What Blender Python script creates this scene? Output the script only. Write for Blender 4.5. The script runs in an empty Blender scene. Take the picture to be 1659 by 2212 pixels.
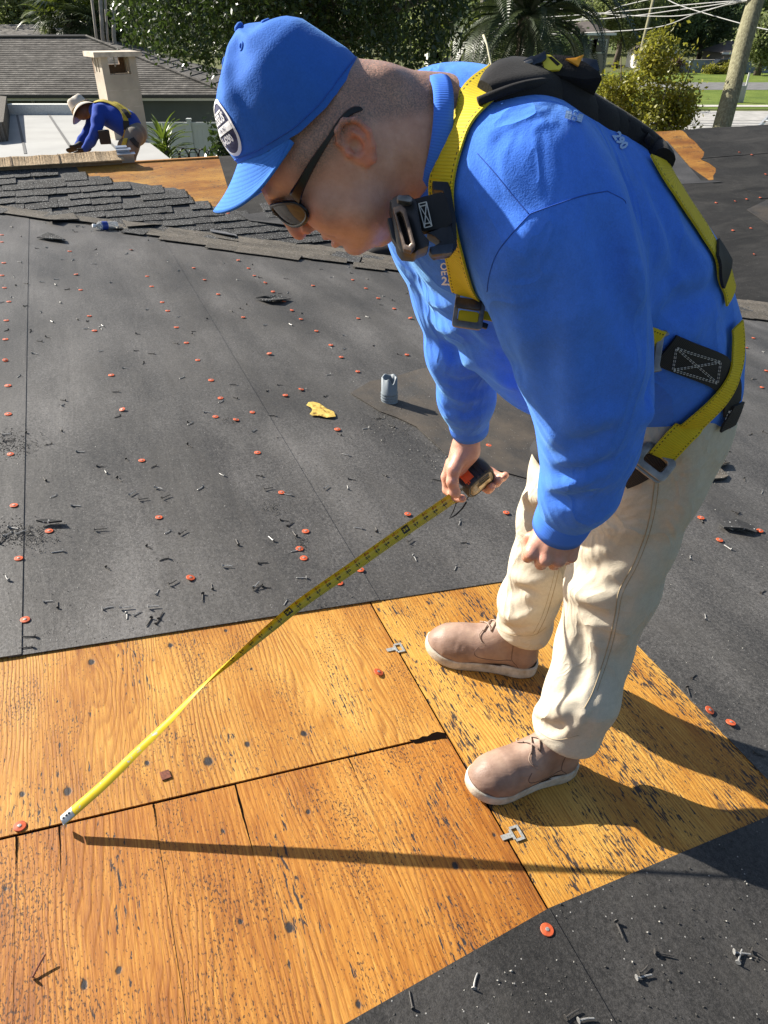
import bpy, bmesh, math, random
import numpy as np
from mathutils import Vector, Matrix
from mathutils.bvhtree import BVHTree
random.seed(7)
rng = np.random.default_rng(7)
SC = bpy.context.scene
COL = SC.collection

# ---------------------------------------------------------------- camera, sky, sun, exposure
EYE = 5.0                       # camera height above the street, metres
FPX = 1550.0                    # focal length in pixels of the 1659 x 2212 view of the photograph
PITCH = math.atan(1062.0 / FPX)
CP, SP = math.cos(PITCH), math.sin(PITCH)
cam = bpy.data.cameras.new('camera')
camo = bpy.data.objects.new('camera', cam)
COL.objects.link(camo)
camo.location = (0, 0, EYE)
camo.rotation_euler = (math.pi / 2 - PITCH, 0, 0)
cam.sensor_fit = 'VERTICAL'
cam.sensor_height = 36.0
cam.lens = 36.0 * FPX / 2212.0
cam.clip_start = 0.05
cam.clip_end = 900
SC.camera = camo

SUN_DIR = Vector((-0.89, 0.456, 0.0)).normalized()      # horizontal direction towards the sun
SUN_EL = math.radians(34)
world = bpy.data.worlds.new('World')
SC.world = world
world.use_nodes = True
wn = world.node_tree
wn.nodes.clear()
sky = wn.nodes.new('ShaderNodeTexSky')
sky.sky_type = 'NISHITA'
sky.sun_disc = False
sky.sun_elevation = SUN_EL
sky.sun_rotation = math.atan2(SUN_DIR.x, SUN_DIR.y)
sky.air_density = 1.0
sky.dust_density = 1.5
bg = wn.nodes.new('ShaderNodeBackground')
bg.inputs['Strength'].default_value = 0.06
wo = wn.nodes.new('ShaderNodeOutputWorld')
wn.links.new(sky.outputs[0], bg.inputs[0])
wn.links.new(bg.outputs[0], wo.inputs[0])
sun = bpy.data.lights.new('sun', 'SUN')
sun.energy = 5.0
sun.angle = math.radians(0.53)
sun.color = (1.0, 0.94, 0.84)
suno = bpy.data.objects.new('sun', sun)
COL.objects.link(suno)
sdir = Vector((SUN_DIR.x * math.cos(SUN_EL), SUN_DIR.y * math.cos(SUN_EL), math.sin(SUN_EL)))
suno.rotation_euler = sdir.to_track_quat('Z', 'Y').to_euler()
SC.view_settings.view_transform = 'Standard'
SC.view_settings.look = 'None'
SC.view_settings.exposure = 1.2
SC.view_settings.gamma = 1.0
SC.view_settings.use_curve_mapping = False
SC.cycles.max_bounces = 6
SC.cycles.transparent_max_bounces = 8
SC.cycles.use_denoising = True

# ---------------------------------------------------------------- rays of the surveyed view
def ray(x, y):
    cx, cy = (x - 829.5) / FPX, (1106 - y) / FPX
    return Vector((cx, CP + cy * SP, cy * CP - SP))
def P(x, y, d):
    """world point seen at view position x, y at depth d along the optical axis"""
    r = ray(x, y) * d
    return Vector((r.x, r.y, r.z + EYE))
CAMP = Vector((0, 0, EYE))
CR = Vector((1, 0, 0)); CU = Vector((0, SP, CP)); CF = Vector((0, CP, -SP))
def plane_hit(x, y, p0, n):
    r = ray(x, y)
    t = (p0 - CAMP).dot(n) / r.dot(n)
    return CAMP + r * t

# ---------------------------------------------------------------- the two roof planes
HR = 1.40
AZ = math.radians(68)
U1 = Vector((math.sin(AZ), math.cos(AZ), 0)); W1 = Vector((-math.cos(AZ), math.sin(AZ), 0))
T1 = 0.122
R0 = Vector((0, 0, EYE - HR))
D1 = Vector((U1.x, U1.y, -T1)).normalized()             # down the near slope
N1 = W1.cross(D1); N1 = N1 if N1.z > 0 else -N1
F1 = Matrix((( W1.x, D1.x, N1.x, R0.x), (W1.y, D1.y, N1.y, R0.y), (W1.z, D1.z, N1.z, R0.z), (0, 0, 0, 1)))
F1I = F1.inverted()
def G(x, y, h=0.0):
    return plane_hit(x, y, R0 + N1 * h, N1)
def st(x, y):
    q = F1I @ G(x, y)
    return (q.x, q.y)
# far slope: rises to a ridge that is level along U1, falls towards the camera
VA = G(0, 455)
T2 = 0.263
AZ2 = math.radians(158)
D2 = Vector((math.sin(AZ2), math.cos(AZ2), -T2)).normalized()
N2 = U1.cross(D2); N2 = N2 if N2.z > 0 else -N2
RID = plane_hit(293, 351, VA, N2)
F2 = Matrix(((U1.x, D2.x, N2.x, RID.x), (U1.y, D2.y, N2.y, RID.y), (U1.z, D2.z, N2.z, RID.z), (0, 0, 0, 1)))
F2I = F2.inverted()
def G2(x, y, h=0.0):
    return plane_hit(x, y, RID + N2 * h, N2)
def ab(x, y):
    q = F2I @ G2(x, y)
    return (q.x, q.y)
# ---------------------------------------------------------------- object helpers
def link(o, parent=None):
    COL.objects.link(o)
    if parent is not None:
        o.parent = parent
    return o
def tag(o, label=None, cat=None, group=None, kind=None):
    if label: o['label'] = label
    if cat: o['category'] = cat
    if group: o['group'] = group
    if kind: o['kind'] = kind
    return o
def empty(name, loc=(0, 0, 0), label=None, cat=None, group=None, rot=None, kind=None):
    o = bpy.data.objects.new(name, None)
    o.location = loc
    if rot is not None: o.rotation_euler = rot
    o.empty_display_size = 0.1
    COL.objects.link(o)
    return tag(o, label, cat, group, kind)
def mesh_obj(name, verts, faces, material, parent=None, smooth=False, mw=None, uvs=None):
    me = bpy.data.meshes.new(name)
    me.from_pydata([tuple(v) for v in verts], [], [tuple(f) for f in faces])
    if uvs is not None:
        l = me.uv_layers.new(name='UVMap')
        for lo in me.loops:
            l.data[lo.index].uv = uvs[lo.vertex_index]
    return finish(name, me, material, parent, smooth, mw)
def finish(name, me, material, parent=None, smooth=False, mw=None):
    if smooth:
        me.polygons.foreach_set('use_smooth', [True] * len(me.polygons))
    if material is not None:
        for m in (material if isinstance(material, (list, tuple)) else [material]):
            me.materials.append(m)
    me.update()
    o = bpy.data.objects.new(name, me)
    COL.objects.link(o)
    put(o, parent, mw)
    return o
def put(o, parent=None, mw=None):
    """parent o; vertices or mw are in world space unless parent is None"""
    if parent is not None:
        o.parent = parent
        o.matrix_parent_inverse = Matrix.Identity(4)
        o.matrix_basis = wmat(parent).inverted() @ (mw if mw is not None else Matrix.Identity(4))
    elif mw is not None:
        o.matrix_basis = mw
    return o
def wmat(o):
    m = o.matrix_basis.copy()
    while o.parent is not None:
        m = o.parent.matrix_basis @ m
        o = o.parent
    return m
def bm_obj(name, bm, material, parent=None, smooth=False, mw=None):
    me = bpy.data.meshes.new(name)
    bmesh.ops.recalc_face_normals(bm, faces=bm.faces)
    bm.to_mesh(me); bm.free()
    return finish(name, me, material, parent, smooth, mw)
def big_mesh(name, V, Fq, material, parent=None, smooth=False, mw=None):
    """fast mesh from numpy verts and quad or triangle index array"""
    me = bpy.data.meshes.new(name)
    V = np.asarray(V, np.float32); Fq = np.asarray(Fq, np.int32)
    k = Fq.shape[1]
    me.vertices.add(len(V)); me.vertices.foreach_set('co', V.ravel())
    me.loops.add(Fq.size); me.loops.foreach_set('vertex_index', Fq.ravel())
    me.polygons.add(len(Fq))
    me.polygons.foreach_set('loop_start', np.arange(0, Fq.size, k, dtype=np.int32))
    me.polygons.foreach_set('loop_total', np.full(len(Fq), k, np.int32))
    me.update(calc_edges=True)
    return finish(name, me, material, parent, smooth, mw)
def share(src, parent=None, mw=None, name=None):
    o = bpy.data.objects.new(name or src.name.split('.')[0], src.data)
    COL.objects.link(o)
    put(o, parent, mw)
    return o
def box_bm(bm, c, s, rot=None, bev=0.0):
    g = bmesh.ops.create_cube(bm, size=1.0)
    vs = g['verts']
    bmesh.ops.scale(bm, vec=s, verts=vs)
    if bev > 0:
        es = list({e for v in vs for e in v.link_edges})
        r = bmesh.ops.bevel(bm, geom=es, offset=bev, segments=2, affect='EDGES', profile=0.6)
        vs = list({v for f in r['faces'] for v in f.verts} | {v for v in vs if v.is_valid})
        # all verts of this island
        seen = set(vs); stack = list(vs)
        while stack:
            v = stack.pop()
            for e in v.link_edges:
                w = e.other_vert(v)
                if w not in seen: seen.add(w); stack.append(w)
        vs = list(seen)
    m = Matrix.Translation(c) @ (rot.to_4x4() if rot is not None else Matrix.Identity(4))
    bmesh.ops.transform(bm, matrix=m, verts=vs)
    return vs
def prism(poly, z0, z1):
    """verts and faces of a 2D polygon extruded between z0 and z1"""
    n = len(poly)
    a = sum(poly[i][0] * poly[(i + 1) % n][1] - poly[(i + 1) % n][0] * poly[i][1] for i in range(n))
    if a < 0: poly = poly[::-1]
    v = [(p[0], p[1], z0) for p in poly] + [(p[0], p[1], z1) for p in poly]
    f = [tuple(range(n - 1, -1, -1)), tuple(range(n, 2 * n))]
    f += [(i, (i + 1) % n, n + (i + 1) % n, n + i) for i in range(n)]
    return v, f
def tube(pts, r, seg=8, closed=False, cap=True):
    pts = [Vector(p) for p in pts]
    n = len(pts)
    rr = r if isinstance(r, (list, tuple)) else [r] * n
    V, Fs = [], []
    up = None
    for i in range(n):
        a = pts[(i - 1) % n] if (closed or i > 0) else pts[i]
        b = pts[(i + 1) % n] if (closed or i < n - 1) else pts[i]
        t = (b - a).normalized()
        if up is None:
            up = t.orthogonal().normalized()
        up = (up - t * up.dot(t)).normalized()
        s = t.cross(up)
        for k in range(seg):
            an = 2 * math.pi * k / seg
            V.append(pts[i] + (up * math.cos(an) + s * math.sin(an)) * rr[i])
    m = n if closed else n - 1
    for i in range(m):
        for k in range(seg):
            a, b = i * seg + k, i * seg + (k + 1) % seg
            c, d = ((i + 1) % n) * seg + (k + 1) % seg, ((i + 1) % n) * seg + k
            Fs.append((a, b, c, d))
    if cap and not closed:
        Fs.append(tuple(range(seg - 1, -1, -1)))
        Fs.append(tuple(range((n - 1) * seg, n * seg)))
    return V, Fs
def tube_obj(name, pts, r, material, parent=None, seg=8, closed=False, smooth=True):
    V, Fs = tube(pts, r, seg, closed)
    return mesh_obj(name, V, Fs, material, parent, smooth)
def merge(*vf):
    V, Fs = [], []
    for v, f in vf:
        o = len(V); V += [Vector(p) for p in v]; Fs += [tuple(i + o for i in q) for q in f]
    return V, Fs
def lathe(profile, seg=24, cap=True):
    V = [(r * math.cos(2 * math.pi * k / seg), r * math.sin(2 * math.pi * k / seg), z) for r, z in profile for k in range(seg)]
    Fs = []
    for i in range(len(profile) - 1):
        for k in range(seg):
            a, b = i * seg + k, i * seg + (k + 1) % seg
            Fs.append((a, b, b + seg, a + seg))
    if cap:
        Fs.append(tuple(range(seg - 1, -1, -1)))
        n = (len(profile) - 1) * seg
        Fs.append(tuple(range(n, n + seg)))
    return V, Fs
def frame(o, x, z):
    """matrix at o with local x near x and local z = z"""
    z = Vector(z).normalized(); x = Vector(x); x = (x - z * x.dot(z)).normalized(); y = z.cross(x)
    return Matrix(((x.x, y.x, z.x, o[0]), (x.y, y.y, z.y, o[1]), (x.z, y.z, z.z, o[2]), (0, 0, 0, 1)))
def catmull(pts, n=8):
    pts = [np.asarray(p, float) for p in pts]
    out = []
    for i in range(len(pts) - 1):
        p0 = pts[max(i - 1, 0)]; p1 = pts[i]; p2 = pts[i + 1]; p3 = pts[min(i + 2, len(pts) - 1)]
        for k in range(n):
            t = k / n
            out.append(0.5 * ((2 * p1) + (-p0 + p2) * t + (2 * p0 - 5 * p1 + 4 * p2 - p3) * t * t + (-p0 + 3 * p1 - 3 * p2 + p3) * t ** 3))
    out.append(pts[-1])
    return out

# ---------------------------------------------------------------- material helpers
class NB:
    def __init__(s, name):
        s.m = bpy.data.materials.new(name); s.m.use_nodes = True
        s.nt = s.m.node_tree; s.nt.nodes.clear()
        s.out = s.nt.nodes.new('ShaderNodeOutputMaterial')
        s.b = s.nt.nodes.new('ShaderNodeBsdfPrincipled')
        s.nt.links.new(s.b.outputs[0], s.out.inputs[0])
        s.tc = s.nt.nodes.new('ShaderNodeTexCoord')
    def n(s, t): return s.nt.nodes.new('ShaderNode' + t)
    def inp(s, sock, v):
        if v is None: return
        if hasattr(v, 'is_linked') or isinstance(v, bpy.types.NodeSocket): s.nt.links.new(v, sock)
        else:
            if isinstance(v, (tuple, list)) and len(v) == 3 and sock.type == 'RGBA': v = (*v, 1)
            sock.default_value = v
    def obj(s): return s.tc.outputs['Object']
    def uv(s): return s.tc.outputs['UV']
    def map(s, vec, scale=(1, 1, 1), rot=(0, 0, 0), loc=(0, 0, 0)):
        x = s.n('Mapping'); s.inp(x.inputs['Vector'], vec)
        x.inputs['Scale'].default_value = scale; x.inputs['Rotation'].default_value = rot; x.inputs['Location'].default_value = loc
        return x.outputs[0]
    def noise(s, vec, scale, detail=3, rough=0.55, dist=0.0, col=False):
        x = s.n('TexNoise'); s.inp(x.inputs['Vector'], vec)
        x.inputs['Scale'].default_value = scale; x.inputs['Detail'].default_value = detail
        x.inputs['Roughness'].default_value = rough; x.inputs['Distortion'].default_value = dist
        return x.outputs['Color' if col else 'Fac']
    def voro(s, vec, scale, feat='F1', out='Distance', rand=1.0, dim='3D'):
        x = s.n('TexVoronoi'); x.feature = feat; x.voronoi_dimensions = dim; s.inp(x.inputs['Vector'], vec)
        x.inputs['Scale'].default_value = scale; x.inputs['Randomness'].default_value = rand
        return x.outputs[out]
    def wave(s, vec, scale, dist=0.0, dscale=1.0, detail=2, direction='X', typ='BANDS', profile='SIN'):
        x = s.n('TexWave'); s.inp(x.inputs['Vector'], vec)
        x.wave_type = typ; x.wave_profile = profile
        if typ == 'BANDS': x.bands_direction = direction
        x.inputs['Scale'].default_value = scale; x.inputs['Distortion'].default_value = dist
        x.inputs['Detail'].default_value = detail; x.inputs['Detail Scale'].default_value = dscale
        return x.outputs['Fac']
    def ramp(s, fac, stops, interp='LINEAR'):
        x = s.n('ValToRGB'); s.inp(x.inputs[0], fac); cr = x.color_ramp; cr.interpolation = interp
        while len(cr.elements) < len(stops): cr.elements.new(0.5)
        for e, (p, c) in zip(cr.elements, stops):
            e.position = p; e.color = (*c, 1) if isinstance(c, (tuple, list)) else (c, c, c, 1)
        return x.outputs[0]
    def mix(s, fac, a, b, mode='MIX'):
        x = s.n('Mix'); x.data_type = 'RGBA'; x.blend_type = mode
        s.inp(x.inputs[0], fac); s.inp(x.inputs[6], a); s.inp(x.inputs[7], b)
        return x.outputs[2]
    def math(s, op, a, b=None, c=None, clamp=False):
        x = s.n('Math'); x.operation = op; x.use_clamp = clamp
        s.inp(x.inputs[0], a); s.inp(x.inputs[1], b)
        if c is not None: s.inp(x.inputs[2], c)
        return x.outputs[0]
    def sep(s, vec):
        x = s.n('SeparateXYZ'); s.inp(x.inputs[0], vec); return x.outputs
    def attr(s, name):
        x = s.n('Attribute'); x.attribute_name = name; return x.outputs['Fac']
    def bump(s, h, strength=0.3, dist=0.002, nrm=None):
        x = s.n('Bump'); s.inp(x.inputs['Height'], h)
        x.inputs['Strength'].default_value = strength; x.inputs['Distance'].default_value = dist
        if nrm is not None: s.inp(x.inputs['Normal'], nrm)
        return x.outputs[0]
    def rand(s):
        x = s.n('ObjectInfo'); return x.outputs['Random']
    def set(s, col=None, rough=None, metal=None, normal=None, spec=None, **kw):
        s.inp(s.b.inputs['Base Color'], col); s.inp(s.b.inputs['Roughness'], rough)
        s.inp(s.b.inputs['Metallic'], metal)
        s.inp(s.b.inputs['Normal'], normal); s.inp(s.b.inputs['Specular IOR Level'], spec)
        for k, v in kw.items(): s.inp(s.b.inputs[k], v)
        return s.m
def simple(name, col, rough=0.6, metal=0.0, spec=0.5, var=0.15, scale=40, bump=0.0, bscale=200, **kw):
    s = NB(name)
    f = s.noise(s.obj(), scale, 4)
    lo = tuple(c * (1 - var) for c in col); hi = tuple(min(1, c * (1 + var)) for c in col)
    c = s.ramp(f, [(0.3, lo), (0.7, hi)])
    nrm = s.bump(s.noise(s.obj(), bscale, 3), bump, 0.002) if bump > 0 else None
    return s.set(c, rough, metal, nrm, spec, **kw)
# ---------------------------------------------------------------- roof materials
def ply_mat(name, seed, fleck=0.5, tone=0.0, lines=105.0, speck=0.5, warp=7.0, hole=1.0, tint=(1, 1, 1)):
    s = NB(name)
    co = s.map(s.obj(), loc=(seed * 3.7, seed * 1.9, 0))
    x, y = s.sep(co)[:2]
    wz = s.noise(s.map(co, (1.0, 3.4, 1)), 1.0, 3, 0.5, 0.5)
    w2 = s.noise(s.map(co, (9, 26, 1)), 1.0, 2, 0.5)
    ph = s.math('ADD', s.math('MULTIPLY', y, lines), s.math('ADD', s.math('MULTIPLY', wz, warp * 2.4), s.math('MULTIPLY', w2, 0.9)))
    fr = s.math('FRACT', ph)
    late = s.ramp(fr, [(0.0, 0.0), (0.45, 0.35), (0.78, 1.0), (0.90, 0.6), (1.0, 0.0)])
    vary = s.ramp(s.noise(s.map(co, (2.2, 9, 1)), 1.0, 3, 0.6), [(0.35, 0.12), (0.65, 1.0)])
    late = s.math('MULTIPLY', late, vary)
    fine = s.noise(s.map(co, (9, 210, 1)), 1.0, 5, 0.75, 0.15)
    big = s.noise(s.map(co, (1.3, 4.2, 1)), 1.0, 4, 0.55)
    v = s.math('ADD', s.math('MULTIPLY', fine, 0.62), s.math('MULTIPLY', big, 0.62))
    c = s.ramp(s.math('ADD', v, tone), [(0.44, (0.16, 0.056, 0.008)), (0.55, (0.33, 0.138, 0.020)), (0.65, (0.46, 0.232, 0.042)), (0.80, (0.62, 0.385, 0.10))])
    c = s.mix(1.0, c, tint, 'MULTIPLY')
    c = s.mix(s.math('MULTIPLY', late, 0.78), c, (0.175, 0.048, 0.007))
    pore = s.ramp(s.noise(s.map(co, (30, 420, 1)), 1.0, 3, 0.7), [(0.30, 0.7), (0.42, 0.0)])
    c = s.mix(pore, c, (0.12, 0.04, 0.01))
    # dark resin specks and mould flecks that follow the grain
    sp = s.noise(s.map(co, (120, 260, 1)), 1.0, 3, 0.65)
    zone = s.noise(s.map(co, (4, 6, 1), loc=(3, 1, 0)), 1.0, 3, 0.6)
    spm = s.ramp(s.math('ADD', sp, s.math('MULTIPLY', s.math('SUBTRACT', zone, 0.5), 0.42)), [(0.650 - 0.05 * speck, 0.0), (0.674 - 0.05 * speck, 1.0)])
    c = s.mix(s.math('MULTIPLY', spm, 0.88), c, (0.040, 0.018, 0.010))
    fl = s.noise(s.map(co, (34, 165, 1), rot=(0, 0, 0.03)), 1.0, 4, 0.6, 0.4)
    flm = s.noise(s.map(co, (3.0, 8.5, 1)), 1.0, 3, 0.65)
    fm = s.ramp(s.math('ADD', fl, s.math('MULTIPLY', s.math('SUBTRACT', flm, 0.60), 0.55)), [(0.585 - 0.055 * fleck, 0.0), (0.612 - 0.055 * fleck, 1.0)])
    c = s.mix(s.math('MULTIPLY', fm, 0.94), c, (0.018, 0.018, 0.022))
    vc = s.map(co, (5.2, 7.0, 1), loc=(seed, 0, 0))
    ho = s.math('ADD', s.voro(vc, 1.0, dim='2D'), s.math('MULTIPLY', s.noise(co, 75, 3, 0.7), 0.05))
    ho = s.math('MULTIPLY', ho, s.math('ADD', 0.65, s.math('MULTIPLY', s.sep(s.voro(vc, 1.0, out='Color', dim='2D'))[0], 1.9)))
    hm = s.ramp(ho, [(0.050, 1.0), (0.058, 0.8), (0.070, 0.16), (0.12, 0.0)])
    hm = s.math('MULTIPLY', hm, hole)
    c = s.mix(hm, c, (0.024, 0.020, 0.020))
    h = s.math('SUBTRACT', s.math('ADD', s.math('MULTIPLY', late, 0.5), s.math('MULTIPLY', fine, 0.8)), s.math('ADD', s.math('ADD', s.math('MULTIPLY', fm, 0.7), s.math('MULTIPLY', spm, .5)), hm))
    nrm = s.bump(h, 0.6, 0.0016)
    r = s.math('ADD', 0.45, s.math('MULTIPLY', fine, 0.3))
    return s.set(c, r, 0, nrm, 0.35)
def felt_mat(name, base=0.045, seed=0, spark=1.0, brown=0.0, rough=0.62):
    s = NB(name)
    co = s.map(s.obj(), loc=(seed * 5.1, seed * 2.3, 0))
    a = s.noise(co, 420, 2, 0.6)
    b = s.noise(co, 110, 4, 0.7)
    d = s.noise(s.map(co, (0.9, 2.2, 1)), 1.0, 4, 0.55)
    v = s.math('ADD', s.math('MULTIPLY', a, 0.45), s.math('ADD', s.math('MULTIPLY', b, 0.45), s.math('MULTIPLY', d, 0.5)))
    lo = (base * 0.18, base * 0.18, base * 0.18); mi = (base * 1.06, base, base * 0.93); hi = (base * 3.0, base * 2.85, base * 2.7)
    c = s.ramp(v, [(0.52, lo), (0.69, mi), (0.88, hi)])
    dust = s.ramp(s.noise(s.map(co, (1.3, 3.4, 1), loc=(4, 2, 0)), 1.0, 6, 0.72, 0.6), [(0.46, 0.0), (0.72, 0.6)])
    c = s.mix(dust, c, (0.066, 0.061, 0.054))
    if brown > 0:
        c = s.mix(s.ramp(s.noise(co, 3.0, 5, 0.7), [(0.35, 0.0), (0.7, brown)]), c, (0.105, 0.082, 0.058))
    w = s.voro(co, 62, dim='2D')
    pick = s.ramp(s.voro(co, 62, out='Color', dim='2D'), [(0.80, 0.0), (0.84, 1.0)])
    wm = s.math('MULTIPLY', s.ramp(w, [(0.06, 1.0), (0.12, 0.0)]), pick)
    c = s.mix(s.math('MULTIPLY', wm, 0.75 * spark), c, (0.42, 0.41, 0.39))
    nrm = s.bump(s.math('ADD', s.math('MULTIPLY', a, 0.7), s.math('ADD', b, s.math('MULTIPLY', wm, 1.2))), 0.55, 0.0014)
    wr = s.noise(s.map(co, (0.9, 7, 1)), 1.0, 4, 0.6, 0.8)
    nrm = s.bump(wr, 0.16, 0.02, nrm)
    return s.set(c, rough, 0, nrm, 0.40)
M_PLY_A = ply_mat('plywood_honey', 1, fleck=-0.55, tone=0.035, lines=85, speck=0.55, warp=9.0, tint=(1.0, .92, .82))
M_PLY_B = ply_mat('plywood_orange', 2, fleck=-0.30, tone=-0.02, lines=75, speck=1.0, warp=6.5, tint=(1.0, .86, .72))
M_PLY_C = ply_mat('plywood_flecked', 3, fleck=1.15, tone=0.07, lines=120, speck=0.2, warp=5.0, hole=0.6, tint=(1.05, 1.0, .84))
M_PLY_D = ply_mat('plywood_far', 4, fleck=0.1, tone=-0.03, lines=60, speck=0.8, warp=8.0)
M_DECK = simple('dark_gap', (0.02, 0.016, 0.013), 0.9)
M_FELT = felt_mat('roofing_felt', 0.054, 0, 0.55, rough=0.56)
M_FELT_B = felt_mat('roofing_felt_fresh', 0.020, 2, 0.9)
M_FELT_D = felt_mat('roofing_felt_dark', 0.010, 3, 0.7, rough=0.9)
M_FELT_V = felt_mat('roofing_felt_brown', 0.036, 4, 1.0, 0.75)
def shingle_mat(name, base, seed, spark=1.0, warm=0.0):
    s = NB(name)
    co = s.map(s.obj(), loc=(seed, seed * 0.7, 0))
    a = s.noise(co, 330, 2, 0.7); b = s.noise(co, 30, 4, 0.6)
    v = s.math('ADD', s.math('MULTIPLY', a, 0.6), s.math('ADD', s.math('MULTIPLY', b, 0.4), s.math('MULTIPLY', s.rand(), 0.16)))
    t = (1 + warm, 1 + warm * 0.45, 1 - warm * 0.25)
    c = s.ramp(v, [(0.35, tuple(base * 0.4 * k for k in t)), (0.55, tuple(base * k for k in t)), (0.8, tuple(base * 2.0 * k for k in t))])
    w = s.voro(co, 70, dim='2D')
    pick = s.ramp(s.voro(co, 70, out='Color', dim='2D'), [(0.60, 0.0), (0.64, 1.0)])
    wm = s.math('MULTIPLY', s.ramp(w, [(0.14, 1.0), (0.24, 0.0)]), pick)
    c = s.mix(s.math('MULTIPLY', wm, 0.9 * spark), c, (0.5, 0.5, 0.48))
    return s.set(c, 0.85, 0, s.bump(s.math('ADD', a, wm), 0.7, 0.003), 0.3)
M_SH_DARK = shingle_mat('shingle_black', 0.032, 1, 1.0)
M_SH_WARM = shingle_mat('shingle_weathered', 0.062, 5, 0.5, 0.30)
M_FASCIA = simple('fascia_board', (0.45, 0.22, 0.07), 0.7)

# ---------------------------------------------------------------- the roof that is being re-covered
roof = empty('roof', tuple(R0), kind='structure')
def on1(name, poly, z0, z1, mat, parent=None):
    v, f = prism([tuple(p) for p in poly], z0, z1)
    return mesh_obj(name, v, f, mat, parent or roof, mw=F1)
def on2(name, poly, z0, z1, mat, parent=None):
    v, f = prism([tuple(p) for p in poly], z0, z1)
    return mesh_obj(name, v, f, mat, parent or roof, mw=F2)
def jag(poly, amp, step, seed=1):
    """break the straight sides of a torn edge polygon into small uneven steps"""
    r = random.Random(seed); out = []
    for i in range(len(poly)):
        a, b = np.array(poly[i]), np.array(poly[(i + 1) % len(poly)])
        L = np.linalg.norm(b - a); n = max(1, int(L / step)) if L < 4 else 1
        d = (b - a) / max(L, 1e-6); nn = np.array((-d[1], d[0]))
        for k in range(n):
            q = a + (b - a) * (k / n)
            if k: q = q + nn * r.uniform(-amp, amp)
            out.append(tuple(q))
    return out
# near slope, in (s along the courses, t down the slope)
VL, VR = st(-60, 447), st(1760, 682)                      # valley line
sJ = [st(x, y) for x, y in ((793, 1306), (965, 1582), (1193, 1960))]
tJ = sum(p[1] for p in sJ) / 3                            # sheet joint / felt lap, runs along s
tL1 = st(55, 950)[1]                                      # left felt lap
eA0, eA1 = st(0, 1425), st(1080, 1258)                    # upper cut edge of the felt
gB0, gB1 = st(0, 1812), st(965, 1585)                     # open joint between the sheets
tE = (st(1363, 1396)[1] + st(1659, 1668)[1]) / 2          # right edge of the bare wood
eC0, eC1, eC2 = st(750, 2212), st(1193, 1960), st(1659, 1765)
def lerp2(a, b, t): return a[0] + (b[0] - a[0]) * (t - a[1]) / (b[1] - a[1])
sGap = lambda t: lerp2(gB0, gB1, t)
sTop = lambda t: lerp2(eA0, eA1, t)
tLeft, tRight = -4.2, 6.5
# deck below everything (fills the gaps with darkness), following the valley
vs_ = lambda t: lerp2(VL, VR, t)
on1('roof_deck', [(-1.6, tLeft), (vs_(tLeft), tLeft), (vs_(tRight), tRight), (-1.6, tRight)], -0.30, -0.10, M_DECK)
g = 0.0036
wj = g * 0.8
# the big honey sheet above the joint
on1('plywood_sheet', [(sGap(tJ) + g, tJ - wj), (sGap(tL1 - 1.25) + g, tL1 - 1.25), (sTop(tL1) + 0.35, tL1 - 1.25), (sTop(tJ) + 0.25, tJ - wj)], -0.012, 0, M_PLY_A)
# boards below the joint, split along the grain
splits = [st(1045, 2070)[1]]
cuts = [st(35, 1830)[1], st(128, 1795)[1], st(332, 1745)[1], st(512, 1712)[1], st(760, 1655)[1]]
edges = [tL1 - 1.25] + cuts + [tJ]
for i in range(len(edges) - 1):
    a, b = edges[i], edges[i + 1]
    ga = 0.0003
    gb = 0.0003
    z = (0.0, -0.0006, 0.0007, -0.0004, 0.0006, 0)[i]
    on1('board', [(-1.6, a + ga * 0.2), (sGap(a) - g, a + ga), (sGap(b) - g, b - gb if i < len(edges) - 2 else b - wj), (-1.6, b - gb * 0.2 if i < len(edges) - 2 else b - wj)], -0.012 + z, z, M_PLY_B)
# cracks that taper away from the joint
M_CRACK = simple('crack_dark', (0.006, 0.003, 0.002), 1.0, spec=0.05)
for t_, ln_, wd_ in ((cuts[0], 0.075, 0.004), (cuts[1], 0.10, 0.0045), (cuts[3], 0.17, 0.0060), (cuts[2], 0.05, 0.003), (cuts[4], 0.04, 0.002)):
    s0 = sGap(t_) - g; r_ = random.Random(int(t_ * 999)); L_, R2 = [], []
    for k in range(9):
        u = k / 8; w_ = wd_ * (1 - u) ** 0.8 * r_.uniform(0.6, 1.1); j_ = r_.uniform(-.0008, .0008)
        L_.append((s0 - ln_ * u, t_ + j_ - w_ / 2)); R2.append((s0 - ln_ * u, t_ + j_ + w_ / 2 + 0.0002))
    on1('crack', L_ + R2[::-1], 0.0008, 0.0012, M_CRACK)
# torn end of the joint
on1('crack', jag([(sGap(tJ) + .010, tJ - .10), (sGap(tJ) + .006, tJ - .05), (sGap(tJ) + .012, tJ - .02), (sGap(tJ) + .003, tJ - .004), (sGap(tJ) - .014, tJ - .006), (sGap(tJ) - .010, tJ - .035), (sGap(tJ) - .005, tJ - .09)], .003, .012, 2), 0.0010, 0.0014, M_CRACK)
on1('joint', [(sGap(tJ) - g, tJ), (sGap(tJ) + g, tJ), (sGap(tL1 - 1.25) + g, tL1 - 1.25), (sGap(tL1 - 1.25) - g, tL1 - 1.25)], -0.010, -0.004, M_CRACK)  # near-black strip set in the open gap, painting the shade inside it
on1('joint', [(-1.6, tJ - wj), (-1.6, tJ + wj), (sTop(tJ) + .2, tJ + wj), (sTop(tJ) + .2, tJ - wj)], -0.010, -0.003, M_CRACK)  # second painted shade strip, in the gap along the courses
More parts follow.
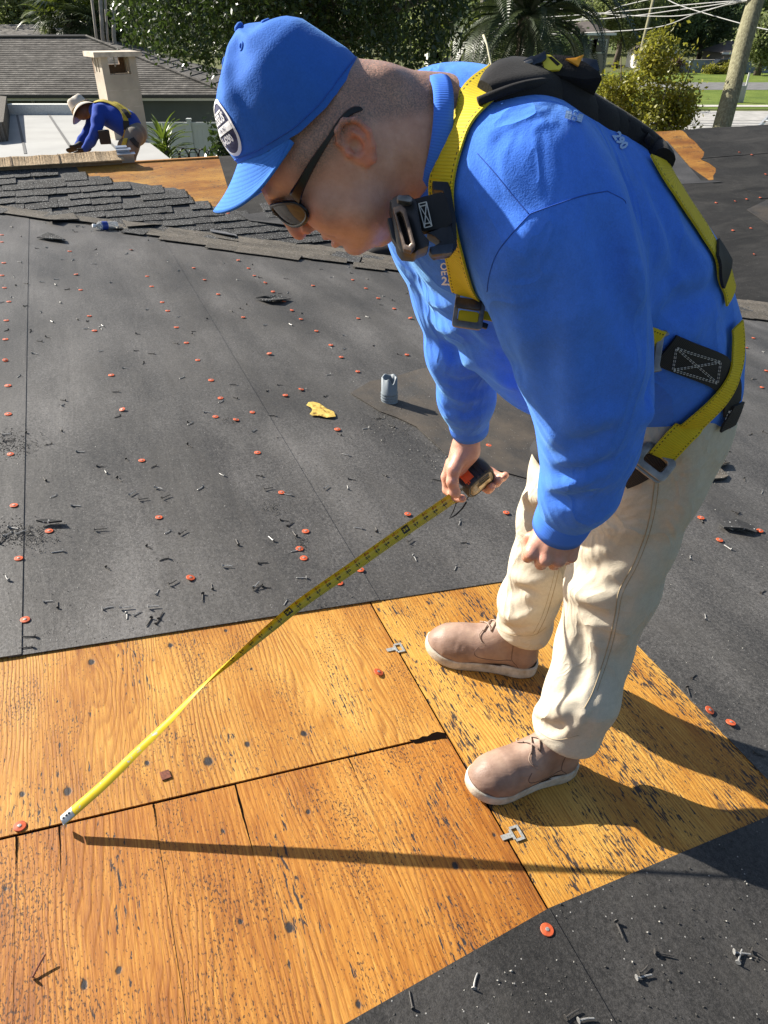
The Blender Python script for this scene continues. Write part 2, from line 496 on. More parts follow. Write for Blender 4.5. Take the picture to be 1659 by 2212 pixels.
# flecked sheet on the right, and one more below it out of sight
on1('plywood_sheet', [(-1.6, tJ + wj), (sTop(tJ) + 0.25, tJ + wj), (sTop(tE) + 0.4, tE + 0.5), (-1.6, tE + 0.5)], -0.0125, -0.0005, M_PLY_C)
# felt courses; each upper course laps over the one below it
on1('felt_sheet', [(sTop(tJ) , tJ - 0.0), (sTop(tL1), tL1 - 0.03)] + [(vs_(tL1 - 0.03) + 0.1, tL1 - 0.03), (vs_(tJ) + 0.1, tJ + 0.03), (sTop(tJ + .03), tJ + 0.03)], 0.003, 0.0055, M_FELT)
on1('felt_sheet', [(sTop(tLeft), tLeft), (sTop(tL1), tL1), (vs_(tL1) + 0.1, tL1), (vs_(tLeft) + 0.1, tLeft)], 0.006, 0.0085, M_FELT)
tE3 = tJ + (tE - tJ)
pA = [(sTop(tJ) , tJ), (lerp2(eA0, eA1, tE), tE), (vs_(tE) + 0.1, tE), (vs_(tJ) + 0.1, tJ)]
on1('felt_sheet', pA, 0.0005, 0.0026, M_FELT)
on1('felt_sheet', [(-1.6, tE), (vs_(tE) + 0.1, tE), (vs_(tRight) + 0.1, tRight), (-1.6, tRight)], 0.0008, 0.0029, M_FELT)
pC = [(eC0[0] - 0.0, eC0[1])]
sC1 = lambda t: lerp2(eC0, eC1, t)
sC2 = lambda t: lerp2(eC1, eC2, t)
on1('felt_sheet', [(sC1(tJ - 1.6), tJ - 1.6), (sC1(tJ), tJ), (-1.6, tJ), (-1.6, tJ - 1.6)], 0.0035, 0.006, M_FELT_B)
on1('felt_sheet', [(sC2(tJ), tJ + 0.0), (sC2(tE + 0.6), tE + 0.6), (-1.6, tE + 0.6), (-1.6, tJ)], 0.0012, 0.0034, M_FELT_B)
# brown weathered patch of old felt round the vent pipe
px_patch = [(757, 852), (800, 826), (850, 818), (905, 800), (985, 790), (1100, 790), (1420, 800), (1400, 1065), (1150, 1040), (1040, 1010), (965, 985), (900, 925), (858, 905), (822, 892)]
on1('felt_patch', jag([st(x, y) for x, y in px_patch], 0.03, 0.14, 3), 0.0058, 0.0085, M_FELT_V)
# far slope, in (a along the ridge, b down the slope)
aL, aR = ab(-120, 360)[0], ab(1900, 290)[0]
def vb(a):                                                # valley in far-slope coordinates
    A, B = F2I @ VA, F2I @ G(1627, 665)
    return A.y + (B.y - A.y) * (a - A.x) / (B.x - A.x)
on2('plywood_sheet', [(aL, 0), (1.5, 0), (1.5, vb(1.5) + 0.15), (aL, vb(aL) + 0.15)], -0.03, 0, M_PLY_D)
on2('plywood_sheet', [(1.505, 0), (aR, 0), (aR, vb(aR) + 0.15), (1.505, vb(1.5) + 0.15)], -0.03, 0, M_PLY_D)
torn = [(-120, 357), (137, 352), (165, 361), (178, 383), (216, 381), (219, 394), (277, 393), (318, 400), (359, 407), (375, 406), (401, 415), (405, 432), (439, 443), (461, 447), (505, 450), (560, 470)]
tp = [ab(x, y) for x, y in torn]
on2('felt_sheet', jag(tp + [(tp[-1][0] + 0.3, vb(tp[-1][0]) + 0.1), (aL, vb(aL) + 0.1)], 0.012, 0.1, 5), 0.002, 0.005, M_FELT)
mid = [ab(475, 345), ab(505, 450), ab(560, 470)]
aM = ab(1405, 303)[0]
on2('felt_sheet', [(mid[0][0], -0.01), mid[1], (mid[2][0], vb(mid[2][0]) + 0.1), (aM, vb(aM) + 0.1), (aM, -0.01)], 0.0055, 0.008, M_FELT_D)
# right end: dark felt courses with a torn opening over bare wood
patch = [(1500, 299), (1506, 312), (1521, 329), (1514, 345), (1530, 352), (1546, 364), (1541, 389), (1514, 392)]
pp = [ab(x, y) for x, y in patch]
rows = [0.0, ab(1600, 337)[1], ab(1600, 435)[1], ab(1600, 500)[1], 4.2]
on2('felt_sheet', jag([(pp[0][0], -0.01)] + pp[1:] + [(pp[-1][0], pp[-1][1] + 0.02), (aM, pp[-1][1] + 0.25), (aM, vb(aM) + 0.1), (aR, vb(aR) + 0.1), (aR, -0.01)], 0.012, 0.1, 8), 0.002, 0.004, M_FELT_D)
for i in range(1, 4):
    b0 = rows[i]
    on2('felt_strip', jag([(aM + 0.3, b0), (aR, b0 - 0.04), (aR, b0 - 0.30), (aM + (0.3 if i > 1 else 1.3), b0 - 0.28)], 0.004, 0.4, i), 0.0045, 0.0075, M_FELT_D)
dg = [ab(1425, 309), ab(1440, 306), ab(1514, 392), ab(1541, 392), ab(1560, 395), ab(1462, 400)]
on2('felt_strip', dg, 0.0078, 0.0105, M_FELT)
on2('felt_strip', [ab(1612, 455), ab(1659, 432), ab(1690, 470), ab(1668, 492)], 0.009, 0.013, M_FELT_V)
# back slope behind the ridge, and the board along its edge
BK = Vector((math.sin(AZ2 + math.pi), math.cos(AZ2 + math.pi), -0.35)).normalized()
bs = [RID + U1 * aL, RID + U1 * aR, RID + U1 * aR + BK * 2.4, RID + U1 * aL + BK * 2.4]
mesh_obj('back_slope', [p - Vector((0, 0, 0.034)) for p in bs] , [(0, 1, 2, 3)], M_PLY_D, roof)
v, f = prism([(aL, -0.012), (ab(474, 346)[0], -0.012), (ab(474, 346)[0], 0.006), (aL, 0.006)], 0.001, 0.012)
mesh_obj('ridge_board', v, f, M_FASCIA, roof, mw=F2)
# ---------------------------------------------------------------- shingles left on the far slope and in the valley
def shingle(meshes, M, parent, mat):
    k = random.choice(meshes)
    o = bpy.data.objects.new('shingle', k); COL.objects.link(o)
    put(o, parent, M)
    return o
def make_shingles(mat, w0, w1, d0, d1, n=6, lift=0.006, curl=0.0, seed=1):
    r = random.Random(seed); out = []
    for i in range(n):
        w, d = r.uniform(w0, w1), r.uniform(d0, d1)
        nx = 5
        V, Fs = [], []
        th = 0.0045
        for j in range(nx):
            x = -w / 2 + w * j / (nx - 1)
            e = r.uniform(-0.006, 0.006)
            for y, z in ((-d / 2, 0.0), (0, lift * 0.5 + curl * r.uniform(-.2, .4)), (d / 2 + e, lift + curl * r.uniform(0, 1))):
                V.append((x, y, z))
        m = len(V)
        V += [(x, y, z + th) for x, y, z in V]
        for j in range(nx - 1):
            for k in range(2):
                a, b, c, dd = j * 3 + k, j * 3 + k + 1, (j + 1) * 3 + k + 1, (j + 1) * 3 + k
                Fs.append((a + m, dd + m, c + m, b + m)); Fs.append((a, b, c, dd))
            Fs.append((j * 3, (j + 1) * 3, (j + 1) * 3 + m, j * 3 + m))
            Fs.append((j * 3 + 2, j * 3 + 2 + m, (j + 1) * 3 + 2 + m, (j + 1) * 3 + 2))
        Fs.append((0, m, m + 1, 1)); Fs.append((1, m + 1, m + 2, 2))
        q = (nx - 1) * 3
        Fs.append((q, q + 1, q + 1 + m, q + m)); Fs.append((q + 1, q + 2, q + 2 + m, q + 1 + m))
        me = bpy.data.meshes.new('shingle'); me.from_pydata(V, [], Fs); me.materials.append(mat); me.update()
        out.append(me)
    return out
SH_D = make_shingles(M_SH_DARK, 0.196, 0.198, 0.165, 0.185, 10, 0.003, 0.004, 2)
SH_W = make_shingles(M_SH_WARM, 0.20, 0.32, 0.12, 0.16, 8, 0.003, 0.005, 4)
tornb = sorted([(p[0], p[1]) for p in tp])
def torn_b(a):
    for i in range(len(tornb) - 1):
        if tornb[i][0] <= a <= tornb[i + 1][0]:
            u = (a - tornb[i][0]) / max(1e-6, tornb[i + 1][0] - tornb[i][0])
            return tornb[i][1] + (tornb[i + 1][1] - tornb[i][1]) * u
    return 0.0 if a < tornb[0][0] else 1.0
row = 0
b = 0.12
while b < 1.75:
    a = -2.6 + random.uniform(0, 0.2)
    while a < 2.9:
        w = random.uniform(0.12, 0.27); a += w
        c = a - w / 2
        if b > vb(c) - 0.01 or b < torn_b(c) + 0.10 or (c > mid[1][0] - 0.1 and b < 0.75): continue
        if random.random() < 0.13 + max(0, c - 0.9) * 0.16: continue
        M = F2 @ Matrix.Translation((c, b + random.uniform(-0.006, 0.006), 0.0095 + 0.0008 * (row % 2))) @ Matrix.Rotation(random.gauss(0, 0.03), 4, 'Z') @ Matrix.Rotation(0.024 + random.random() ** 4 * 0.06, 4, 'X') @ Matrix.Rotation(random.gauss(0, .012), 4, 'Y') @ Matrix.Scale((w - 0.004) / 0.197, 4, (1, 0, 0))
        shingle(SH_D, M, roof, M_SH_DARK)
    b += 0.125; row += 1
# weathered shingles woven along the valley on the near slope
vdir = Vector((VR[0] - VL[0], VR[1] - VL[1])).normalized()
vang = math.atan2(vdir.y, vdir.x)
vlen = math.hypot(VR[0] - VL[0], VR[1] - VL[1])
nside = Vector((-1, 0)); nside = (nside - vdir * nside.dot(vdir)).normalized()
for k in range(6):
    q = -0.1
    while q < vlen - 0.05:
        w = random.uniform(0.2, 0.34); q += w * 0.93
        off = -0.05 + k * 0.085 + random.uniform(-0.012, 0.012)
        lim = 0.16 + 0.26 * max(0, min(1, (q - 0.6) / 2.2)) + 0.05 * math.sin(q * 3)
        if off > lim or (off > lim - 0.1 and random.random() < 0.3): continue
        c = Vector((VL[0], VL[1])) + vdir * (q - w / 2) + nside * off
        M = F1 @ Matrix.Translation((c.x, c.y, 0.0235 - 0.0022 * k + 0.001 * random.random())) @ Matrix.Rotation(vang + math.pi + random.gauss(0, 0.035), 4, 'Z') @ Matrix.Rotation(random.uniform(0.0, 0.02), 4, 'X') @ Matrix.Scale(w / 0.26, 4, (1, 0, 0))
        shingle(SH_W if random.random() < 0.85 else SH_D, M, roof, M_SH_WARM)
# a strip of dark felt laid in the valley floor
vp = []
for q in np.linspace(0, vlen, 30):
    vp.append((VL[0] + vdir.x * q, VL[1] + vdir.y * q))
lo = [(p[0] - 0.10 - 0.03 * math.sin(i * 1.7) - 0.012 * i * 0.6, p[1]) for i, p in enumerate(vp)]
hi = [(p[0] + 0.06, p[1]) for p in vp][::-1]
on1('felt_strip', lo + hi, 0.0088, 0.0098, M_FELT_V)
# ---------------------------------------------------------------- ground, roads
def ground_hit(x, y, z=0.0):
    r = ray(x, y); t = (z - EYE) / r.z
    return Vector((r.x * t, r.y * t, z))
def at_y(x, y, Y):
    """point on the sight line of view pixel x, y at world distance Y"""
    r = ray(x, y); t = Y / r.y
    return Vector((r.x * t, Y, EYE + r.z * t))
def grass_mat(name, a, b, c):
    s = NB(name)
    n = s.noise(s.map(s.obj(), (0.35, 0.35, 1)), 1.0, 6, 0.7)
    f = s.noise(s.obj(), 9.0, 4, 0.7)
    v = s.math('ADD', s.math('MULTIPLY', n, 0.6), s.math('MULTIPLY', f, 0.5))
    col = s.ramp(v, [(0.35, a), (0.55, b), (0.75, c)])
    return s.set(col, 0.9, 0, s.bump(f, 0.8, 0.05), 0.2)
M_GRASS = grass_mat('lawn_grass', (0.045, 0.075, 0.012), (0.105, 0.15, 0.022), (0.19, 0.22, 0.05))
M_GROUND = grass_mat('yard_ground', (0.05, 0.06, 0.02), (0.09, 0.10, 0.035), (0.16, 0.15, 0.08))
M_ROAD = simple('street_concrete', (0.32, 0.31, 0.29), 0.85, var=0.25, scale=1.3)
M_ROAD2 = simple('street_asphalt', (0.13, 0.13, 0.128), 0.9, var=0.25, scale=1.5)
M_WALK = simple('sidewalk_concrete', (0.42, 0.40, 0.36), 0.85, var=0.15, scale=2)
M_PAINT = simple('road_paint', (0.7, 0.7, 0.66), 0.7)
def flat(name, pts, z, m, kind='structure'):
    return tag(mesh_obj(name, [(p[0], p[1], z) for p in pts], [tuple(range(len(pts)))], m), kind=kind)
flat('ground', [(-400, -60), (400, -60), (400, 600), (-400, 600)], 0, M_GROUND)
flat('lawn', [(6, 56), (120, 54), (120, 97), (4, 97)], 0.02, M_GRASS)
flat('street', [(2, 38), (120, 33), (120, 52.5), (-4, 55)], 0.03, M_ROAD)
flat('sidewalk', [(-5, 57.6), (120, 55.4), (120, 56.7), (-5, 58.9)], 0.05, M_WALK)
flat('road', [(-10, 72.5), (140, 70.5), (140, 80), (-10, 81.5)], 0.04, M_ROAD2)
ln = ground_hit(1430, 187), ground_hit(1476, 187)
for k in range(-1, 3):
    x0 = ln[0].x + k * 11
    flat('road_marking', [(x0, 75.9), (x0 + 3.3, 75.85), (x0 + 3.3, 76.15), (x0, 76.2)], 0.046, M_PAINT)
for xx, ww in ((42.0, 0.22), (46.5, 0.3), (49.0, 0.2)):
    flat('street_joint', [(10, xx), (60, xx - 1.2), (60, xx - 1.2 + ww), (10, xx + ww)], 0.034, M_ROAD2)
# street that runs away behind the oak
flat('side_street', [(-3.5, 30), (4.0, 30), (6.5, 58), (-2.0, 95), (-6.0, 95)], 0.025, M_ROAD)
flat('verge', [(4.2, 34), (9, 34), (12, 60), (3, 90), (-1.5, 95)], 0.03, M_GRASS)

# ---------------------------------------------------------------- foliage
def leaf_mat(name, a, b, c, rough=0.45, scale=1.2, trans=0.25):
    s = NB(name)
    n = s.noise(s.obj(), scale, 3, 0.6)
    f = s.noise(s.obj(), 14.0, 2, 0.6)
    v = s.math('ADD', s.math('MULTIPLY', n, 0.55), s.math('MULTIPLY', f, 0.45))
    col = s.ramp(v, [(0.33, a), (0.5, b), (0.68, c)])
    s.set(col, rough, 0, None, 0.5)
    tr = s.n('BsdfTranslucent'); s.inp(tr.inputs[0], s.mix(0.5, col, (c[0] * 1.3, c[1] * 1.5, c[2])))
    mx = s.n('MixShader'); mx.inputs[0].default_value = trans
    s.nt.links.new(s.b.outputs[0], mx.inputs[1]); s.nt.links.new(tr.outputs[0], mx.inputs[2])
    s.nt.links.new(mx.outputs[0], s.out.inputs[0])
    return s.m
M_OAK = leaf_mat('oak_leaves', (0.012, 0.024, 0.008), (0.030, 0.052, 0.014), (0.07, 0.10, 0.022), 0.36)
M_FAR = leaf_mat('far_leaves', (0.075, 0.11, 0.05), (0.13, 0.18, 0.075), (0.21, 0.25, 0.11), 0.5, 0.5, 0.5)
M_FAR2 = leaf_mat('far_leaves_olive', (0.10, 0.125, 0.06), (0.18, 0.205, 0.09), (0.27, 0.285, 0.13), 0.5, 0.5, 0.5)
M_PINE = leaf_mat('pine_leaves', (0.035, 0.058, 0.03), (0.07, 0.10, 0.05), (0.13, 0.16, 0.075), 0.5, 0.5, 0.45)
M_BUSH = leaf_mat('bush_leaves', (0.08, 0.09, 0.012), (0.20, 0.20, 0.025), (0.38, 0.33, 0.055), 0.4, 2.0, 0.35)
M_PALM = leaf_mat('palm_leaves', (0.018, 0.030, 0.014), (0.036, 0.056, 0.022), (0.07, 0.09, 0.034), 0.45, 1.0, 0.12)
M_PALM_Y = leaf_mat('palm_leaves_yellow', (0.055, 0.085, 0.015), (0.13, 0.17, 0.025), (0.26, 0.29, 0.05), 0.45, 1.5)
M_BARK = simple('bark', (0.11, 0.085, 0.065), 0.95, var=0.4, scale=5, bump=0.6, bscale=20)
M_BARK_P = simple('pale_trunk', (0.30, 0.27, 0.23), 0.9, var=0.25, scale=4)
def leaves(cent, rad, n_clump, per, csize, leaf, asp=0.5, shell=0.5, droop=0.0, seed=1, flat_=0.0, bottom=None):
    r = np.random.default_rng(seed)
    d = r.normal(size=(n_clump, 3)); d /= np.linalg.norm(d, axis=1, keepdims=True)
    q = (shell + (1 - shell) * r.random((n_clump, 1))) ** 0.6
    lump = 0.82 + 0.3 * np.sin(d[:, :1] * 5 + seed) * np.sin(d[:, 1:2] * 4.3 + 1.3 * seed) + 0.18 * np.sin(d[:, 2:3] * 7 + d[:, :1] * 6)
    c = np.array(cent) + d * q * lump * np.array(rad)
    k = r.normal(size=(n_clump, per, 3)) * csize * (0.6 + 0.8 * r.random((n_clump, 1, 1)))
    if droop:
        low = np.clip(-d[:, 2:3] + 0.15, 0, 1)[:, None, :]
        k[:, :, 2:3] -= low * droop * r.random((n_clump, per, 1))
        k[:, :, :2] *= (1 - 0.55 * low)
    p = (c[:, None, :] + k).reshape(-1, 3)
    if bottom is not None: p = p[p[:, 2] > bottom]
    n = len(p)
    u = r.normal(size=(n, 3)); u[:, 2] = u[:, 2] * 0.7 - 0.35; u /= np.linalg.norm(u, axis=1, keepdims=True)
    w = np.cross(u, r.normal(size=(n, 3))); w /= np.linalg.norm(w, axis=1, keepdims=True) + 1e-9
    L = leaf * (0.6 + 0.8 * r.random((n, 1)))
    a = p - u * L; b = p + w * L * asp; cc = p + u * L; e = p - w * L * asp
    V = np.stack([a, b, cc, e], 1).reshape(-1, 3)
    return V, np.arange(4 * n).reshape(-1, 4)
def trunk_vf(base, top, r0, r1, seed=1, limbs=5, reach=(2, 2, 1.5)):
    r = random.Random(seed)
    base, top = Vector(base), Vector(top)
    pts = [base.lerp(top, t) + Vector((r.uniform(-1, 1), r.uniform(-1, 1), 0)) * r0 * 0.7 * (t > 0) for t in (0, .3, .6, .85, 1)]
    parts = [tube(pts, [r0 * 1.35, r0, r0 * .85, r0 * .7, r1], 8)]
    for i in range(limbs):
        t = r.uniform(0.5, 0.98); s0 = base.lerp(top, t)
        e = s0 + Vector((r.uniform(-1, 1) * reach[0], r.uniform(-1, 1) * reach[1], r.uniform(0.25, 1) * reach[2]))
        m = s0.lerp(e, 0.5) + Vector((0, 0, 0.15 * reach[2]))
        parts.append(tube([s0, m, e], [r1 * 0.8, r1 * 0.5, r1 * 0.2], 6))
    return merge(*parts)
def tree(name, label, cent, rad, base, r0, mat, n_clump, per, csize, leaf, cat='tree', group=None, seed=1, bark=None, droop=0.0, shell=0.45, asp=0.5, limbs=6):
    t = empty(name, tuple(base), label, cat, group)
    V, Q = leaves(cent, rad, n_clump, per, csize, leaf, asp, shell, droop, seed)
    big_mesh('crown', V, Q, mat, t)
    v, f = trunk_vf(base, (cent[0], cent[1], cent[2] + rad[2] * 0.2), r0, r0 * 0.5, seed, limbs, (rad[0] * .7, rad[1] * .6, rad[2] * .6))
    mesh_obj('trunk', v, f, bark or M_BARK, t, True)
    return t
# the big live oak that hangs over the neighbour's roof
def oak():
    c = at_y(640, -60, 24.0)
    t = empty('oak_tree', (c.x, 24, 0), 'huge dark live oak with drooping leafy branches behind the blue cap', 'tree')
    V1, Q1 = leaves((c.x, 24.2, c.z + 1.8), (5.3, 4.0, 3.9), 900, 46, 0.42, 0.085, 0.42, 0.55, 0.5, 3)
    # hanging tassels along the lower edge
    r = np.random.default_rng(5); pts = []
    edge = [(255, 60), (300, 95), (350, 130), (390, 105), (440, 165), (470, 110), (560, 120), (640, 130), (720, 120), (800, 128), (850, 142), (900, 150), (935, 120), (965, 90), (1000, 50)]
    for i in range(len(edge) - 1):
        for k in range(13):
            u = r.random(); x = edge[i][0] + (edge[i + 1][0] - edge[i][0]) * u; y = edge[i][1] + (edge[i + 1][1] - edge[i][1]) * u
            b = np.array(at_y(x + r.normal() * 12, y + r.normal() * 12 - 4, 21.5 + r.random() * 4))
            L = 0.7 + r.random() * 1.7
            for j in range(int(46 * L)):
                s = r.random()
                pts.append(b + np.array([r.normal() * 0.13, r.normal() * 0.13, L * s]) + np.array([0.12 * math.sin(3 * s + k), 0, 0]))
    p = np.array(pts); n = len(p)
    u = r.normal(size=(n, 3)); u[:, 2] -= 0.8; u /= np.linalg.norm(u, axis=1, keepdims=True)
    w = np.cross(u, r.normal(size=(n, 3))); w /= np.linalg.norm(w, axis=1, keepdims=True)
    L = 0.075 * (0.6 + 0.8 * r.random((n, 1)))
    V2 = np.stack([p - u * L, p + w * L * .42, p + u * L, p - w * L * .42], 1).reshape(-1, 3)
    Q2 = np.arange(4 * n).reshape(-1, 4) + len(V1)
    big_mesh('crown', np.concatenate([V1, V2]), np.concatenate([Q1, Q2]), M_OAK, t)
    v, f = trunk_vf((c.x, 25, 0), (c.x + 0.4, 24.6, 6.5), 0.55, 0.28, 4, 9, (5, 3, 2.2))
    mesh_obj('trunk', v, f, M_BARK, t, True)
oak()
# palms
def frond_mesh(name, L, n, leaf, mat, arch, seed, width=0.05):
    r = random.Random(seed); V, Fs = [], []
    def rach(s): return Vector((L * s * (1 - 0.12 * s * arch), 0, L * (0.42 * arch * s - 0.62 * arch * s * s * s)))
    pts = [rach(k / 12) for k in range(13)]
    v, f = tube(pts, [0.03 * (1 - 0.8 * k / 12) + 0.004 for k in range(13)], 5); V += v; Fs += f
    for k in range(n):
        s = 0.16 + 0.84 * k / n; p = rach(s); t = (rach(min(1, s + 0.02)) - rach(s - 0.02)).normalized()
        for sd in (-1, 1):
            ll = leaf * math.sin(math.pi * min(1, 0.18 + 0.80 * s)) * r.uniform(0.85, 1.1)
            d = (t * 0.62 + Vector((0, sd, 0)) * 0.75 + Vector((0, 0, 0.28))).normalized()
            q = p + d * ll * 0.55; e = p + d * ll - Vector((0, 0, ll * 0.22))
            w = t * width * 0.5
            i = len(V); V += [p - w * .6, p + w * .6, q + w, e, q - w]; Fs += [(i, i + 1, i + 2, i + 4), (i + 4, i + 2, i + 3)]
    me = bpy.data.meshes.new(name); me.from_pydata([tuple(x) for x in V], [], Fs); me.materials.append(mat); me.update()
    return me
def fan_mesh(name, L, R, n, mat, seed):
    r = random.Random(seed); V, Fs = [], []
    pts = [Vector((L * s, 0, -0.25 * L * s * s)) for s in (0, .25, .5, .75, 1)]
    v, f = tube(pts, 0.018, 5); V += v; Fs += f
    o = pts[-1]; t = (pts[-1] - pts[-2]).normalized()
    for k in range(n):
        a = math.radians(-118 + 236 * k / (n - 1))
        d = (t * math.cos(a) + Vector((0, 1, 0)) * math.sin(a) + Vector((0, 0, 0.12))).normalized()
        ll = R * r.uniform(0.85, 1.1); sd = d.cross(Vector((0, 0, 1))).normalized() * 0.035
        q = o + d * ll * 0.6; e = o + d * ll - Vector((0, 0, R * r.uniform(0.12, 0.4)))
        i = len(V); V += [o, q + sd, e, q - sd]; Fs.append((i, i + 1, i + 2, i + 3))
    me = bpy.data.meshes.new(name); me.from_pydata([tuple(x) for x in V], [], Fs); me.materials.append(mat); me.update()
    return me
def palm(name, label, base, top, r0, meshes, n, seed, lo=-0.5, hi=1.35, group=None, bark=None, scale=1.0):
    r = random.Random(seed)
    t = empty(name, tuple(base), label, 'palm tree', group)
    b, tp_ = Vector(base), Vector(top)
    v, f = tube([b, b.lerp(tp_, .5), tp_], [r0 * 1.2, r0, r0 * 1.1], 10)
    mesh_obj('trunk', v, f, bark or M_BARK, t, True)
    for k in range(n):
        el = lo + (hi - lo) * ((k + 0.5) / n) ** 0.8
        az = k * 2.39996 + r.uniform(-.2, .2)
        M = Matrix.Translation(tp_ + Vector((0, 0, r.uniform(-.1, .15)))) @ Matrix.Rotation(az, 4, 'Z') @ Matrix.Rotation(-el, 4, 'Y') @ Matrix.Rotation(r.uniform(-.4, .4), 4, 'X') @ Matrix.Scale(scale * r.uniform(.85, 1.1), 4)
        o = bpy.data.objects.new('frond', r.choice(meshes)); COL.objects.link(o); put(o, t, M)
    return t
FR = [frond_mesh('frond', 3.6, 44, 0.62, M_PALM, a, k, 0.045) for k, a in enumerate((0.7, 1.0, 1.25))]
FRY = [frond_mesh('frond', 2.6, 30, 0.5, M_PALM_Y, a, k + 5, 0.05) for k, a in enumerate((0.8, 1.2))]
FAN = [fan_mesh('frond', 1.0, 0.95, 26, M_PALM, k) for k in range(3)]
FANY = [fan_mesh('frond', 0.7, 1.0, 22, M_PALM_Y, 9)]
pc = at_y(1140, 44, 29.0)
palm('date_palm', 'wide grey green date palm with feathery arching fronds behind the harness', (pc.x, 29, 0), (pc.x, 29, pc.z + 0.1), 0.30, FR, 96, 2, -1.15, 1.35, scale=1.12)
pc = at_y(985, 118, 33.0)
palm('date_palm', 'low yellowish palm clump growing at the foot of the taller date palm', (pc.x, 33, 0), (pc.x, 33, pc.z), 0.2, FRY, 30, 3, -0.2, 1.2)
pc = at_y(152, 40, 44.0)
palm('fan_palm', 'shaggy fan palm with bright yellow green top behind the grey shingle roof', (pc.x, 44, 0), (pc.x, 44, pc.z), 0.22, FAN + FANY, 46, 4, -1.1, 1.3, scale=1.25)
pc = at_y(205, 62, 43.0)
palm('fan_palm', 'dull green fan palm just right of the brighter shaggy palm', (pc.x, 43, 0), (pc.x, 43, pc.z), 0.2, FAN, 34, 5, -1.2, 1.2, scale=1.0)
pc = at_y(112, 62, 45.0)
palm('date_palm', 'small yellow feather palm left of the shaggy fan palm', (pc.x, 45, 0), (pc.x, 45, pc.z), 0.16, FRY, 22, 6, -0.4, 1.3, scale=0.8)
# bare thin stems between the palms
for k, (x0, x1) in enumerate(((208, 196), (222, 216), (232, 226), (246, 246))):
    a, b = at_y(x0, 80, 40), at_y(x1, -20, 40)
    o = tube_obj('bare_stem', [Vector((a.x, 40, 0)), a, b], 0.06 + 0.03 * (k % 2), M_BARK_P)
    tag(o, ('leaning bare stem beside the shaggy palm, leftmost of four', 'bare stem second from the shaggy fan palm', 'bare stem third from the shaggy palm towards the oak', 'upright bare stem closest to the live oak')[k], 'tree', 'bare stems between the palms')
# trees far behind
def far_tree(label, x, y, Y, w, h, mat, seed, n=260, leaf=0.16, group='distant trees along the skyline', per=40, name='far_tree', cs=0.55):
    c = at_y(x, y, Y)
    return tree(name, label, (c.x, Y, c.z), (w, w * 0.8, h), (c.x, Y, 0), 0.28, mat, n, per, cs, leaf, group=group, seed=seed, droop=0.3)
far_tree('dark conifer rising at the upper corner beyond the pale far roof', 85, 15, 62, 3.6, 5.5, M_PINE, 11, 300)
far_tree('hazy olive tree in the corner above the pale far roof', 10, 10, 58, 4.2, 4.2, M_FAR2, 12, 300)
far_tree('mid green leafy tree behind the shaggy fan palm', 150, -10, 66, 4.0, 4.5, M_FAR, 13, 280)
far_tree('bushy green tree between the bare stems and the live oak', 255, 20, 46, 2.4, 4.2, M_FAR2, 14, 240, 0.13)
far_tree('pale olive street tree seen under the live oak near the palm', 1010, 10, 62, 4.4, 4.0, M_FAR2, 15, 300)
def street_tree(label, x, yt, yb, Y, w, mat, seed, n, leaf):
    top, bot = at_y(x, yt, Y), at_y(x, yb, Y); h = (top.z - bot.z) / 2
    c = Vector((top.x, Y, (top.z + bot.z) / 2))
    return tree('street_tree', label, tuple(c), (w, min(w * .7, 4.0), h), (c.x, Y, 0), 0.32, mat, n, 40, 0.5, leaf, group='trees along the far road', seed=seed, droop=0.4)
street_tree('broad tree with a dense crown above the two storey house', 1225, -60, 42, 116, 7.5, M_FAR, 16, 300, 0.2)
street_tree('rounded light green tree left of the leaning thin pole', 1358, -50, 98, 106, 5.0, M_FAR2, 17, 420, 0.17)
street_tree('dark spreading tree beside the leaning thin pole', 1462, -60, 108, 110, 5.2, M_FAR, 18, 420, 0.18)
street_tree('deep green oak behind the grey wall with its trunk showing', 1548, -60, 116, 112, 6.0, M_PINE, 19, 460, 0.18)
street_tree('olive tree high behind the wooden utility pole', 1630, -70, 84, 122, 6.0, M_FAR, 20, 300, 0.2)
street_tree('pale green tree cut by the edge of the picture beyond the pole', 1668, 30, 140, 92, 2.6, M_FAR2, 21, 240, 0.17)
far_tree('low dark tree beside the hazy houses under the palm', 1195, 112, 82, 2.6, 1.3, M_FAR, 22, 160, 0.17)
def treeline():
    r = np.random.default_rng(9)
    Vs, Qs, off = [], [], 0
    for k in range(34):
        x = -95 + k * 6.4 + r.normal() * 1.5
        V, Q = leaves((x, 150 + r.normal() * 6, 5.5), (6.5, 4.5, 4.5 + r.random() * 3.2), 90, 34, 0.95, 0.34, 0.55, 0.5, 0.4, 50 + k)
        Vs.append(V); Qs.append(Q + off); off += len(V)
    o = big_mesh('treeline', np.concatenate(Vs), np.concatenate(Qs), M_FAR)
    tag(o, kind='stuff')
treeline()
# yellow green bush by the ridge
bc = at_y(1405, 205, 15.5)
bt = empty('bush', (bc.x, 15.5, 0), 'tall yellow green leafy bush standing behind the blue shoulder and roof ridge', 'bush')
V, Q = leaves((bc.x, 15.5, bc.z - 0.75), (0.82, 0.7, 1.45), 330, 30, 0.13, 0.042, 0.5, 0.35, 0.0, 31)
V2, Q2 = leaves((bc.x - 0.1, 15.4, bc.z + 0.55), (0.34, 0.3, 0.5), 70, 26, 0.09, 0.038, 0.5, 0.3, 0.0, 32)
V3, Q3 = leaves((bc.x + 0.6, 15.5, bc.z - 0.25), (0.34, 0.3, 0.4), 60, 26, 0.10, 0.04, 0.5, 0.3, 0.0, 33)
V4, Q4 = leaves((bc.x - 0.75, 15.5, bc.z + 0.0), (0.5, 0.3, 0.35), 60, 26, 0.10, 0.04, 0.5, 0.3, 0.0, 34)
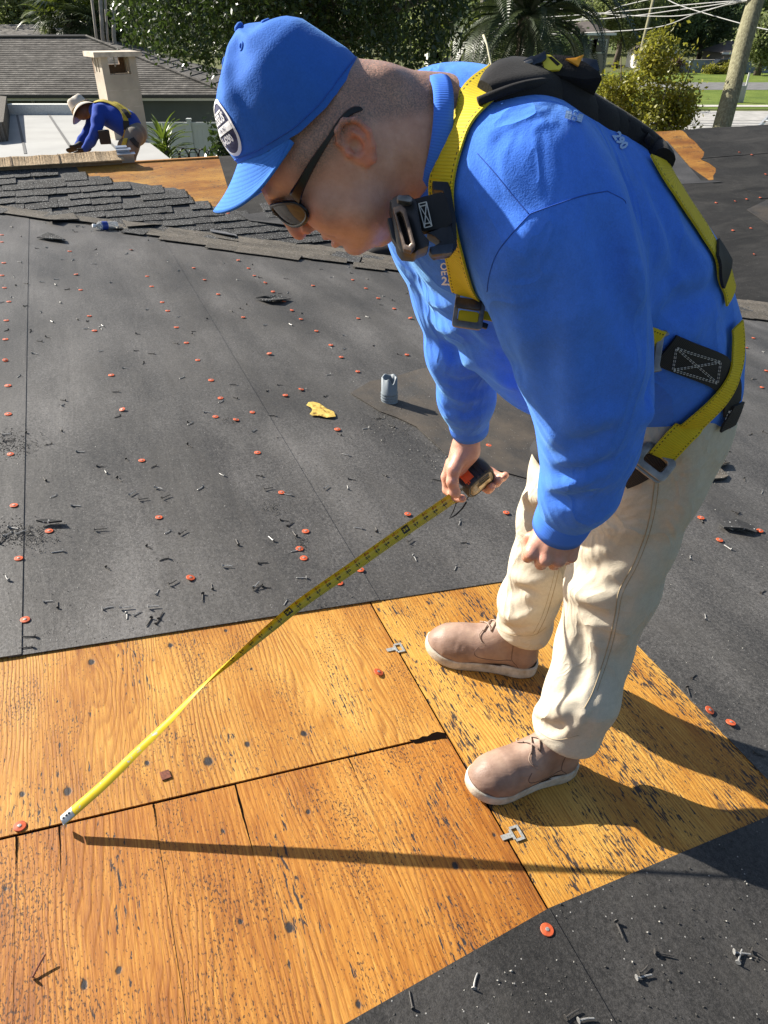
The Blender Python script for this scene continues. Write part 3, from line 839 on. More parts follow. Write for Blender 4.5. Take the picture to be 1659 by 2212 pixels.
big_mesh('foliage', np.concatenate([V, V2, V3, V4]), np.concatenate([Q, Q2 + len(V), Q3 + len(V) + len(V2), Q4 + len(V) + len(V2) + len(V3)]), M_BUSH, bt)
sts = []
for k in range(9):
    a = k * 0.7; sts.append(tube([(bc.x + 0.1 * math.cos(a), 15.5, 0), (bc.x + 0.3 * math.cos(a), 15.5 + .2 * math.sin(a), bc.z - 1.4), (bc.x + 0.75 * math.cos(a), 15.5 + .4 * math.sin(a), bc.z + 0.5 * (k % 3) - .4)], [0.035, 0.025, 0.008], 5))
v, f = merge(*sts); mesh_obj('stem', v, f, M_BARK, bt, True)

# ---------------------------------------------------------------- buildings
def course_mat(name, base):
    s = NB(name)
    a = s.noise(s.map(s.obj(), (5, 14, 14)), 1.0, 3, 0.7); b = s.noise(s.obj(), 0.9, 4, 0.6); d = s.noise(s.map(s.obj(), (2.2, 6, 6)), 1.0, 2, 0.5)
    v = s.math('ADD', s.math('MULTIPLY', a, 0.5), s.math('ADD', s.math('MULTIPLY', b, 0.3), s.math('ADD', s.math('MULTIPLY', d, 0.3), s.math('MULTIPLY', s.rand(), 0.05))))
    t = (1.08, 1.0, 0.9)
    c = s.ramp(v, [(0.42, tuple(base * .35 * k for k in t)), (0.58, tuple(base * k for k in t)), (0.75, tuple(base * 2.3 * k for k in t))])
    return s.set(c, 0.9, 0, s.bump(a, 0.8, 0.03), 0.2)
M_COURSE = course_mat('roof_shingles_grey', 0.095)
M_COURSE2 = course_mat('roof_shingles_pale', 0.20)
M_WALLG = simple('wall_grey_green', (0.085, 0.098, 0.09), 0.85, var=0.08, scale=2)
M_TRIM = simple('trim_white', (0.62, 0.62, 0.58), 0.6)
M_GUTTER = simple('gutter_dark', (0.03, 0.028, 0.026), 0.5)
M_DOORP = simple('garage_panel', (0.22, 0.225, 0.205), 0.7, var=0.05)
M_GLASS_D = simple('window_dark', (0.025, 0.03, 0.035), 0.15, spec=0.8)
def quad_strips(name, A, B, C, D, n, th, mat, parent):
    """roof slope from eave A-B up to ridge D-C, as n overlapping shingle courses"""
    A, B, C, D = map(Vector, (A, B, C, D))
    nrm = (B - A).cross(D - A).normalized()
    if nrm.z < 0: nrm = -nrm
    for k in range(n):
        t0, t1 = k / n, (k + 1) / n
        a, b, c, d = A.lerp(D, t0), B.lerp(C, t0), B.lerp(C, t1), A.lerp(D, t1)
        V = [a + nrm * th, b + nrm * th, c + nrm * 0.004, d + nrm * 0.004, a - nrm * 0.01, b - nrm * 0.01, c - nrm * 0.01, d - nrm * 0.01]
        mesh_obj('shingle_course', V, [(0, 1, 2, 3), (0, 4, 5, 1), (1, 5, 6, 2), (3, 7, 4, 0)], mat, parent)
def slab(name, c, s, mat, parent, rz=0.0, bev=0.0):
    bm = bmesh.new(); box_bm(bm, c, s, Matrix.Rotation(rz, 3, 'Z') if rz else None, bev)
    return bm_obj(name, bm, mat, parent)
# grey neighbour house
Ye = 34.0
eL, eR = at_y(-260, 207, Ye), at_y(497, 203, Ye)
rL, rR = at_y(4, 82, Ye + 4.6), at_y(186, 80, Ye + 4.6)
hz = (eL.z + eR.z) / 2; eL.z = eR.z = hz; rz_ = (rL.z + rR.z) / 2; rL.z = rR.z = rz_
house = empty('house', (eL.x, Ye, 0), 'long single storey house with grey shingle hip roof and grey green wall', 'house')
quad_strips('front', eL, eR, rR, rL, 30, 0.020, M_COURSE, house)
dep = 9.2
bR = Vector((eR.x, Ye + dep, hz)); bL = Vector((eL.x, Ye + dep, hz))
quad_strips('side', eR, bR, rR + Vector((0, .01, 0)), rR, 14, 0.03, M_COURSE, house)
mesh_obj('roof_back', [bR, bL, rL, rR, eL], [(0, 1, 2, 3), (1, 4, 2)], M_COURSE, house)
mesh_obj('hip_cap', *tube([eR + Vector((0, 0, .04)), rR + Vector((0, 0, .05))], 0.07, 6), M_COURSE, house)
mesh_obj('ridge_cap', *tube([rL + Vector((-.2, 0, .03)), rR + Vector((0, 0, .03))], 0.09, 6), M_GUTTER, house)
slab('gutter', ((eL.x + eR.x) / 2, Ye - 0.06, hz - 0.05), (eR.x - eL.x, 0.14, 0.12), M_GUTTER, house)
slab('fascia', ((eL.x + eR.x) / 2, Ye + 0.06, hz - 0.16), (eR.x - eL.x, 0.08, 0.10), M_TRIM, house)
slab('wall', ((eL.x + eR.x) / 2, Ye + 0.45 + 4.0, (hz - .2) / 2), (eR.x - eL.x - 0.9, 8.0, hz - 0.2), M_WALLG, house)
gl, gr = at_y(12, 225, Ye + .4), at_y(205, 225, Ye + .4)
for i in range(3):
    for j in range(4):
        w = (gr.x - gl.x) / 3
        slab('door_panel', (gl.x + w * (i + .5), Ye + 0.43, hz - 0.5 - 0.42 * j), (w - 0.05, 0.04, 0.39), M_DOORP, house)
slab('downpipe', (at_y(72, 225, Ye + .38).x, Ye + 0.40, 1.2), (0.12, 0.08, 2.3), M_DOORP, house)
# a lower roof wing behind it
wL, wR = at_y(200, 89, 41), at_y(250, 89, 41)
wing = empty('house', (wL.x, 41, 0), 'small grey hip roof peeking out behind the long grey roof', 'house')
quad_strips('front', at_y(150, 118, 39), at_y(275, 118, 39), at_y(240, 88, 41.5), at_y(170, 88, 41.5), 9, 0.03, M_COURSE, wing)
quad_strips('side', at_y(275, 118, 39), at_y(275, 118, 39) + Vector((0, 5, 0)), at_y(240, 88, 41.5) + Vector((0, .01, 0)), at_y(240, 88, 41.5), 6, 0.03, M_COURSE, wing)
a = at_y(150, 118, 39); b = at_y(275, 118, 39)
slab('wall', ((a.x + b.x) / 2, 41.6, a.z / 2), (b.x - a.x - .4, 4.6, a.z - 0.02), M_WALLG, wing)
# pale far roof at the left edge
far = empty('house', tuple(at_y(40, 80, 52)), 'far house with pale grey shingle roof beyond the long grey roof', 'house')
A, B = at_y(-160, 84, 50), at_y(150, 84, 50); zz = A.z; B.z = zz
C, D = at_y(72, 53, 54), at_y(-120, 51, 54); D.z = C.z
quad_strips('front', A, B, C, D, 12, 0.03, M_COURSE2, far)
quad_strips('side', B, B + Vector((0, 8, 0)), C + Vector((0, .01, 0)), C, 8, 0.03, M_COURSE2, far)
slab('wall', ((A.x + B.x) / 2, 54, zz / 2), (B.x - A.x - .6, 7, zz - 0.05), M_WALLG, far)
sk = at_y(118, 72, 51)
slab('roof_vent', (sk.x + .15, 50.9, sk.z - .05), (1.1, 0.6, 0.34), M_GUTTER, far)
slab('skylight', (sk.x + .2, 50.55, sk.z - .32), (1.9, 0.2, 0.14), M_TRIM, far)
# white low roof behind the ridge
WZ = EYE - 1.75
def wz(x, y): return plane_hit(x, y, Vector((0, 0, WZ)), Vector((0, 0, 1)))
M_MEMB = simple('white_membrane', (0.30, 0.30, 0.29), 0.75, var=0.10, scale=1.2, bump=0.2, bscale=12)
M_SEAM = simple('membrane_seam', (0.10, 0.10, 0.10), 0.9)
lowr = empty('low_roof', tuple(wz(150, 300)), kind='structure')
pw = [wz(-260, 345), wz(-180, 243), wz(170, 246), wz(306, 295), wz(373, 347), wz(400, 372), wz(-280, 380)]
v, f = prism([(p.x, p.y) for p in pw], WZ - 0.25, WZ)
mesh_obj('membrane', v, f, M_MEMB, lowr)
for p, q in (((105, 247), (153, 319)), ((37, 249), (52, 318)), ((232, 303), (262, 332))):
    a, b = wz(*p), wz(*q); b = a + (b - a) * 1.15; d = (b - a).normalized(); s = Vector((-d.y, d.x, 0)) * 0.022
    v, f = prism([tuple((a + s).xy), tuple((b + s).xy), tuple((b - s).xy), tuple((a - s).xy)], WZ + 0.002, WZ + 0.008)
    mesh_obj('seam', v, f, M_SEAM, lowr)
a, b = wz(25, 246), wz(165, 247)
slab('parapet', ((a.x + b.x) / 2, (a.y + b.y) / 2, WZ + 0.10), ((b - a).length, 0.25, 0.20), M_TRIM, lowr)
v, f = prism([(wz(-30, 310).x, wz(-30, 310).y), (wz(18, 305).x, wz(18, 305).y), (wz(22, 240).x, wz(22, 240).y), (wz(-30, 235).x, wz(-30, 235).y)], WZ + .0, WZ + 0.30)
mesh_obj('raised_slope', v, f, M_SH_WARM, lowr)
# walls that carry the house we stand on and the low roof
M_STUCCO = simple('stucco', (0.45, 0.42, 0.36), 0.9)
wb = empty('house_wall', (0, 4, 0), kind='structure')
for q0, q1 in ((pw[3], pw[5]), (pw[1], pw[3])):
    d = (q1 - q0).to_2d(); mid = (q0 + q1) / 2
    slab('wall', (mid.x - 0.2, mid.y - 0.1, (WZ - 0.26) / 2), (d.length - .4, 0.2, WZ - 0.26), M_STUCCO, wb, math.atan2(d.y, d.x))
# chimney
M_CHIM = simple('chimney_paint', (0.43, 0.37, 0.29), 0.85, var=0.16, scale=3, bump=0.15, bscale=25)
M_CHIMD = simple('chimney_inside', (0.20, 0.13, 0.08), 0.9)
M_SLAB = simple('chimney_cap', (0.52, 0.45, 0.36), 0.9, var=0.3, scale=8)
cy0 = 14.2
ca = at_y(216, 124, cy0); cb = at_y(291, 124, cy0)
wch = (cb.x - ca.x) * 1.02
chm = empty('chimney', (ca.x + wch / 2, cy0, WZ), 'square cream chimney with an open flue window and flat slab cap', 'chimney')
az = math.radians(90 - 147)                               # outward normal of its front face
fn = Vector((math.cos(az), math.sin(az), 0)); fx = Vector((-fn.y, fn.x, 0))
if fx.x < 0: fx = -fx
topz = ca.z; oz = at_y(216, 162, cy0).z; dp = wch * 0.95
O = Vector((ca.x, ca.y, 0))                               # front left edge
def cbx(name, x0, x1, y0, y1, z0, z1, mat, par=None):
    c = O + fx * ((x0 + x1) / 2) - fn * ((y0 + y1) / 2) + Vector((0, 0, (z0 + z1) / 2))
    bm = bmesh.new(); box_bm(bm, c, (x1 - x0, y1 - y0, z1 - z0), Matrix((fx, -fn, (0, 0, 1))).transposed())
    return bm_obj(name, bm, mat, par or chm)
cbx('shaft', 0, wch, 0, dp, WZ - 0.02, oz, M_CHIM)
th = 0.07
cbx('front_wall', 0, wch * 0.2, 0, th, oz, topz, M_CHIM); cbx('front_wall', wch * 0.81, wch, 0, th, oz, topz, M_CHIM)
cbx('back_wall', 0, wch * 0.25, dp - th, dp, oz, topz, M_CHIMD); cbx('back_wall', wch * 0.75, wch, dp - th, dp, oz, topz, M_CHIMD)
cbx('back_sill', wch * 0.25, wch * 0.75, dp - th, dp, oz, oz + (topz - oz) * 0.5, M_CHIMD)
for x0 in (0, wch - th):
    for y0, y1 in ((th, dp * .3), (dp * .42, dp * .58), (dp * .72, dp - th)):
        cbx('side_wall', x0 + .001, x0 + th - .001, y0, y1, oz, topz, M_CHIM)
    cbx('side_sill', x0 + .002, x0 + th - .002, th, dp - th, oz, oz + (topz - oz) * 0.12, M_CHIM)
cbx('flue_rod', wch * .5, wch * .53, dp * .5, dp * .53, oz + .1, topz, M_TRIM)
cbx('cap_slab', -wch * .19, wch * 1.17, -wch * .1, dp + wch * .12, topz + .002, topz + 0.075, M_SLAB)
for k in range(5):
    zz = WZ + 0.25 + k * 0.25
    if zz < oz - .1: cbx('block_joint', -0.001, wch + 0.001, -0.0012, dp, zz, zz + 0.006, M_SLAB)
# white vinyl fence
M_VINYL = simple('white_vinyl', (0.62, 0.64, 0.64), 0.5, var=0.04)
Yf = 30.0
fa, fb = at_y(300, 266, Yf), at_y(560, 266, Yf)
fence = empty('vinyl_fence', (fa.x, Yf, 0), 'white vinyl privacy fence behind the strappy green plant', 'fence')
x = fa.x
while x < fb.x:
    if fa.x <= x: 
        slab('post', (x, Yf, (fa.z + .1) / 2), (0.14, 0.14, fa.z + 0.1), M_VINYL, fence)
        slab('post_cap', (x, Yf, fa.z + 0.13), (0.18, 0.18, 0.05), M_VINYL, fence)
    for k in range(9):
        slab('picket', (x + 0.07 + (k + .5) * 0.19, Yf, fa.z / 2), (0.186, 0.035, fa.z - 0.16), M_VINYL, fence)
    slab('top_rail', (x + 0.93, Yf, fa.z - 0.03), (1.72, 0.06, 0.12), M_VINYL, fence)
    x += 1.86
# strappy plant in front of the fence
def strap_plant(name, label, c, n, L, seed, mat):
    r = random.Random(seed); t = empty(name, (c.x, c.y, 0), label, 'plant')
    tube_obj('stem', [(c.x, c.y, 0), (c.x, c.y, c.z)], 0.09, M_BARK, t)
    ms = []
    for k in range(4):
        V, Fs = [], []; bend = r.uniform(.5, 1.3); w = 0.045
        for j in range(7):
            s = j / 6; a = 1.25 - bend * s * 1.3
            p = Vector((L * s * (0.75 + .1 * s), 0, L * (0.75 * s - bend * .62 * s * s))); ww = w * math.sin(math.pi * (0.12 + 0.86 * s))
            V += [p + Vector((0, ww, 0.012)), p, p + Vector((0, -ww, 0.012))]
            if j: i = len(V) - 6; Fs += [(i, i + 1, i + 4, i + 3), (i + 1, i + 2, i + 5, i + 4)]
        me = bpy.data.meshes.new('leaf'); me.from_pydata([tuple(v) for v in V], [], Fs); me.materials.append(mat); me.update(); ms.append(me)
    for k in range(n):
        M = Matrix.Translation((c.x, c.y, c.z - 0.35 + 0.55 * k / n)) @ Matrix.Rotation(k * 2.4 + r.uniform(-.3, .3), 4, 'Z') @ Matrix.Rotation(-r.uniform(-.15, .75) * (k / n + .2), 4, 'Y')
        o = bpy.data.objects.new('leaf', ms[k % 4]); COL.objects.link(o); put(o, t, M)
M_STRAP = leaf_mat('strap_leaves', (0.03, 0.06, 0.012), (0.075, 0.12, 0.02), (0.20, 0.24, 0.04), 0.3, 2.0)
strap_plant('strap_plant', 'green strappy leaved plant in front of the white fence', at_y(356, 326, 20.0), 62, 0.95, 3, M_STRAP)
c = at_y(487, 318, 19.0)
t = empty('shrub', (c.x, 19, 0), 'dark leafy shrub beside the fence just left of the cap badge', 'shrub')
V, Q = leaves((c.x, 19, c.z - .3), (0.34, 0.3, 0.95), 60, 24, 0.12, 0.075, 0.4, 0.2, 0, 41); big_mesh('foliage', V, Q, M_OAK, t)
mesh_obj('stem', *tube([(c.x, 19, 0), (c.x, 19, c.z)], .03, 6), M_BARK, t)
M_IRON = simple('black_iron', (0.02, 0.02, 0.02), 0.5)
c = at_y(418, 336, 21)
it = empty('iron_bench', (c.x, 21, 0), 'black wrought iron garden bench back by the white fence', 'bench')
loops = []
for k in range(5):
    a = Vector((c.x - .5 + k * .25, 21, c.z)); loops.append(tube([a + Vector((0.11 * math.cos(q), 0, 0.16 * math.sin(q))) for q in np.linspace(0, 2 * math.pi, 14)[:-1]], 0.02, 5, True))
v, f = merge(*loops); mesh_obj('backrest', v, f, M_IRON, it)
mesh_obj('frame', *merge(tube([(c.x - .65, 21, 0), (c.x - .65, 21, c.z + .22), (c.x + .65, 21, c.z + .1), (c.x + .65, 21, 0)], 0.022, 5)), M_IRON, it)
slab('seat', (c.x, 20.8, c.z - .42), (1.25, .42, .04), M_IRON, it)

# ---------------------------------------------------------------- across the street
M_GWALL = simple('grey_wall_paint', (0.26, 0.30, 0.36), 0.8, var=0.06, scale=1.5)
M_GWALL2 = simple('grey_wall_paint_old', (0.22, 0.235, 0.245), 0.85, var=0.08, scale=1.5)
Yw = 97.0
w0, w1, w2 = at_y(1408, 131, Yw), at_y(1490, 132, Yw), at_y(1800, 128, Yw)
wl = empty('boundary_wall', (w0.x, Yw, 0), 'long grey painted boundary wall across the far road', 'wall')
slab('wall_section', ((w0.x + w1.x) / 2, Yw + 0.4, w0.z / 2), (w1.x - w0.x, 0.3, w0.z), M_GWALL2, wl, 0.02)
slab('wall_section', ((w1.x + w2.x) / 2 + .05, Yw, w0.z / 2), (w2.x - w1.x, 0.3, w0.z + .06), M_GWALL, wl)
slab('coping', ((w1.x + w2.x) / 2 + .05, Yw, w0.z + 0.07), (w2.x - w1.x, 0.4, 0.08), M_WALK, wl)
def hedge(x, y, w, h, label, seed, mat=M_BUSH, Y=94.5):
    c = at_y(x, y, Y)
    t = empty('hedge_bush', (c.x, Y, 0), label, 'bush', None)
    V, Q = leaves((c.x, Y, 0.5 * h), (w, 0.6, h * .55), int(60 * w + 20), 26, 0.22, 0.09, 0.5, 0.3, 0, seed); big_mesh('foliage', V, Q, mat, t)
    mesh_obj('stem', *tube([(c.x, Y, 0), (c.x, Y, h * .5)], .05, 5), M_BARK, t)
hedge(1569, 158, 1.25, 1.0, 'clipped yellow green hedge in front of the grey wall nearest the utility pole', 1)
hedge(1532, 160, 0.6, 0.8, 'small yellow bush between the clipped hedge and the red shrub', 2)
hedge(1455, 158, 1.0, 1.5, 'dull red shrub in front of the darker end of the grey wall', 3, leaf_mat('red_leaves', (0.05, 0.03, 0.02), (0.10, 0.055, 0.04), (0.16, 0.09, 0.06)))
hedge(1440, 160, 1.3, 1.0, 'low green bush beside the dull red shrub', 4)
# car beyond the hedge
M_CARP = simple('dark_car_paint', (0.02, 0.025, 0.035), 0.25, spec=0.7)
cc = ground_hit(1563, 159); cc = Vector((at_y(1563, 150, 95.8).x, 95.7, 0))
car = empty('parked_car', tuple(cc), 'dark saloon car parked behind the clipped hedge', 'car')
prof = [(-2.1, .35), (-2.15, .75), (-1.5, .9), (-0.9, 1.38), (0.55, 1.42), (1.25, .95), (2.05, .8), (2.15, .4)]
v, f = prism([(p[0], p[1]) for p in prof], -0.8, 0.8)
mesh_obj('body', v, f, M_CARP, car, mw=Matrix.Translation(cc) @ Matrix.Rotation(math.pi / 2, 4, 'X'))
v, f = prism([(-0.8, .95), (-0.72, 1.3), (0.5, 1.33), (1.0, .98)], -0.815, 0.815)
mesh_obj('window', v, f, M_GLASS_D, car, mw=Matrix.Translation(cc) @ Matrix.Rotation(math.pi / 2, 4, 'X'))
v, f = lathe([(.2, -.1), (.33, -.1), (.33, .1), (.2, .1)], 16)
wm_ = mesh_obj('wheel', v, f, M_GUTTER, car, True, mw=Matrix.Translation(cc + Vector((-1.35, -.72, .33))) @ Matrix.Rotation(math.pi / 2, 4, 'X'))
for dx, dy in ((1.35, -.72), (-1.35, .72), (1.35, .72)):
    share(wm_, car, Matrix.Translation(cc + Vector((dx, dy, .33))) @ Matrix.Rotation(math.pi / 2, 4, 'X'))
# houses beyond
M_HW = simple('house_wall_taupe', (0.24, 0.21, 0.18), 0.9); M_HW2 = simple('house_wall_white', (0.60, 0.58, 0.53), 0.9)
M_HR = simple('house_roof_brown', (0.10, 0.082, 0.07), 0.9, var=0.2, scale=2)
def far_house(label, xl, xr, ye, yr, Y, wall, wins=3):
    a, b = at_y(xl, ye, Y), at_y(xr, ye, Y); rz = at_y((xl + xr) / 2, yr, Y + 4).z
    h = empty('far_house', (a.x, Y, 0), label, 'house')
    V = [Vector((a.x, Y, a.z)), Vector((b.x, Y, a.z)), Vector((b.x, Y + 8, a.z)), Vector((a.x, Y + 8, a.z)), Vector((a.x + 2, Y + 4, rz)), Vector((b.x - 2, Y + 4, rz))]
    mesh_obj('roof', V, [(0, 1, 5, 4), (1, 2, 5), (2, 3, 4, 5), (3, 0, 4), (3, 2, 1, 0)], M_HR, h)
    slab('wall', ((a.x + b.x) / 2, Y + 4, a.z / 2 - .02), (b.x - a.x - 1, 7, a.z - .05), wall, h)
    slab('fascia', ((a.x + b.x) / 2, Y - .03, a.z - .06), (b.x - a.x, .06, .2), M_TRIM, h)
    for k in range(wins):
        x = a.x + 1 + (b.x - a.x - 2) * (k + .5) / wins
        slab('window_frame', (x, Y + .47, a.z - 1.1), (1.5, .1, 1.2), M_TRIM, h); slab('window', (x, Y + .43, a.z - 1.1), (1.3, .1, 1.0), M_GLASS_D, h)
far_house('two storey brown roofed house seen through the date palm', 1228, 1332, 72, 46, 86, M_HW, 3)
far_house('low white house with brown roof between the tree trunks', 1385, 1470, 112, 90, 103, M_HW2, 3)
far_house('taupe house with brown roof right of the wooden pole', 1560, 1760, 114, 88, 103, M_HW, 5)
far_house('white house glimpsed under the oak beside the side street', 915, 985, 100, 82, 90, M_HW2, 2)
# white car parked on the side street, seen under the oak
c2 = ground_hit(880, 152)
c2 = Vector((at_y(882, 140, 70).x, 70, 0))
car2 = empty('parked_car', tuple(c2), 'dull red car parked far down the street under the oak', 'car')
M_CARR = simple('red_car_paint', (0.16, 0.05, 0.045), 0.3, spec=0.6)
for nm, m_ in (('body', M_CARR), ('window', M_GLASS_D)):
    src = [o for o in car.children if o.name.split('.')[0] == nm][0]
    me = src.data.copy(); me.materials.clear(); me.materials.append(m_)
    o = bpy.data.objects.new(nm, me); COL.objects.link(o); put(o, car2, Matrix.Translation(c2) @ Matrix.Rotation(0.5, 4, 'Z') @ Matrix.Rotation(math.pi / 2, 4, 'X'))
for dx, dy in ((1.35, -.72), (-1.35, .72), (1.35, .72), (-1.35, -.72)):
    share(wm_, car2, Matrix.Translation(c2) @ Matrix.Rotation(0.5, 4, 'Z') @ Matrix.Translation((dx, dy, .33)) @ Matrix.Rotation(math.pi / 2, 4, 'X'))

# ---------------------------------------------------------------- poles and wires
s = NB('pole_wood'); co = s.map(s.obj(), (8, 8, 0.9))
n_ = s.noise(co, 4, 4, 0.7)
M_POLE = s.set(s.ramp(n_, [(0.3, (0.11, 0.10, 0.062)), (0.55, (0.22, 0.21, 0.13)), (0.75, (0.32, 0.31, 0.21))]), 0.95, 0, s.bump(n_, 0.7, 0.02), 0.2)
pb, pt_ = P(1556, 285, 13.0), P(1632, 0, 13.0)
pd = (pt_ - pb).normalized()
p0 = pb - pd * (pb.z / pd.z); p1 = pt_ + pd * 2.2
pole = empty('utility_pole', tuple(p0), 'weathered wooden utility pole standing just behind the roof ridge', 'utility pole')
v, f = tube([p0.lerp(p1, k / 12) + Vector((0.012 * math.sin(k * 2.1), 0.012 * math.cos(k * 1.7), 0)) for k in range(13)], [0.165 - 0.02 * k / 12 + 0.004 * math.sin(k * 3.3) for k in range(13)], 14)
mesh_obj('post', v, f, M_POLE, pole, True)
slab('crossarm', (pt_.x + .45, pt_.y, pt_.z + .06), (1.5, .1, .1), M_GUTTER, pole)
bx_ = P(1596, 208, 12.8)
M_GALV = simple('galvanised', (0.30, 0.31, 0.30), 0.45, 0.5)
def thin_pole(label, xa, ya, xb, yb, d, r, mat):
    a, b = P(xa, ya, d), P(xb, yb, d); dd = (b - a).normalized()
    o = tube_obj('utility_pole', [a - dd * (a.z / dd.z), b + dd * 2], [r * 1.1, r * .9], mat, None, 8)
    tag(o, label, 'utility pole')
thin_pole('thin leaning wooden pole in front of the light green tree', 1387, 100, 1411, 0, 42, 0.10, M_POLE)
thin_pole('pale utility pole rising above the feathery date palm', 1040, 70, 1043, 0, 42, 0.16, M_BARK_P)
pe = ground_hit(1593, 222)
ped = empty('cable_pedestal', tuple(pe), 'small grey utility box with white marker stake on the lawn by the pole', 'utility box')
slab('cabinet', (pe.x, pe.y, 0.55), (0.62, 0.4, 1.1), M_GALV, ped, bev=0.03)
slab('marker', (pe.x + .35, pe.y, 0.95), (0.12, 0.05, 1.9), M_TRIM, ped)
M_WIRE = simple('wire_grey', (0.30, 0.30, 0.29), 0.5)
wires = [([(1625, 1), (1560, 4), (1477, 11), (1282, 30), (1100, 42)], 13, 40), ([(1625, 3), (1582, 5), (1475, 20), (1282, 42), (960, 57)], 13, 44),
         ([(1625, 3), (1577, 8), (1487, 32), (1409, 35), (1309, 30), (1150, 12)], 13, 40), ([(1625, 3), (1580, 9), (1509, 27), (1418, 59), (1282, 70), (1060, 78)], 13, 42),
         ([(1437, -4), (1475, 14), (1605, 52), (1680, 68)], 30, 22), ([(1415, -4), (1340, 14), (1282, 35), (1150, 60)], 30, 46), ([(960, 15), (1100, 8), (1240, 0)], 42, 42), ([(955, 60), (1040, 55), (1130, 58)], 42, 42)]
for k, (pp_, d0, d1) in enumerate(wires):
    n = len(pp_); pts = [P(x, y, d0 + (d1 - d0) * i / (n - 1)) for i, (x, y) in enumerate(pp_)]
    o = tube_obj('overhead_wire', catmull(pts, 8), [0.0045 + 0.0011 * (d0 + (d1 - d0) * i / ((n - 1) * 8)) * 0.42 for i in range((n - 1) * 8 + 1)], M_WIRE, None, 5)
    tag(o, ('topmost wire leaving the wooden utility pole, nearly straight', 'wire from the pole dipping to cross the date palm', 'wire from the pole that rises again over the date palm', 'lowest and most sagging wire from the wooden pole', 'twisted cable crossing behind the pole down towards the houses', 'slack wire rising across the rounded light green tree', 'wire running from the pale pole above the date palm', 'short wire from the pale pole in front of the olive street tree')[k], 'wire', 'overhead wires')
# ladder at the roof edge and the red sign
M_ALU = simple('aluminium', (0.55, 0.56, 0.56), 0.35, 0.7)
la = empty('ladder', tuple(P(1640, 290, 11.2)), 'aluminium ladder leaning at the far roof edge by the red sign', 'ladder')
r1 = [P(1621, 293, 11.2), P(1672, 240, 11.4)]; r2 = [P(1650, 293, 10.9), P(1700, 243, 11.1)]
for r_ in (r1, r2):
    dd = (r_[1] - r_[0]).normalized()
    v, f = tube([r_[0] - dd * 3, r_[1] + dd * .6], 0.03, 4); mesh_obj('rail', v, f, M_ALU, la)
for k in range(6):
    v, f = tube([r1[0].lerp(r1[1], k / 5), r2[0].lerp(r2[1], k / 5)], 0.016, 6); mesh_obj('rung', v, f, M_ALU, la)
sg = P(1682, 284, 30.0)
sign = empty('stop_sign', (sg.x, sg.y, 0), 'red octagonal street sign cut by the picture edge beyond the lawn', 'sign')
M_RED = simple('sign_red', (0.55, 0.02, 0.025), 0.4); M_SW = simple('sign_white', (0.75, 0.75, 0.73), 0.4)
oc = [(0.42 * math.cos(math.radians(22.5 + 45 * k)), 0.42 * math.sin(math.radians(22.5 + 45 * k))) for k in range(8)]
MS = Matrix.Translation(sg) @ Matrix.Rotation(0.0, 4, 'Z') @ Matrix.Rotation(math.pi / 2, 4, 'X')
v, f = prism(oc, 0, 0.008); mesh_obj('rim', v, f, M_SW, sign, mw=MS)
v, f = prism([(p[0] * .93, p[1] * .93) for p in oc], 0.0085, 0.012); mesh_obj('face', v, f, M_RED, sign, mw=MS)
mesh_obj('post', *tube([(sg.x, sg.y + .05, 0), (sg.x, sg.y + .05, sg.z + .3)], .03, 6), M_GALV, sign)
def text_obj(name, txt, size, mat, parent, mw, ext=0.001, bold=0.0):
    cu = bpy.data.curves.new(name, 'FONT'); cu.body = txt; cu.size = size; cu.extrude = ext; cu.offset = bold
    cu.align_x = 'CENTER'; cu.align_y = 'CENTER'; cu.resolution_u = 3
    o = bpy.data.objects.new(name, cu); COL.objects.link(o)
    dg = bpy.context.evaluated_depsgraph_get(); me = bpy.data.meshes.new_from_object(o.evaluated_get(dg))
    bpy.data.objects.remove(o)
    return finish(name, me, mat, parent, False, mw)
text_obj('lettering', 'STOP', 0.26, M_SW, sign, MS @ Matrix.Translation((0, 0, 0.014)))
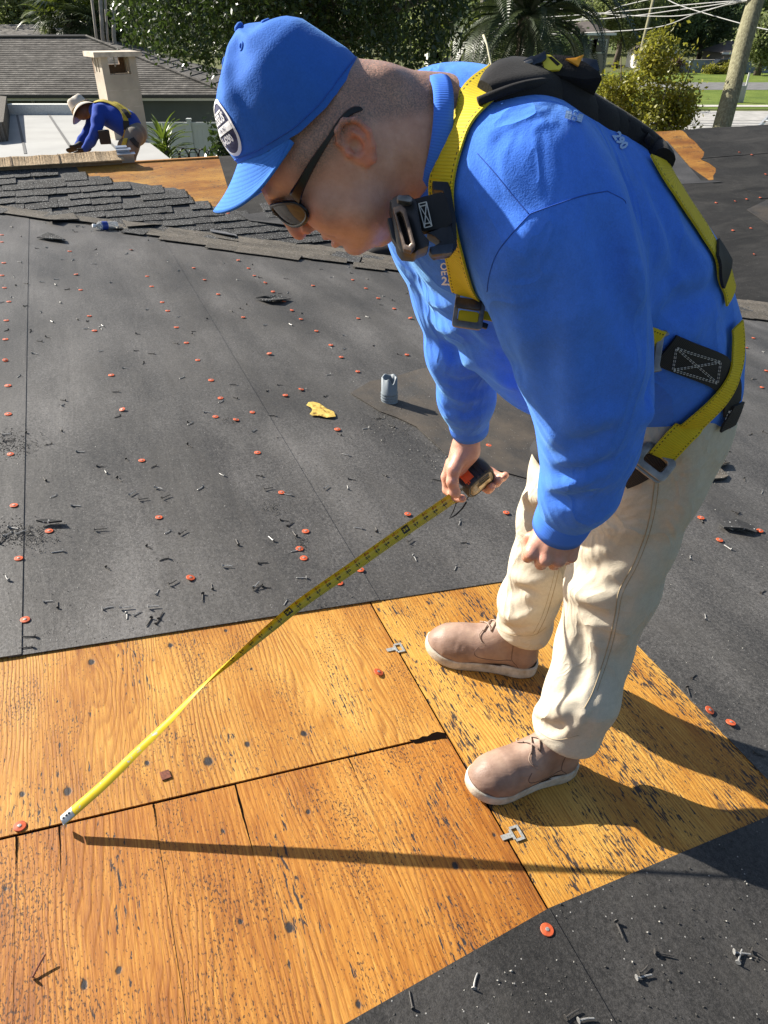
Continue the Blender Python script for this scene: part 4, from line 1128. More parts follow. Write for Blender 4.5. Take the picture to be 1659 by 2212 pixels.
# ---------------------------------------------------------------- smooth solid modelling on a grid
class Field:
    """signed distance field sampled on a grid inside a box"""
    def __init__(s, lo, hi, h):
        s.lo = np.array(lo, float); s.h = h
        s.n = np.maximum(4, np.ceil((np.array(hi) - s.lo) / h).astype(int) + 1)
        s.f = np.full(s.n, 1.0, np.float32)
    def sub(s, lo, hi):
        a = np.clip(np.floor((np.array(lo) - s.lo) / s.h).astype(int), 0, s.n)
        b = np.clip(np.ceil((np.array(hi) - s.lo) / s.h).astype(int) + 1, 0, s.n)
        if np.any(b <= a): return None
        ax = [s.lo[i] + s.h * np.arange(a[i], b[i]) for i in range(3)]
        X, Y, Z = np.meshgrid(*ax, indexing='ij')
        return (slice(a[0], b[0]), slice(a[1], b[1]), slice(a[2], b[2])), X, Y, Z
    def all(s):
        return s.sub(s.lo, s.lo + s.h * (s.n - 1))
    def put(s, sl, d, k, op='add'):
        f = s.f[sl]
        d = d.astype(np.float32)
        if op == 'add':
            if k > 0:
                m = np.maximum(k - np.abs(f - d), 0) / k
                s.f[sl] = np.minimum(f, d) - m * m * k * 0.25
            else: s.f[sl] = np.minimum(f, d)
        elif op == 'cut':
            d = -d
            if k > 0:
                m = np.maximum(k - np.abs(f - d), 0) / k
                s.f[sl] = np.maximum(f, d) + m * m * k * 0.25
            else: s.f[sl] = np.maximum(f, d)
        elif op == 'keep':
            if k > 0:
                m = np.maximum(k - np.abs(f - d), 0) / k
                s.f[sl] = np.maximum(f, d) + m * m * k * 0.25
            else: s.f[sl] = np.maximum(f, d)
    def cone(s, a, b, ra, rb, k=0.02, op='add', squash=None, bend=None):
        """round cone; squash = (unit axis, factor): the solid is factor times as wide along that axis"""
        a, b = np.array(a, float), np.array(b, float)
        R = max(ra, rb) * (squash[1] if squash and squash[1] > 1 else 1) + k + 0.03
        r = s.sub(np.minimum(a, b) - R, np.maximum(a, b) + R)
        if r is None: return
        sl, X, Y, Z = r
        px, py, pz = X - a[0], Y - a[1], Z - a[2]
        d = b - a
        if squash:
            ax, fac = np.array(squash[0], float), 1.0 / squash[1]
            t = (px * ax[0] + py * ax[1] + pz * ax[2]) * (fac - 1)
            px, py, pz = px + ax[0] * t, py + ax[1] * t, pz + ax[2] * t
            d = d + ax * (d.dot(ax) * (fac - 1))
        L2 = max(d.dot(d), 1e-12)
        hh = np.clip((px * d[0] + py * d[1] + pz * d[2]) / L2, 0, 1)
        q = np.sqrt((px - d[0] * hh) ** 2 + (py - d[1] * hh) ** 2 + (pz - d[2] * hh) ** 2) - (ra + (rb - ra) * hh)
        s.put(sl, q, k, op)
    def chain(s, pts, k=0.02, op='add', squash=None):
        for (a, ra), (b, rb) in zip(pts[:-1], pts[1:]): s.cone(a, b, ra, rb, k, op, squash)
    def ball(s, c, r, k=0.02, op='add'):
        s.cone(c, c, r, r, k, op)
    def ellipsoid(s, c, M, r, k=0.02, op='add'):
        """M: 3 unit axes as rows, r: radii along them"""
        R = max(r) + k + 0.03; c = np.array(c, float)
        rr = s.sub(c - R, c + R)
        if rr is None: return
        sl, X, Y, Z = rr
        P_ = (X - c[0], Y - c[1], Z - c[2]); q0 = 0; q1 = 0
        for ax, ra in zip(M, r):
            u = P_[0] * ax[0] + P_[1] * ax[1] + P_[2] * ax[2]
            q0 = q0 + (u / ra) ** 2; q1 = q1 + (u / (ra * ra)) ** 2
        q0 = np.sqrt(q0); q1 = np.sqrt(q1) + 1e-9
        s.put(sl, q0 * (q0 - 1) / q1, k, op)
    def half(s, p, n, k=0.004, box=None):
        """keep the side of the plane opposite to n, inside the optional box"""
        rr = s.all() if box is None else s.sub(*box)
        sl, X, Y, Z = rr
        s.put(sl, (X - p[0]) * n[0] + (Y - p[1]) * n[1] + (Z - p[2]) * n[2], k, 'keep')
    def bumpline(s, pts, amp, sig, taper=True):
        """raise (amp > 0) or sink the surface along a polyline"""
        pts = np.array(pts, float)
        R = sig * 3
        r = s.sub(pts.min(0) - R, pts.max(0) + R)
        if r is None: return
        sl, X, Y, Z = r
        best = np.full(X.shape, 1e9, np.float32); par = np.zeros(X.shape, np.float32)
        L = np.concatenate([[0], np.cumsum(np.linalg.norm(np.diff(pts, axis=0), axis=1))])
        for i in range(len(pts) - 1):
            a = pts[i]; d = pts[i + 1] - a; l2 = max(d.dot(d), 1e-12)
            hh = np.clip(((X - a[0]) * d[0] + (Y - a[1]) * d[1] + (Z - a[2]) * d[2]) / l2, 0, 1)
            q = (X - a[0] - d[0] * hh) ** 2 + (Y - a[1] - d[1] * hh) ** 2 + (Z - a[2] - d[2] * hh) ** 2
            m = q < best
            best = np.where(m, q, best); par = np.where(m, (L[i] + hh * (L[i + 1] - L[i])) / L[-1], par)
        w = np.sin(np.pi * np.clip(par * 0.92 + 0.04, 0, 1)) ** 0.7 if taper else 1.0
        s.f[sl] -= (amp * w * np.exp(-best / (2 * sig * sig))).astype(np.float32)
    def nets(s):
        """surface nets: returns verts, quads"""
        f = s.f; neg = f < 0
        nx, ny, nz = f.shape
        c = [neg[i:nx - 1 + i, j:ny - 1 + j, k:nz - 1 + k] for i in (0, 1) for j in (0, 1) for k in (0, 1)]
        anyn = np.logical_or.reduce(c); alln = np.logical_and.reduce(c)
        cell = anyn & ~alln
        idx = np.full(cell.shape, -1, np.int32)
        I, J, K = np.nonzero(cell)
        idx[I, J, K] = np.arange(len(I))
        acc = np.zeros((len(I), 3)); cnt = np.zeros(len(I))
        cor = [(i, j, k) for i in (0, 1) for j in (0, 1) for k in (0, 1)]
        vals = [f[I + i, J + j, K + k] for i, j, k in cor]
        for a in range(8):
            for ax in range(3):
                if cor[a][ax] == 0:
                    bc = list(cor[a]); bc[ax] = 1; b = cor.index(tuple(bc))
                    va, vb_ = vals[a], vals[b]
                    m = (va < 0) != (vb_ < 0)
                    t = va[m] / (va[m] - vb_[m])
                    p = np.tile(np.array(cor[a], float), (m.sum(), 1)); p[:, ax] = t
                    acc[m] += p; cnt[m] += 1
        V = (acc / cnt[:, None] + np.stack([I, J, K], 1)) * s.h + s.lo
        Q = []
        for ax in range(3):
            o1, o2 = [(1, 2), (2, 0), (0, 1)][ax]
            sl0 = [slice(1, -1)] * 3; sl1 = [slice(1, -1)] * 3
            sl0[ax] = slice(0, f.shape[ax] - 1); sl1[ax] = slice(1, f.shape[ax])
            A = neg[tuple(sl0)]; B = neg[tuple(sl1)]
            E = np.argwhere(A != B)
            if not len(E): continue
            flip = A[tuple(E.T)]
            base = E.copy()
            for o in (o1, o2): base[:, o] += 1
            def at(d1, d2):
                q = base.copy(); q[:, o1] += d1; q[:, o2] += d2
                return idx[q[:, 0], q[:, 1], q[:, 2]]
            q = np.stack([at(-1, -1), at(0, -1), at(0, 0), at(-1, 0)], 1)
            q[~flip] = q[~flip][:, ::-1]
            Q.append(q)
        Q = np.concatenate(Q)
        return V, Q[(Q >= 0).all(1)]
def relax(V, Q, it=2, lam=0.5):
    V = V.copy(); n = len(V)
    e = np.concatenate([Q[:, [0, 1]], Q[:, [1, 2]], Q[:, [2, 3]], Q[:, [3, 0]]])
    for _ in range(it):
        acc = np.zeros_like(V); cnt = np.zeros(n)
        for a, b in ((0, 1), (1, 0)):
            for x in range(3): acc[:, x] += np.bincount(e[:, a], V[e[:, b], x], n)
            cnt += np.bincount(e[:, a], minlength=n)
        m = cnt > 0
        V[m] += lam * (acc[m] / cnt[m, None] - V[m])
    return V
def bvh_of(V, Q):
    return BVHTree.FromPolygons([tuple(v) for v in V], [tuple(int(i) for i in q) for q in Q])
def hit(bvh, x, y):
    r = ray(x, y).normalized()
    loc, n, i, d = bvh.ray_cast(CAMP, r)
    if loc is None: return None, None
    if n.dot(r) > 0: n = -n
    return loc, n
def A3(v): return np.array((v[0], v[1], v[2]), float)
# ---------------------------------------------------------------- the man in blue: frame of the figure
FWD = Vector((-0.95, -0.31, 0)).normalized()              # the way he faces
LAT = Vector((-FWD.y, FWD.x, 0)) * -1                     # towards his right hand (away from the camera)
if LAT.y < 0: LAT = -LAT
RB = R0 + N1 * 0
def roofz(x, y): return R0.z - (N1.x * (x - R0.x) + N1.y * (y - R0.y)) / N1.z
person = empty('person', tuple(G(1180, 1560)), 'man in blue long sleeved shirt and blue cap bending over to read a tape measure', 'person')

# head frame: F3 forward out of the face, L3 to his left (towards the camera), U3 up through the crown
HC = P(718, 304, 0.87)
L3 = -ray(718, 304).normalized()
U3 = -0.7 * CR + 0.714 * CU; U3 = (U3 - L3 * U3.dot(L3)).normalized()
F3 = -0.714 * CR - 0.7 * CU; F3 = F3 - L3 * F3.dot(L3); F3 = (F3 - U3 * F3.dot(U3)).normalized()
MH = Matrix(((F3.x, L3.x, U3.x, HC.x), (F3.y, L3.y, U3.y, HC.y), (F3.z, L3.z, U3.z, HC.z), (0, 0, 0, 1)))
NKD = (F3 * -0.55 + U3 * -0.82 + Vector((0.0, 0.15, 0))).normalized()    # neck axis, from the head to the trunk
MHN = np.array(MH)
def h2w(V): return np.asarray(V) @ MHN[:3, :3].T + MHN[:3, 3]
# materials
def cloth_mat(name, col, var=0.12, rough=0.85, weave=900, fuzz=0.6, folds=0.0, sheen=0.25, fdir=(1, 1, 1)):
    s = NB(name)
    b = s.noise(s.obj(), 7, 5, 0.65); a = s.noise(s.obj(), 460, 2, 0.6); m = s.noise(s.obj(), 90, 3, 0.6)
    v = s.math('ADD', s.math('MULTIPLY', b, 0.45), s.math('ADD', s.math('MULTIPLY', a, 0.35), s.math('MULTIPLY', m, 0.25)))
    lo = tuple(c * (1 - var * 1.6) for c in col); hi = tuple(min(1, c * (1 + var * 1.6)) for c in col)
    c = s.ramp(v, [(0.37, lo), (0.52, col), (0.67, hi)])
    nrm = s.bump(s.math('ADD', a, s.math('MULTIPLY', m, .5)), 0.42, 0.0012)
    if folds:
        n1 = s.noise(s.map(s.obj(), fdir), 7, 3, 0.5, 0.9)
        rd = s.math('SUBTRACT', 1.0, s.math('ABSOLUTE', s.math('SUBTRACT', s.math('MULTIPLY', n1, 2.0), 1.0)))
        rd = s.math('POWER', rd, 5.0)
        n2 = s.noise(s.map(s.obj(), fdir), 16, 3, 0.5, 0.6)
        nrm = s.bump(s.math('ADD', rd, s.math('MULTIPLY', n2, 0.5)), folds, 0.012, nrm)
    s.set(c, rough, 0, nrm, 0.2)
    s.b.inputs['Sheen Weight'].default_value = sheen; s.b.inputs['Sheen Roughness'].default_value = 0.4
    s.inp(s.b.inputs['Sheen Tint'], (min(1, col[0] * 3 + .2), min(1, col[1] * 3 + .2), min(1, col[2] * 1.5 + .2)))
    return s.m
M_SHIRT = cloth_mat('shirt_blue_cotton', (0.062, 0.200, 0.76), 0.10, 0.9, folds=0.42, fdir=(1, 1, 0.55))
M_RIB = None
def rib_mat():
    s = NB('shirt_rib_knit')
    u = s.sep(s.uv())[0]
    r = s.math('ABSOLUTE', s.math('SINE', s.math('MULTIPLY', u, 420.0)))
    a = s.noise(s.obj(), 420, 2, 0.6)
    c = s.mix(r, (0.052, 0.175, 0.68), (0.066, 0.21, 0.78))
    return s.set(c, 0.9, 0, s.bump(s.math('ADD', r, s.math('MULTIPLY', a, .4)), 0.3, 0.001), 0.2)
M_RIB = rib_mat()
M_KHAKI = cloth_mat('khaki_cotton', (0.52, 0.465, 0.365), 0.09, 0.85, folds=0.42, sheen=0.05, fdir=(1, 1, 0.7))
M_SEAMB = simple('seam_dark_blue', (0.025, 0.09, 0.40), 0.95)  # darker blue for the shirt seams and the cap stitching
M_SEAMK = simple('seam_khaki', (0.34, 0.27, 0.17), 0.9)

# ---------------------------------------------------------------- shirt
SQ = (tuple(LAT), 1.18)
def pa(x, y, d): return A3(P(x, y, d))
TORSO = [(pa(950, 300, 0.93), 0.080), (pa(1060, 415, 0.985), 0.130), (pa(1195, 528, 1.07), 0.156), (pa(1315, 640, 1.17), 0.152), (pa(1388, 745, 1.25), 0.134), (pa(1432, 835, 1.31), 0.122)]
ARM_L = [(pa(1128, 415, 0.86), 0.088), (pa(1180, 500, 0.865), 0.088), (pa(1222, 620, 0.90), 0.088), (pa(1258, 760, 0.955), 0.081), (pa(1275, 860, 1.0), 0.075), (pa(1272, 960, 1.055), 0.065), (pa(1252, 1055, 1.12), 0.056), (pa(1222, 1112, 1.17), 0.0445)]
ARM_R = [(pa(912, 400, 1.08), 0.075), (pa(945, 520, 1.16), 0.068), (pa(975, 640, 1.24), 0.060), (pa(992, 760, 1.33), 0.056), (pa(1008, 860, 1.43), 0.051), (pa(1012, 905, 1.48), 0.043)]
def shirt_field(h):
    F = Field((-0.30, 0.55, EYE - 1.20), (0.95, 1.75, EYE + 0.16), h)
    F.chain(TORSO, 0.06, squash=SQ)
    # shoulders, chest and belly
    F.cone(pa(1040, 395, 0.93), pa(1120, 415, 0.88), 0.10, 0.088, 0.06)
    F.cone(pa(985, 375, 1.0), pa(915, 405, 1.09), 0.092, 0.074, 0.06)
    F.ball(pa(1100, 650, 1.15), 0.105, 0.10)
    F.ball(pa(1200, 770, 1.22), 0.100, 0.09)
    F.chain(ARM_L, 0.035)
    F.chain(ARM_R, 0.035)
    return F
FOLDS_SHIRT = [
    # (list of view points, height, width)
    ([(1075, 690), (1110, 790), (1150, 880)], 0.006, 0.012),
    ([(1165, 470), (1120, 520), (1065, 600), (1060, 650)], 0.006, 0.016),
    ([(1290, 430), (1315, 520), (1345, 650), (1370, 760)], -0.012, 0.014),
    ([(1335, 420), (1360, 560), (1390, 660)], 0.008, 0.014),
    ([(1370, 390), (1410, 500), (1440, 600)], 0.006, 0.014),
    ([(1400, 400), (1450, 500), (1480, 600)], -0.005, 0.012),
    ([(1420, 650), (1480, 600), (1540, 560)], 0.006, 0.016),
    ([(1410, 690), (1490, 650), (1570, 610)], -0.006, 0.014),
    ([(1560, 640), (1585, 720), (1580, 800)], -0.006, 0.012),
    ([(1390, 900), (1450, 850), (1530, 790)], 0.009, 0.012),
    ([(1380, 945), (1450, 900), (1540, 830)], -0.007, 0.010),
    ([(1395, 860), (1450, 815), (1520, 770)], -0.007, 0.011),
    ([(1060, 800), (1120, 840), (1180, 870)], 0.007, 0.014),
    ([(1020, 720), (1070, 760), (1120, 790)], -0.006, 0.014),
    ([(1200, 1000), (1260, 990), (1330, 960)], 0.005, 0.010),
    ([(1185, 1050), (1240, 1045), (1310, 1010)], 0.008, 0.010),
    ([(1190, 1075), (1230, 1085), (1285, 1065)], -0.007, 0.008),
    ([(1210, 1020), (1270, 1020), (1330, 990)], -0.006, 0.009),
    ([(1180, 960), (1230, 930), (1300, 900)], 0.004, 0.014),
    ([(1200, 640), (1230, 760), (1240, 880)], 0.004, 0.02),
    ([(1330, 700), (1375, 790), (1390, 860)], 0.005, 0.014),
    ([(920, 640), (960, 660), (1000, 650)], 0.006, 0.009),
    ([(930, 690), (970, 715), (1015, 700)], 0.007, 0.009),
    ([(935, 730), (985, 755), (1030, 740)], -0.006, 0.008),
    ([(940, 760), (985, 790), (1040, 780)], 0.006, 0.009),
    ([(950, 810), (990, 830), (1045, 815)], -0.006, 0.008),
    ([(955, 840), (1000, 865), (1050, 850)], 0.006, 0.009),
    ([(960, 885), (1005, 895), (1048, 880)], -0.004, 0.007),
    ([(1000, 620), (1030, 700), (1070, 770)], 0.006, 0.012),
    ([(1130, 520), (1110, 600), (1120, 700), (1150, 800)], 0.005, 0.014), ([(1250, 480), (1270, 580), (1290, 700)], 0.004, 0.016),
    ([(1180, 600), (1190, 700), (1185, 800), (1200, 900)], -0.004, 0.014), ([(1290, 700), (1310, 800), (1290, 900)], -0.004, 0.014),
    ([(1210, 880), (1280, 905), (1350, 890)], 0.004, 0.012), ([(1195, 930), (1250, 955), (1330, 930)], -0.004, 0.010),
    ([(1450, 480), (1500, 560), (1530, 640)], 0.006, 0.013), ([(1420, 560), (1450, 620), (1480, 690)], -0.006, 0.012),
    ([(1410, 800), (1470, 800), (1530, 830)], 0.006, 0.011), ([(1400, 830), (1440, 850), (1490, 880)], -0.005, 0.010),
    ([(1010, 250), (1040, 300), (1080, 350), (1130, 420)], 0.003, 0.010),
]
def build_shirt():
    F0 = shirt_field(0.012); V, Q = F0.nets(); b0 = bvh_of(V, Q)
    F = shirt_field(0.0058)
    for pts, amp, sig in FOLDS_SHIRT:
        q = []
        for a, b in zip(pts[:-1], pts[1:]):
            for t in np.linspace(0, 1, 5)[:-1]:
                l, n = hit(b0, a[0] + (b[0] - a[0]) * t, a[1] + (b[1] - a[1]) * t)
                if l is not None: q.append(A3(l))
        l, n = hit(b0, *pts[-1])
        if l is not None: q.append(A3(l))
        # drop jumps to another depth
        q2 = q[:1]
        for p in q[1:]:
            if np.linalg.norm(p - q2[-1]) < 0.12: q2.append(p)
        if len(q2) > 1: F.bumpline(q2, amp * 1.55, sig * 0.95)
    # neck opening, hem and cuffs
    nk = A3(HC + F3 * -0.076 + U3 * -0.078)
    F.cone(nk + A3(NKD) * -0.03, nk + A3(NKD) * -0.11, 0.075, 0.10, 0.006, 'cut')
    F.cone(nk + A3(NKD) * 0.03, nk + A3(NKD) * -0.11, 0.058, 0.066, 0.006, 'cut')
    return F
HEM_P = pa(1478, 905, 1.32); HEM_N = pa(1480, 925, 1.335) - pa(1395, 800, 1.26); HEM_N /= np.linalg.norm(HEM_N)
# ---------------------------------------------------------------- head and neck (head frame: f, l, u)
def smooth(a, b, x):
    t = np.clip((x - a) / (b - a), 0, 1); return t * t * (3 - 2 * t)
def head_mesh():
    F = Field((-0.16, -0.105, -0.17), (0.125, 0.105, 0.135), 0.0021)
    sl, X, Y, Z = F.all()
    tf = np.array([(-.121, .045), (-.117, .056), (-.111, .066), (-.105, .0755), (-.0966, .0802), (-.084, .0815), (-.076, .0868), (-.069, .0872), (-.062, .0895), (-.0536, .0892), (-.045, .0895), (-.03, .089), (-.015, .0905), (0, .0955), (.010, .1000), (.022, .1022), (.05, .093), (.08, .074), (.10, .055), (.115, .035), (.126, .012)])
    tb = np.array([(-.121, .020), (-.117, .012), (-.105, -.002), (-.085, -.022), (-.06, -.052), (-.04, -.072), (-.02, -.081), (.01, -.0860), (.025, -.0845), (.045, -.077), (.06, -.070), (.09, -.055), (.11, -.035), (.126, -.012)])
    tw = np.array([(-.121, .012), (-.117, .026), (-.111, .039), (-.105, .048), (-.09, .060), (-.07, .0675), (-.045, .0715), (-.02, .074), (0, .076), (.015, .0755), (.028, .0715), (.04, .068), (.06, .063), (.09, .053), (.11, .034), (.126, .012)])
    z = Z[0, 0, :]
    ff = np.interp(z, tf[:, 0], tf[:, 1]); fb = np.interp(z, tb[:, 0], tb[:, 1]); w = np.interp(z, tw[:, 0], tw[:, 1])
    k = np.ones(5) / 5
    ff, fb, w = [np.convolve(np.pad(q, 2, 'edge'), k, 'valid') for q in (ff, fb, w)]
    yc = (ff * 0.45 + fb * 0.55); bf = ff - yc; bb = yc - fb
    dx = X - yc
    b_ = np.where(dx > 0, bf, bb)
    q = (np.abs(Y / w) ** 2.25 + np.abs(dx / b_) ** 2.25) ** (1 / 2.25)
    d = (q - 1) * np.minimum(w, b_)
    d = np.where(z > .126, np.maximum(d, 0.004), d); d = np.where(z < -.121, np.maximum(d, 0.004), d)
    F.f[:] = d
    c = F.cone; bl = F.ball
    # neck
    NL = np.array(MH.inverted().to_3x3() @ NKD)
    c((-.022, 0, -.025), np.array((-.022, 0, -.025)) + NL * 0.17, 0.065, 0.074, 0.03)
    c((-.070, 0, -.012), np.array((-.070, 0, -.012)) + NL * 0.085, 0.030, 0.040, 0.03)
    bl((.028, 0, -.088), 0.032, 0.03)
    c((-.085, -.03, -.010), (-.085, .03, -.010), 0.012, 0.012, 0.03)
    for s in (-1, 1):
        c((.091, s * .034, .013), (.0955, s * .008, .0125), 0.0075, 0.0075, 0.012)      # brow
        bl((.104, s * .033, -.007), 0.0155, 0.014, 'cut')                               # eye socket
        bl((.0785, s * .032, -.0095), 0.0120, 0.003)                                    # eyeball
        c((.0885, s * .021, -.005), (.0855, s * .044, -.006), 0.0030, 0.0026, 0.003)    # upper lid
        bl((.0595, s * .042, -.040), 0.024, 0.022)                                       # cheek
        bl((.030, s * .050, -.078), 0.022, 0.025)                                       # jaw
        bl((.0945, s * .0130, -.0405), 0.0085, 0.006)                                   # nostril wing
    c((.099, 0, .006), (.1065, 0, -.029), 0.0075, 0.0088, 0.010)
    bl((.1070, 0, -.0375), 0.0095, 0.006)
    for s in (-1, 1):
        bl((.0985, s * .0065, -.0490), 0.0040, 0.003, 'cut')
        F.bumpline([(.0905, s * .020, -.038), (.083, s * .028, -.052), (.074, s * .0345, -.070), (.067, s * .036, -.080)], -0.0062, 0.0036)
        F.bumpline([(.088, s * .0135, -.030), (.0855, s * .0205, -.038), (.089, s * .0195, -.047)], -0.0040, 0.0026)
        F.bumpline([(.080, s * .025, -.026), (.071, s * .045, -.024)], -0.0012, 0.003)
    # lips
    F.chain([((.070, -.025, -.0735), .003), ((.0840, -.011, -.0665), .0050), ((.0868, 0, -.0660), .0050), ((.0840, .011, -.0665), .0050), ((.070, .025, -.0735), .003)], 0.004)
    F.chain([((.069, -.023, -.0775), .003), ((.0820, -.010, -.0795), .0058), ((.0848, 0, -.0800), .0060), ((.0820, .010, -.0795), .0058), ((.069, .023, -.0775), .003)], 0.004)
    F.chain([((.068, -.030, -.0745), .0022), ((.086, -.012, -.0725), .0030), ((.090, 0, -.0720), .0034), ((.086, .012, -.0725), .0030), ((.068, .030, -.0745), .0022)], 0.002, 'cut')
    F.bumpline([(.079, -.02, -.088), (.083, 0, -.0895), (.079, .02, -.088)], -0.0022, 0.004)
    for s in (-1, 1): F.bumpline([(.0705, s * .031, -.066), (.066, s * .034, -.076), (.064, s * .033, -.086)], -0.002, 0.003)
    bl((.0695, 0, -.101), 0.0118, 0.014)
    # ears
    for s in (-1, 1):
        e = lambda f, l, u: (f, s * l, u)
        ax = np.array((-.32, 0, .95)); ax2 = np.array((.93, s * -.22, .30)); ax3 = np.cross(ax, ax2)
        ax2 = np.cross(ax3, ax); ax2 /= np.linalg.norm(ax2); ax3 /= np.linalg.norm(ax3)
        F.ellipsoid(e(-.0195, .0795, -.0195), (ax, ax2, ax3), (.0275, .0165, .0062), 0.005)
        F.chain([(e(-.004, .0765, -.022), .003), (e(-.0035, .0805, -.006), .0032), (e(-.0105, .0845, .0025), .0034), (e(-.0225, .0880, .0040), .0034), (e(-.0335, .0895, -.0060), .0034), (e(-.0345, .0885, -.0230), .0034), (e(-.0270, .0850, -.0360), .0036), (e(-.0175, .0810, -.0450), .0048), (e(-.0095, .0775, -.0445), .004)], 0.003)
        F.ball(e(-.0125, .0875, -.0225), 0.0105, 0.003, 'cut'); F.ball(e(-.0085, .0815, -.0235), 0.0052, 0.002, 'cut')
        F.chain([(e(-.0110, .0890, -.0060), .0035), (e(-.0240, .0920, -.0045), .003), (e(-.0295, .0920, -.0150), .0026)], 0.002, 'cut')
        F.chain([(e(-.0225, .0865, -.0110), .0026), (e(-.0255, .0860, -.0220), .0028), (e(-.0210, .0830, -.0340), .003)], 0.003)
        F.ball(e(-.0035, .0800, -.0225), 0.0046, 0.004)
    V, Q = F.nets()
    V = relax(V, Q, 1, 0.45)
    f, l, u = V[:, 0], np.abs(V[:, 1]), V[:, 2]
    hair = smooth(.066, .040, f) * smooth(-.022, .002, u + np.clip(-.03 - f, 0, .1) * 0.75) * smooth(0.05, .075, l + np.clip(-f - .04, 0, .05) * 2 + np.clip(u - .03, 0, 1) * 3)
    lips = smooth(.0120, .004, np.abs(u + .073)) * smooth(.027, .016, l) * smooth(.076, .081, f)
    red = smooth(.02, .0, np.hypot(f - .105, u + .038)) + 0.7 * smooth(.030, .008, np.sqrt((f - .07) ** 2 + (l - .045) ** 2 + (u + .03) ** 2)) + 0.8 * smooth(.076, .084, l)
    return V, Q, hair, lips, np.clip(red, 0, 1)
def skin_mat():
    s = NB('skin')
    b = s.noise(s.obj(), 34, 6, 0.68); fr = s.noise(s.obj(), 240, 3, 0.6); p = s.noise(s.obj(), 700, 2, 0.5)
    c = s.ramp(b, [(0.30, (0.48, 0.240, 0.165)), (0.5, (0.57, 0.305, 0.215)), (0.70, (0.65, 0.37, 0.27))])
    c = s.mix(s.math('MULTIPLY', s.attr('red'), 0.75), c, (0.58, 0.19, 0.13))
    c = s.mix(s.ramp(fr, [(0.62, 0.0), (0.75, 0.30)]), c, (0.33, 0.15, 0.09))
    mole = s.ramp(s.voro(s.obj(), 62), [(0.05, 0.8), (0.10, 0.0)])
    pick = s.ramp(s.voro(s.obj(), 62, out='Color'), [(0.80, 0.0), (0.84, 1.0)])
    c = s.mix(s.math('MULTIPLY', mole, pick), c, (0.20, 0.08, 0.05))
    c = s.mix(s.math('MULTIPLY', s.attr('lips'), 0.6), c, (0.50, 0.17, 0.14))
    stub = s.ramp(s.noise(s.obj(), 520, 3, 0.8), [(0.40, 0.25), (0.58, 1.0)])
    c = s.mix(s.math('MULTIPLY', s.math('MULTIPLY', s.attr('hair'), stub), 0.85), c, (0.150, 0.125, 0.108))
    nrm = s.bump(s.math('ADD', s.math('MULTIPLY', p, 0.6), fr), 0.4, 0.0012)
    s.set(c, 0.44, 0, nrm, 0.5)
    s.b.inputs['Subsurface Weight'].default_value = 0.12
    s.b.inputs['Subsurface Radius'].default_value = (0.012, 0.005, 0.003)
    s.b.inputs['Subsurface Scale'].default_value = 0.4
    return s.m
M_SKIN = skin_mat()

# ---------------------------------------------------------------- hands
def hand_left():
    F = Field(pa(1200, 1170, 1.2) - 0.105, pa(1200, 1170, 1.2) + 0.105, 0.0021)
    wr = pa(1222, 1105, 1.165)
    F.cone(wr, pa(1212, 1150, 1.185), 0.029, 0.030, 0.015, squash=(tuple(CF), 0.72))
    kn = [(pa(1147, 1190, 1.195), .0118), (pa(1176, 1203, 1.190), .0122), (pa(1205, 1205, 1.195), .0118), (pa(1232, 1197, 1.205), .0108)]
    st_ = [pa(1185, 1140, 1.19), pa(1198, 1140, 1.18), pa(1215, 1142, 1.18), pa(1232, 1142, 1.19)]
    away = A3(CF); upw = A3(CU); rt = A3(CR)
    for i, ((k, r), s0) in enumerate(zip(kn, st_)):
        F.cone(s0, k, 0.0135, r, 0.010)
    F.ellipsoid(pa(1200, 1165, 1.20), (rt, upw, away), (.037, .034, .016), 0.02)
    for i, (k, r) in enumerate(kn):
        F.ball(k - away * 0.0025 - upw * 0.004, r * 1.06, 0.003)
        m = k + away * 0.030 - upw * (0.014 - 0.002 * abs(i - 1.3)) + rt * 0.001
        t = m + away * 0.010 + upw * 0.024; e = t - away * 0.016 + upw * 0.010
        F.cone(k, m, r * .95, r * .88, 0.003); F.cone(m, t, r * .88, r * .8, 0.003); F.cone(t, e, r * .8, r * .72, 0.003)
        # knuckle tendon ridge
        F.bumpline([st_[i] - away * .012, k - away * .010], 0.0018, 0.0045)
    F.chain([(pa(1180, 1140, 1.195), .016), (pa(1152, 1170, 1.225), .0125), (pa(1160, 1196, 1.245), .0105), (pa(1185, 1200, 1.252), .0085)], 0.006)
    V, Q = F.nets(); return relax(V, Q, 2), Q
TD = 1.545                                                # depth of the tape case
TA = (0.77 * CR + 0.64 * CU).normalized()                 # from the mouth to the back of the case
TT = (0.62 * CR - 0.75 * CU - 0.45 * CF); TT = (TT - TA * TT.dot(TA)).normalized()   # thickness, towards the open side
TH = TA.cross(TT)
if TH.dot(CF) < 0: TH = -TH                               # from the top band to the base, away from the camera
TC = P(1028, 1030, TD + 0.035)
def tp3(a, h, t): return A3(TC + TA * a + TH * h + TT * t)
